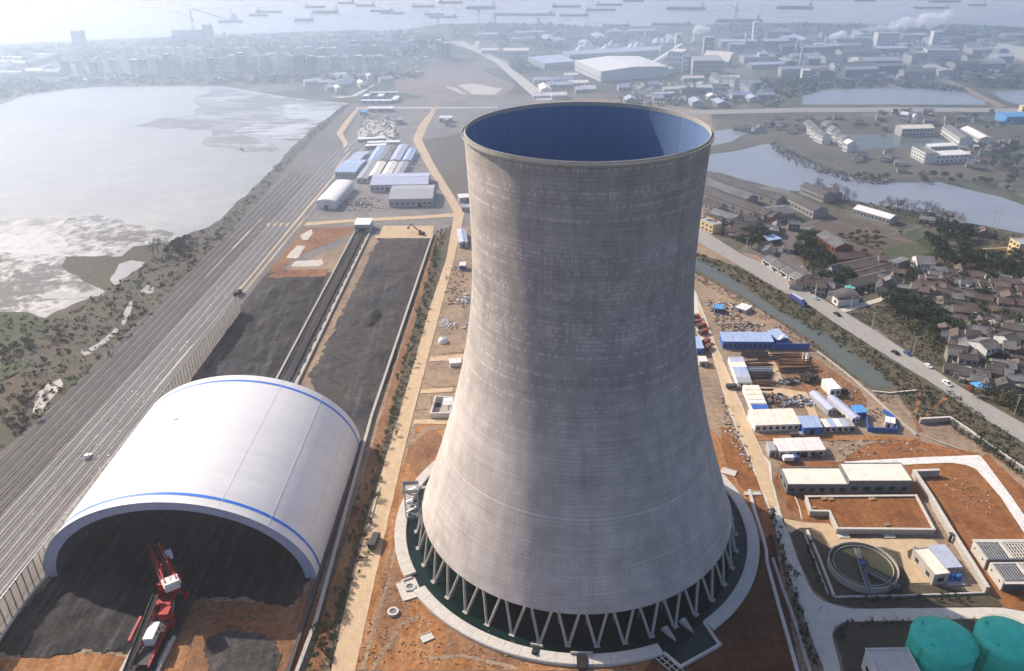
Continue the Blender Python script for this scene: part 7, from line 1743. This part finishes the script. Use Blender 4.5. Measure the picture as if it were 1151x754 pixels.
# ------------------------------------------------------------------ people
def person(label, px, py, yaw, z=.4):
    """one skinned body, mid-stride"""
    t = thing('person', label, 'person', G(px, py, z), yaw)
    me = bpy.data.meshes.new('body')
    v = [(0, 0, .95), (0, 0, 1.2), (0, 0, 1.42), (0, .01, 1.54), (0, .02, 1.66), (0, .02, 1.74),
         (.17, 0, 1.4), (.24, -.06, 1.14), (.22, -.02 + .12, .9), (-.17, 0, 1.4), (-.24, .05, 1.14), (-.22, .14, .92),
         (.1, 0, .9), (.11, .12, .5), (.11, .04, .06), (.11, .18, .03), (-.1, 0, .9), (-.11, -.06, .5), (-.11, -.24, .08), (-.11, -.1, .03)]
    e = [(0, 1), (1, 2), (2, 3), (3, 4), (4, 5), (2, 6), (6, 7), (7, 8), (2, 9), (9, 10), (10, 11), (0, 12), (12, 13), (13, 14), (14, 15), (0, 16), (16, 17), (17, 18), (18, 19)]
    r = [.14, .13, .15, .055, .1, .07, .065, .045, .035, .065, .045, .035, .09, .06, .04, .035, .09, .06, .04, .035]
    me.from_pydata(v, e, []); o = bpy.data.objects.new('body', me); C.objects.link(o); o.parent = t
    m = o.modifiers.new('skin', 'SKIN'); 
    for i, q in enumerate(me.skin_vertices[0].data): q.radius = (r[i], r[i] * .8); q.use_root = (i == 0)
    s = o.modifiers.new('subdivision', 'SUBSURF'); s.levels = 1; s.render_levels = 1
    me.materials.append(M_SKIN)
    mb = MB(); mb.lathe([(.105, 1.64), (.11, 1.72), (.07, 1.79), (0, 1.8)], 10, c=(0, .01)); mb.build('hair', M_RUBBER, t)
for (x, y, yw, lb) in ((922, 686, .4, 'person in dark clothes walking across the junction of the plant roads'), (843, 515, 2.0, 'person in dark clothes on the yellow road below the camp'), (823, 460, 1.2, 'person in dark clothes on the yellow road beside the beige cabins'), (917, 350, .5, 'person walking on the canal side of the main road')):
    person(lb, x, y, yw)

# ------------------------------------------------------------------ poles
def pole(label, px, py, h, arm=1.6, yaw=0.0, group=None, twin=False):
    t = thing('light_pole' if not twin else 'power_pole', label, 'light pole' if not twin else 'power pole', G(px, py), yaw, group)
    mb = MB()
    for s in ((-1.6, 1.6) if twin else (0,)): mb.tube((s, 0, 0), (s, 0, h), .2, 6, .12)
    mb.build('post', M_CONC_L, t)
    mb = MB(); mb.beam((-arm, 0, h - .4), (arm, 0, h - .4), .18); mb.build('crossarm', M_STEEL, t)
    if not twin: piece('lamp', M_STEEL, t, (arm, 0, h - .45), (.7, .3, .16))
for (x, y, lb) in ((955, 353, 'concrete pole at the corner of side lane and main road'), (979.5, 371, 'concrete pole beside the waste ground, upper one'), (1025.5, 399, 'concrete pole by the parked dark blue car'), (838, 284, 'concrete pole by the dusty yard trees'), (1140, 466, 'concrete pole beside the main road below the blue stall')):
    pole(lb, x, y, 11, group='concrete poles along the main road')
pole('tall power pole standing at the near pond shore behind the workshops', 899, 220, 16)
pole('twin-legged power pole in front of the pond above the cream house', 1117, 258, 14, 3, twin=True)
for (x, y) in ((1047, 130), (1051, 131), (946, 122), (1120, 126)): pole('thin hazy power pole along the far road', x, y, 14, group='far road poles')

# ------------------------------------------------------------------ ships
M_HULL = pmat('ship_hull', (.03, .042, .06), .7, .15); M_DECK = pmat('ship_hatch', (.10, .11, .13), .7, .2); M_BRIDGE = pmat('ship_bridge', (.5, .5, .5), .6, .1)
def ship(x0, x1, y, big, label, group=None, loaded=1.0, stern=1):
    a, b = G(x0, y), G(x1, y)
    d = b - a; L = d.length; yw = math.atan2(d.y, d.x) + RN.uniform(-.04, .04)
    t = thing('cargo_ship' if big else 'barge', label, 'ship' if big else 'barge', (a + b) / 2, yw, group)
    w = L * .15; h = (4.2 if big else 2.6) * loaded
    pr = [(-.5, .8), (-.48, 1), (.36, 1), (.46, .6), (.5, 0)]
    pl = [(x * L, -k * w / 2) for x, k in pr] + [(x * L, k * w / 2) for x, k in pr[-2::-1]]
    mb = MB(); mb.prism(pl, -.4, h)
    mb.build('hull', M_HULL, t)
    mb = MB(); mb.wall([(x * .99, y_ * .97) for x, y_ in pl], .4, h, h + .9, closed=True); mb.build('bulwark', M_HULL, t)
    sx = -.4 * stern
    mb = MB(); mb.box((sx * L, 0, h), (L * .10, w * .8, h * 1.1)); mb.box((sx * L, 0, h * 2.1), (L * .07, w * .7, h * .9)); br = mb.build('bridge', M_BRIDGE, t)
    mb = MB(); mb.box((sx * L + L * .051 * stern, 0, h * 2.4), (.2, w * .6, h * .4)); mb.build('window', M_GLASS, br)
    mb = MB(); mb.tube((sx * L - 2 * stern, 0, h * 2.9), (sx * L - 2 * stern, 0, h * 3.8), w * .1, 7); mb.build('funnel', M_HULL, t)
    for k in range(4 if big else 3):
        piece('hatch', M_DECK, t, ((-.2 + k * (.17 if big else .22)) * L * stern, 0, h), (L * (.14 if big else .19), w * .7, h * .45))
    mb = MB(); mb.tube((.42 * L * stern, 0, h), (.42 * L * stern, 0, h * 3), .3, 5); mb.build('mast', M_HULL, t)
GS = 'barges lying in the hazy river'
for (x0, x1, y) in ((288, 317, 14), (280, 301, 18), (343, 366, 8.5), (400, 422, 7), (428, 455, 15.5), (463, 489, 8), (482, 514, 20), (493, 520, 3.5), (620, 653, 8), (670, 699, 6), (659, 692, 12), (629, 662, 18), (1088, 1108, 6.5), (1044, 1080, 2.5), (380, 399, 4), (700, 724, 2), (960, 984, 1.5)):
    ship(x0, x1, y, False, 'hazy grey barge lying at anchor in the pale river', GS, 1, RN.choice((1, -1)))
for (x0, x1, y, s, lb) in ((331, 353, 24, -1, 'dark stubby ship nearest the left river shore'), (351, 381, 15, -1, 'blue-grey ship third from the left above the stubby dark one'), (416, 443, 13, -1, 'ship whose stern overlaps a lower barge near the housing estate'), (477, 499, 17, 1, 'short tall-sided ship touching a lower barge at the river bend'), (524, 558, 10, -1, 'long grey ship with a pale superstructure above the river bend'), (556, 625, 17, -1, 'very long low barge train in mid river'), (749, 793, 11, -1, 'large cargo ship with a mast in mid river right of the tower'), (805, 857, 25, -1, 'largest cargo ship, moored at the wharf behind the factory'), (732, 778, 28, -1, 'ship moored low at the wharf left of the largest one'), (677, 708, 29.5, -1, 'flat barge moored at the wharf right of the woods'), (873, 914, 10, -1, 'clean-lined grey ship right of the wharf'), (1027, 1067, 9.5, -1, 'long low grey barge near the smoke plume')):
    ship(x0, x1, y, True, lb, None, .55 if 'low' in lb or 'flat' in lb or 'train' in lb else 1.0, s)
t = thing('dredger', 'floating dredger with a long slanting boom near the left river shore', 'dredger', G(259, 25))
piece('pontoon', M_HULL, t, (0, 0, -.2), (46, 14, 4)); piece('cabin', M_BRIDGE, t, (8, 0, 3.8), (14, 10, 8)); piece('wheelhouse', M_BRIDGE, t, (10, 0, 11.8), (6, 6, 4))
mb = MB(); mb.beam((0, 0, 4), (-72, 0, 26), 1.6); mb.build('boom', M_HULL, t); mb = MB(); mb.beam((6, 0, 12), (4, 0, 26), 1.2); mb.build('gantry', M_HULL, t); mb = MB(); mb.tube((4, 0, 26), (-70, 0, 26), .3, 4); mb.build('stay_cable', M_HULL, t)
for (x, y, h, lb) in ((219, 42, 46, 'thin latticed crane mast on the left river shore'), (493, 32, 30, 'wharf crane left of the tower top by the river'), (538, 27, 34, 'wharf crane standing left of the woods'), (826, 28, 40, 'wharf crane with raised jib on the largest ship berth'), (605, 30, 18, 'low wharf crane near the woods'), (556, 28, 22, 'second wharf crane right of the taller one by the woods')):
    t = thing('wharf_crane', lb, 'crane', G(x, y), RN.uniform(-.3, .3))
    mb = MB(); mb.beam((-2.5, 0, 0), (-.4, 0, h), 1.0); mb.beam((2.5, 0, 0), (.4, 0, h), 1.0)
    for k in range(5): mb.beam((-2.5 + .42 * k, 0, h * k / 5), (2.1 - .42 * k, 0, h * (k + 1) / 5), .5)
    mb.build('mast', M_WALLG, t)
    mb = MB(); mb.beam((0, 0, h * .7), (-h * .55, 0, h * .95), .9); mb.build('jib', M_WALLG, t); piece('machine_house', M_WALLG, t, (1, 0, h * .6), (5, 4, 4))

M_DULLRAIL = pmat('dull_rail', (.19, .165, .15), .7, .2)
# ------------------------------------------------------------------ railway tracks
u0 = G(0, 512); ydir = Vector((40.4, 636.7, 0)).normalized(); xd = Vector((ydir.y, -ydir.x, 0))
def rail_track(off, y0, y1, label, bright):
    p0 = G(0, 512) + xd * off; L = y1 - y0
    t = thing('railway_track', label, 'railway track', p0 + ydir * y0 + Vector((0, 0, .26)), math.atan2(ydir.y, ydir.x))
    mb = MB()
    hb = .16 if bright else .07
    v = [(0, -2.1, 0), (0, -1.2, hb), (0, 1.2, hb), (0, 2.1, 0)]
    mb.add([(x, q[1], q[2]) for x in (0, L) for q in v], [(0, 4, 5, 1), (1, 5, 6, 2), (2, 6, 7, 3)]); mb.build('ballast_bed', M_TRACKBED if bright else M_BALLAST2, t)
    n = int(L / .75); mb = MB()
    for i in range(n): mb.add([(i * .75 + dx, y, hb + .06) for dx, y in ((0, -1.2), (.26, -1.2), (.26, 1.2), (0, 1.2))], [(0, 1, 2, 3)])
    o = mb.build('sleepers', M_SLEEPER, t); tag(o, kind='stuff')
    for s in (-.75, .75): piece('rail', M_RAIL if bright else M_DULLRAIL, t, (L / 2, s, hb + .06), (L, .17, .18))
W_ORD = ['outermost', 'second', 'third', 'fourth', 'fifth', 'sixth', 'seventh', 'eighth', 'ninth', 'tenth', 'eleventh']
for k in range(5):
    rail_track(4 + k * 4.6, -140, 420 - k * 2, 'dull rusty railway track on brown ballast, %s counted from the marsh' % W_ORD[k], False)
for k in range(6):
    rail_track(27.5 + k * 4.6, -140, 560 - (5 - k) * 12, 'pale railway track on light ballast, %s counted from the coal yard' % W_ORD[5 - k], True)
# ------------------------------------------------------------------ smoke
def plume(label, pts, dens):
    t = thing('smoke_plume', label, 'smoke', pts[0][0])
    rng = random.Random(len(label)); mb = MB()
    bm = bmesh.new()
    for (a, ra), (b, rb) in zip(pts, pts[1:]):
        n = 7
        for k in range(n):
            f = (k + rng.random()) / n; r = (ra + (rb - ra) * f)
            c = a.lerp(b, f) + Vector((rng.uniform(-.5, .5), rng.uniform(-.5, .5), rng.uniform(-.6, .8))) * r - ROOT[t]
            bmesh.ops.create_icosphere(bm, subdivisions=2, radius=r * rng.uniform(.6, 1.0), matrix=Matrix.Translation(c))
    for v in bm.verts:
        v.co += v.normal * 1.2 * mnoise.noise(v.co * .25)
    me = bpy.data.meshes.new('smoke_cloud'); bm.to_mesh(me); bm.free()
    o = bpy.data.objects.new('smoke_cloud', me); C.objects.link(o); o.parent = t
    m = o.modifiers.new('remesh', 'REMESH'); m.mode = 'VOXEL'; m.voxel_size = 1.6
    B = NB('smoke_%d' % int(dens * 1000)); B.t.nodes.remove(B.b)
    vo = B.n('ShaderNodeVolumePrincipled'); vo.inputs['Color'].default_value = (.97, .97, .98, 1); vo.inputs['Density'].default_value = dens; vo.inputs['Anisotropy'].default_value = .2
    B.l(vo.outputs[0], B.t.nodes['Material Output'].inputs['Volume']); me.materials.append(B.mat)
def S_(px, py, ref):      # a point above the ground foot ref at that pixel
    g = G(*ref); d = _fwd + _right * ((px - W / 2) / FOC) - _up * ((py - H / 2) / FOC); k = g.y / d.y
    return Vector((d.x * k, g.y, HC + d.z * k))
plume('long white smoke plume drifting right from the grey stack', [(S_(978, 34, (977, 44)), 3), (S_(990, 31, (977, 44)), 5), (S_(1006, 29, (977, 44)), 7), (S_(1024, 26, (977, 44)), 9), (S_(1048, 22, (977, 44)), 11), (S_(1072, 19, (977, 44)), 9)], .13)
plume('small white smoke plume left of the long one', [(S_(928, 42, (927, 52)), 3), (S_(942, 40, (927, 52)), 6), (S_(957, 40, (927, 52)), 6)], .25)
plume('white steam cloud over the wharf right of the process tower', [(S_(779, 34, (780, 48)), 5), (S_(788, 32, (780, 48)), 7), (S_(798, 34, (780, 48)), 4)], .2)

# members that stand at the edges of their group are told apart by that
def edges():
    fam = {}
    for o in C.objects:
        if o.parent is None and o.get('label') and o.get('group'): fam.setdefault(o['label'], []).append(o)
    for lab, l in fam.items():
        if len(l) < 4 or l[0].location.z < -50: continue
        n = len(lab.split())
        if n > 12: continue
        k = 1.0 / max(1, sum(o.location.y for o in l) / len(l))
        for key, word in ((lambda o: o.location.x / max(1, o.location.y), ', leftmost of them'), (lambda o: -o.location.x / max(1, o.location.y), ', rightmost of them'), (lambda o: o.location.y, ', nearest of them'), (lambda o: -o.location.y, ', farthest of them')):
            o = min([q for q in l if q['label'] == lab], key=key); o['label'] = lab + word
edges()
# the tree and shrub patterns themselves stand nowhere: remove them
for pr in [q for l in PROTO.values() for q in l] + SHR:
    for ch in list(pr.children): bpy.data.objects.remove(ch)
    bpy.data.objects.remove(pr)

# ------------------------------------------------------------------ air
hz = bpy.data.meshes.new('haze')
X0, X1, YA, YB, ZA, ZB = -S - 60, S + 60, -1560, S + 1560, -1.6, 226.0
hz.from_pydata([(x, y, z) for z in (ZA, ZB) for x, y in ((X0, YA), (X1, YA), (X1, YB), (X0, YB))], [], [(3, 2, 1, 0), (4, 5, 6, 7), (0, 1, 5, 4), (1, 2, 6, 5), (2, 3, 7, 6), (3, 0, 4, 7)])
B = NB('haze_air'); B.t.nodes.remove(B.b)
vo = B.n('ShaderNodeVolumePrincipled')
vo.inputs['Color'].default_value = (.84, .91, 1.0, 1); vo.inputs['Density'].default_value = HAZE_DENSITY; vo.inputs['Anisotropy'].default_value = .82
B.l(vo.outputs[0], B.t.nodes['Material Output'].inputs['Volume'])
hz.materials.append(B.mat)
ho = bpy.data.objects.new('haze', hz); C.objects.link(ho); tag(ho, kind='stuff')

# extra haze volumes added over the far plain so the distance fades more
def bank(y0, ztop, dens, k, y1):
    me = bpy.data.meshes.new('far_haze_bank')
    X0, X1, YB, ZA = -S - 30 + k, S + 30 - k, y1, -1.2 + k * .01
    me.from_pydata([(x, y, z) for z in (ZA, ztop) for x, y in ((X0, y0), (X1, y0), (X1, YB), (X0, YB))], [], [(3, 2, 1, 0), (4, 5, 6, 7), (0, 1, 5, 4), (1, 2, 6, 5), (2, 3, 7, 6), (3, 0, 4, 7)])
    B = NB('far_haze_air'); B.t.nodes.remove(B.b)
    vo = B.n('ShaderNodeVolumePrincipled'); vo.inputs['Color'].default_value = (.68, .84, 1.0, 1); vo.inputs['Density'].default_value = dens; vo.inputs['Anisotropy'].default_value = .7
    B.l(vo.outputs[0], B.t.nodes['Material Output'].inputs['Volume']); me.materials.append(B.mat)
    o = bpy.data.objects.new('far_haze_bank', me); C.objects.link(o); tag(o, kind='stuff')
bank(520, 60, .0009, 0, 1560)
bank(900, 105, .0007, 3, 1540)
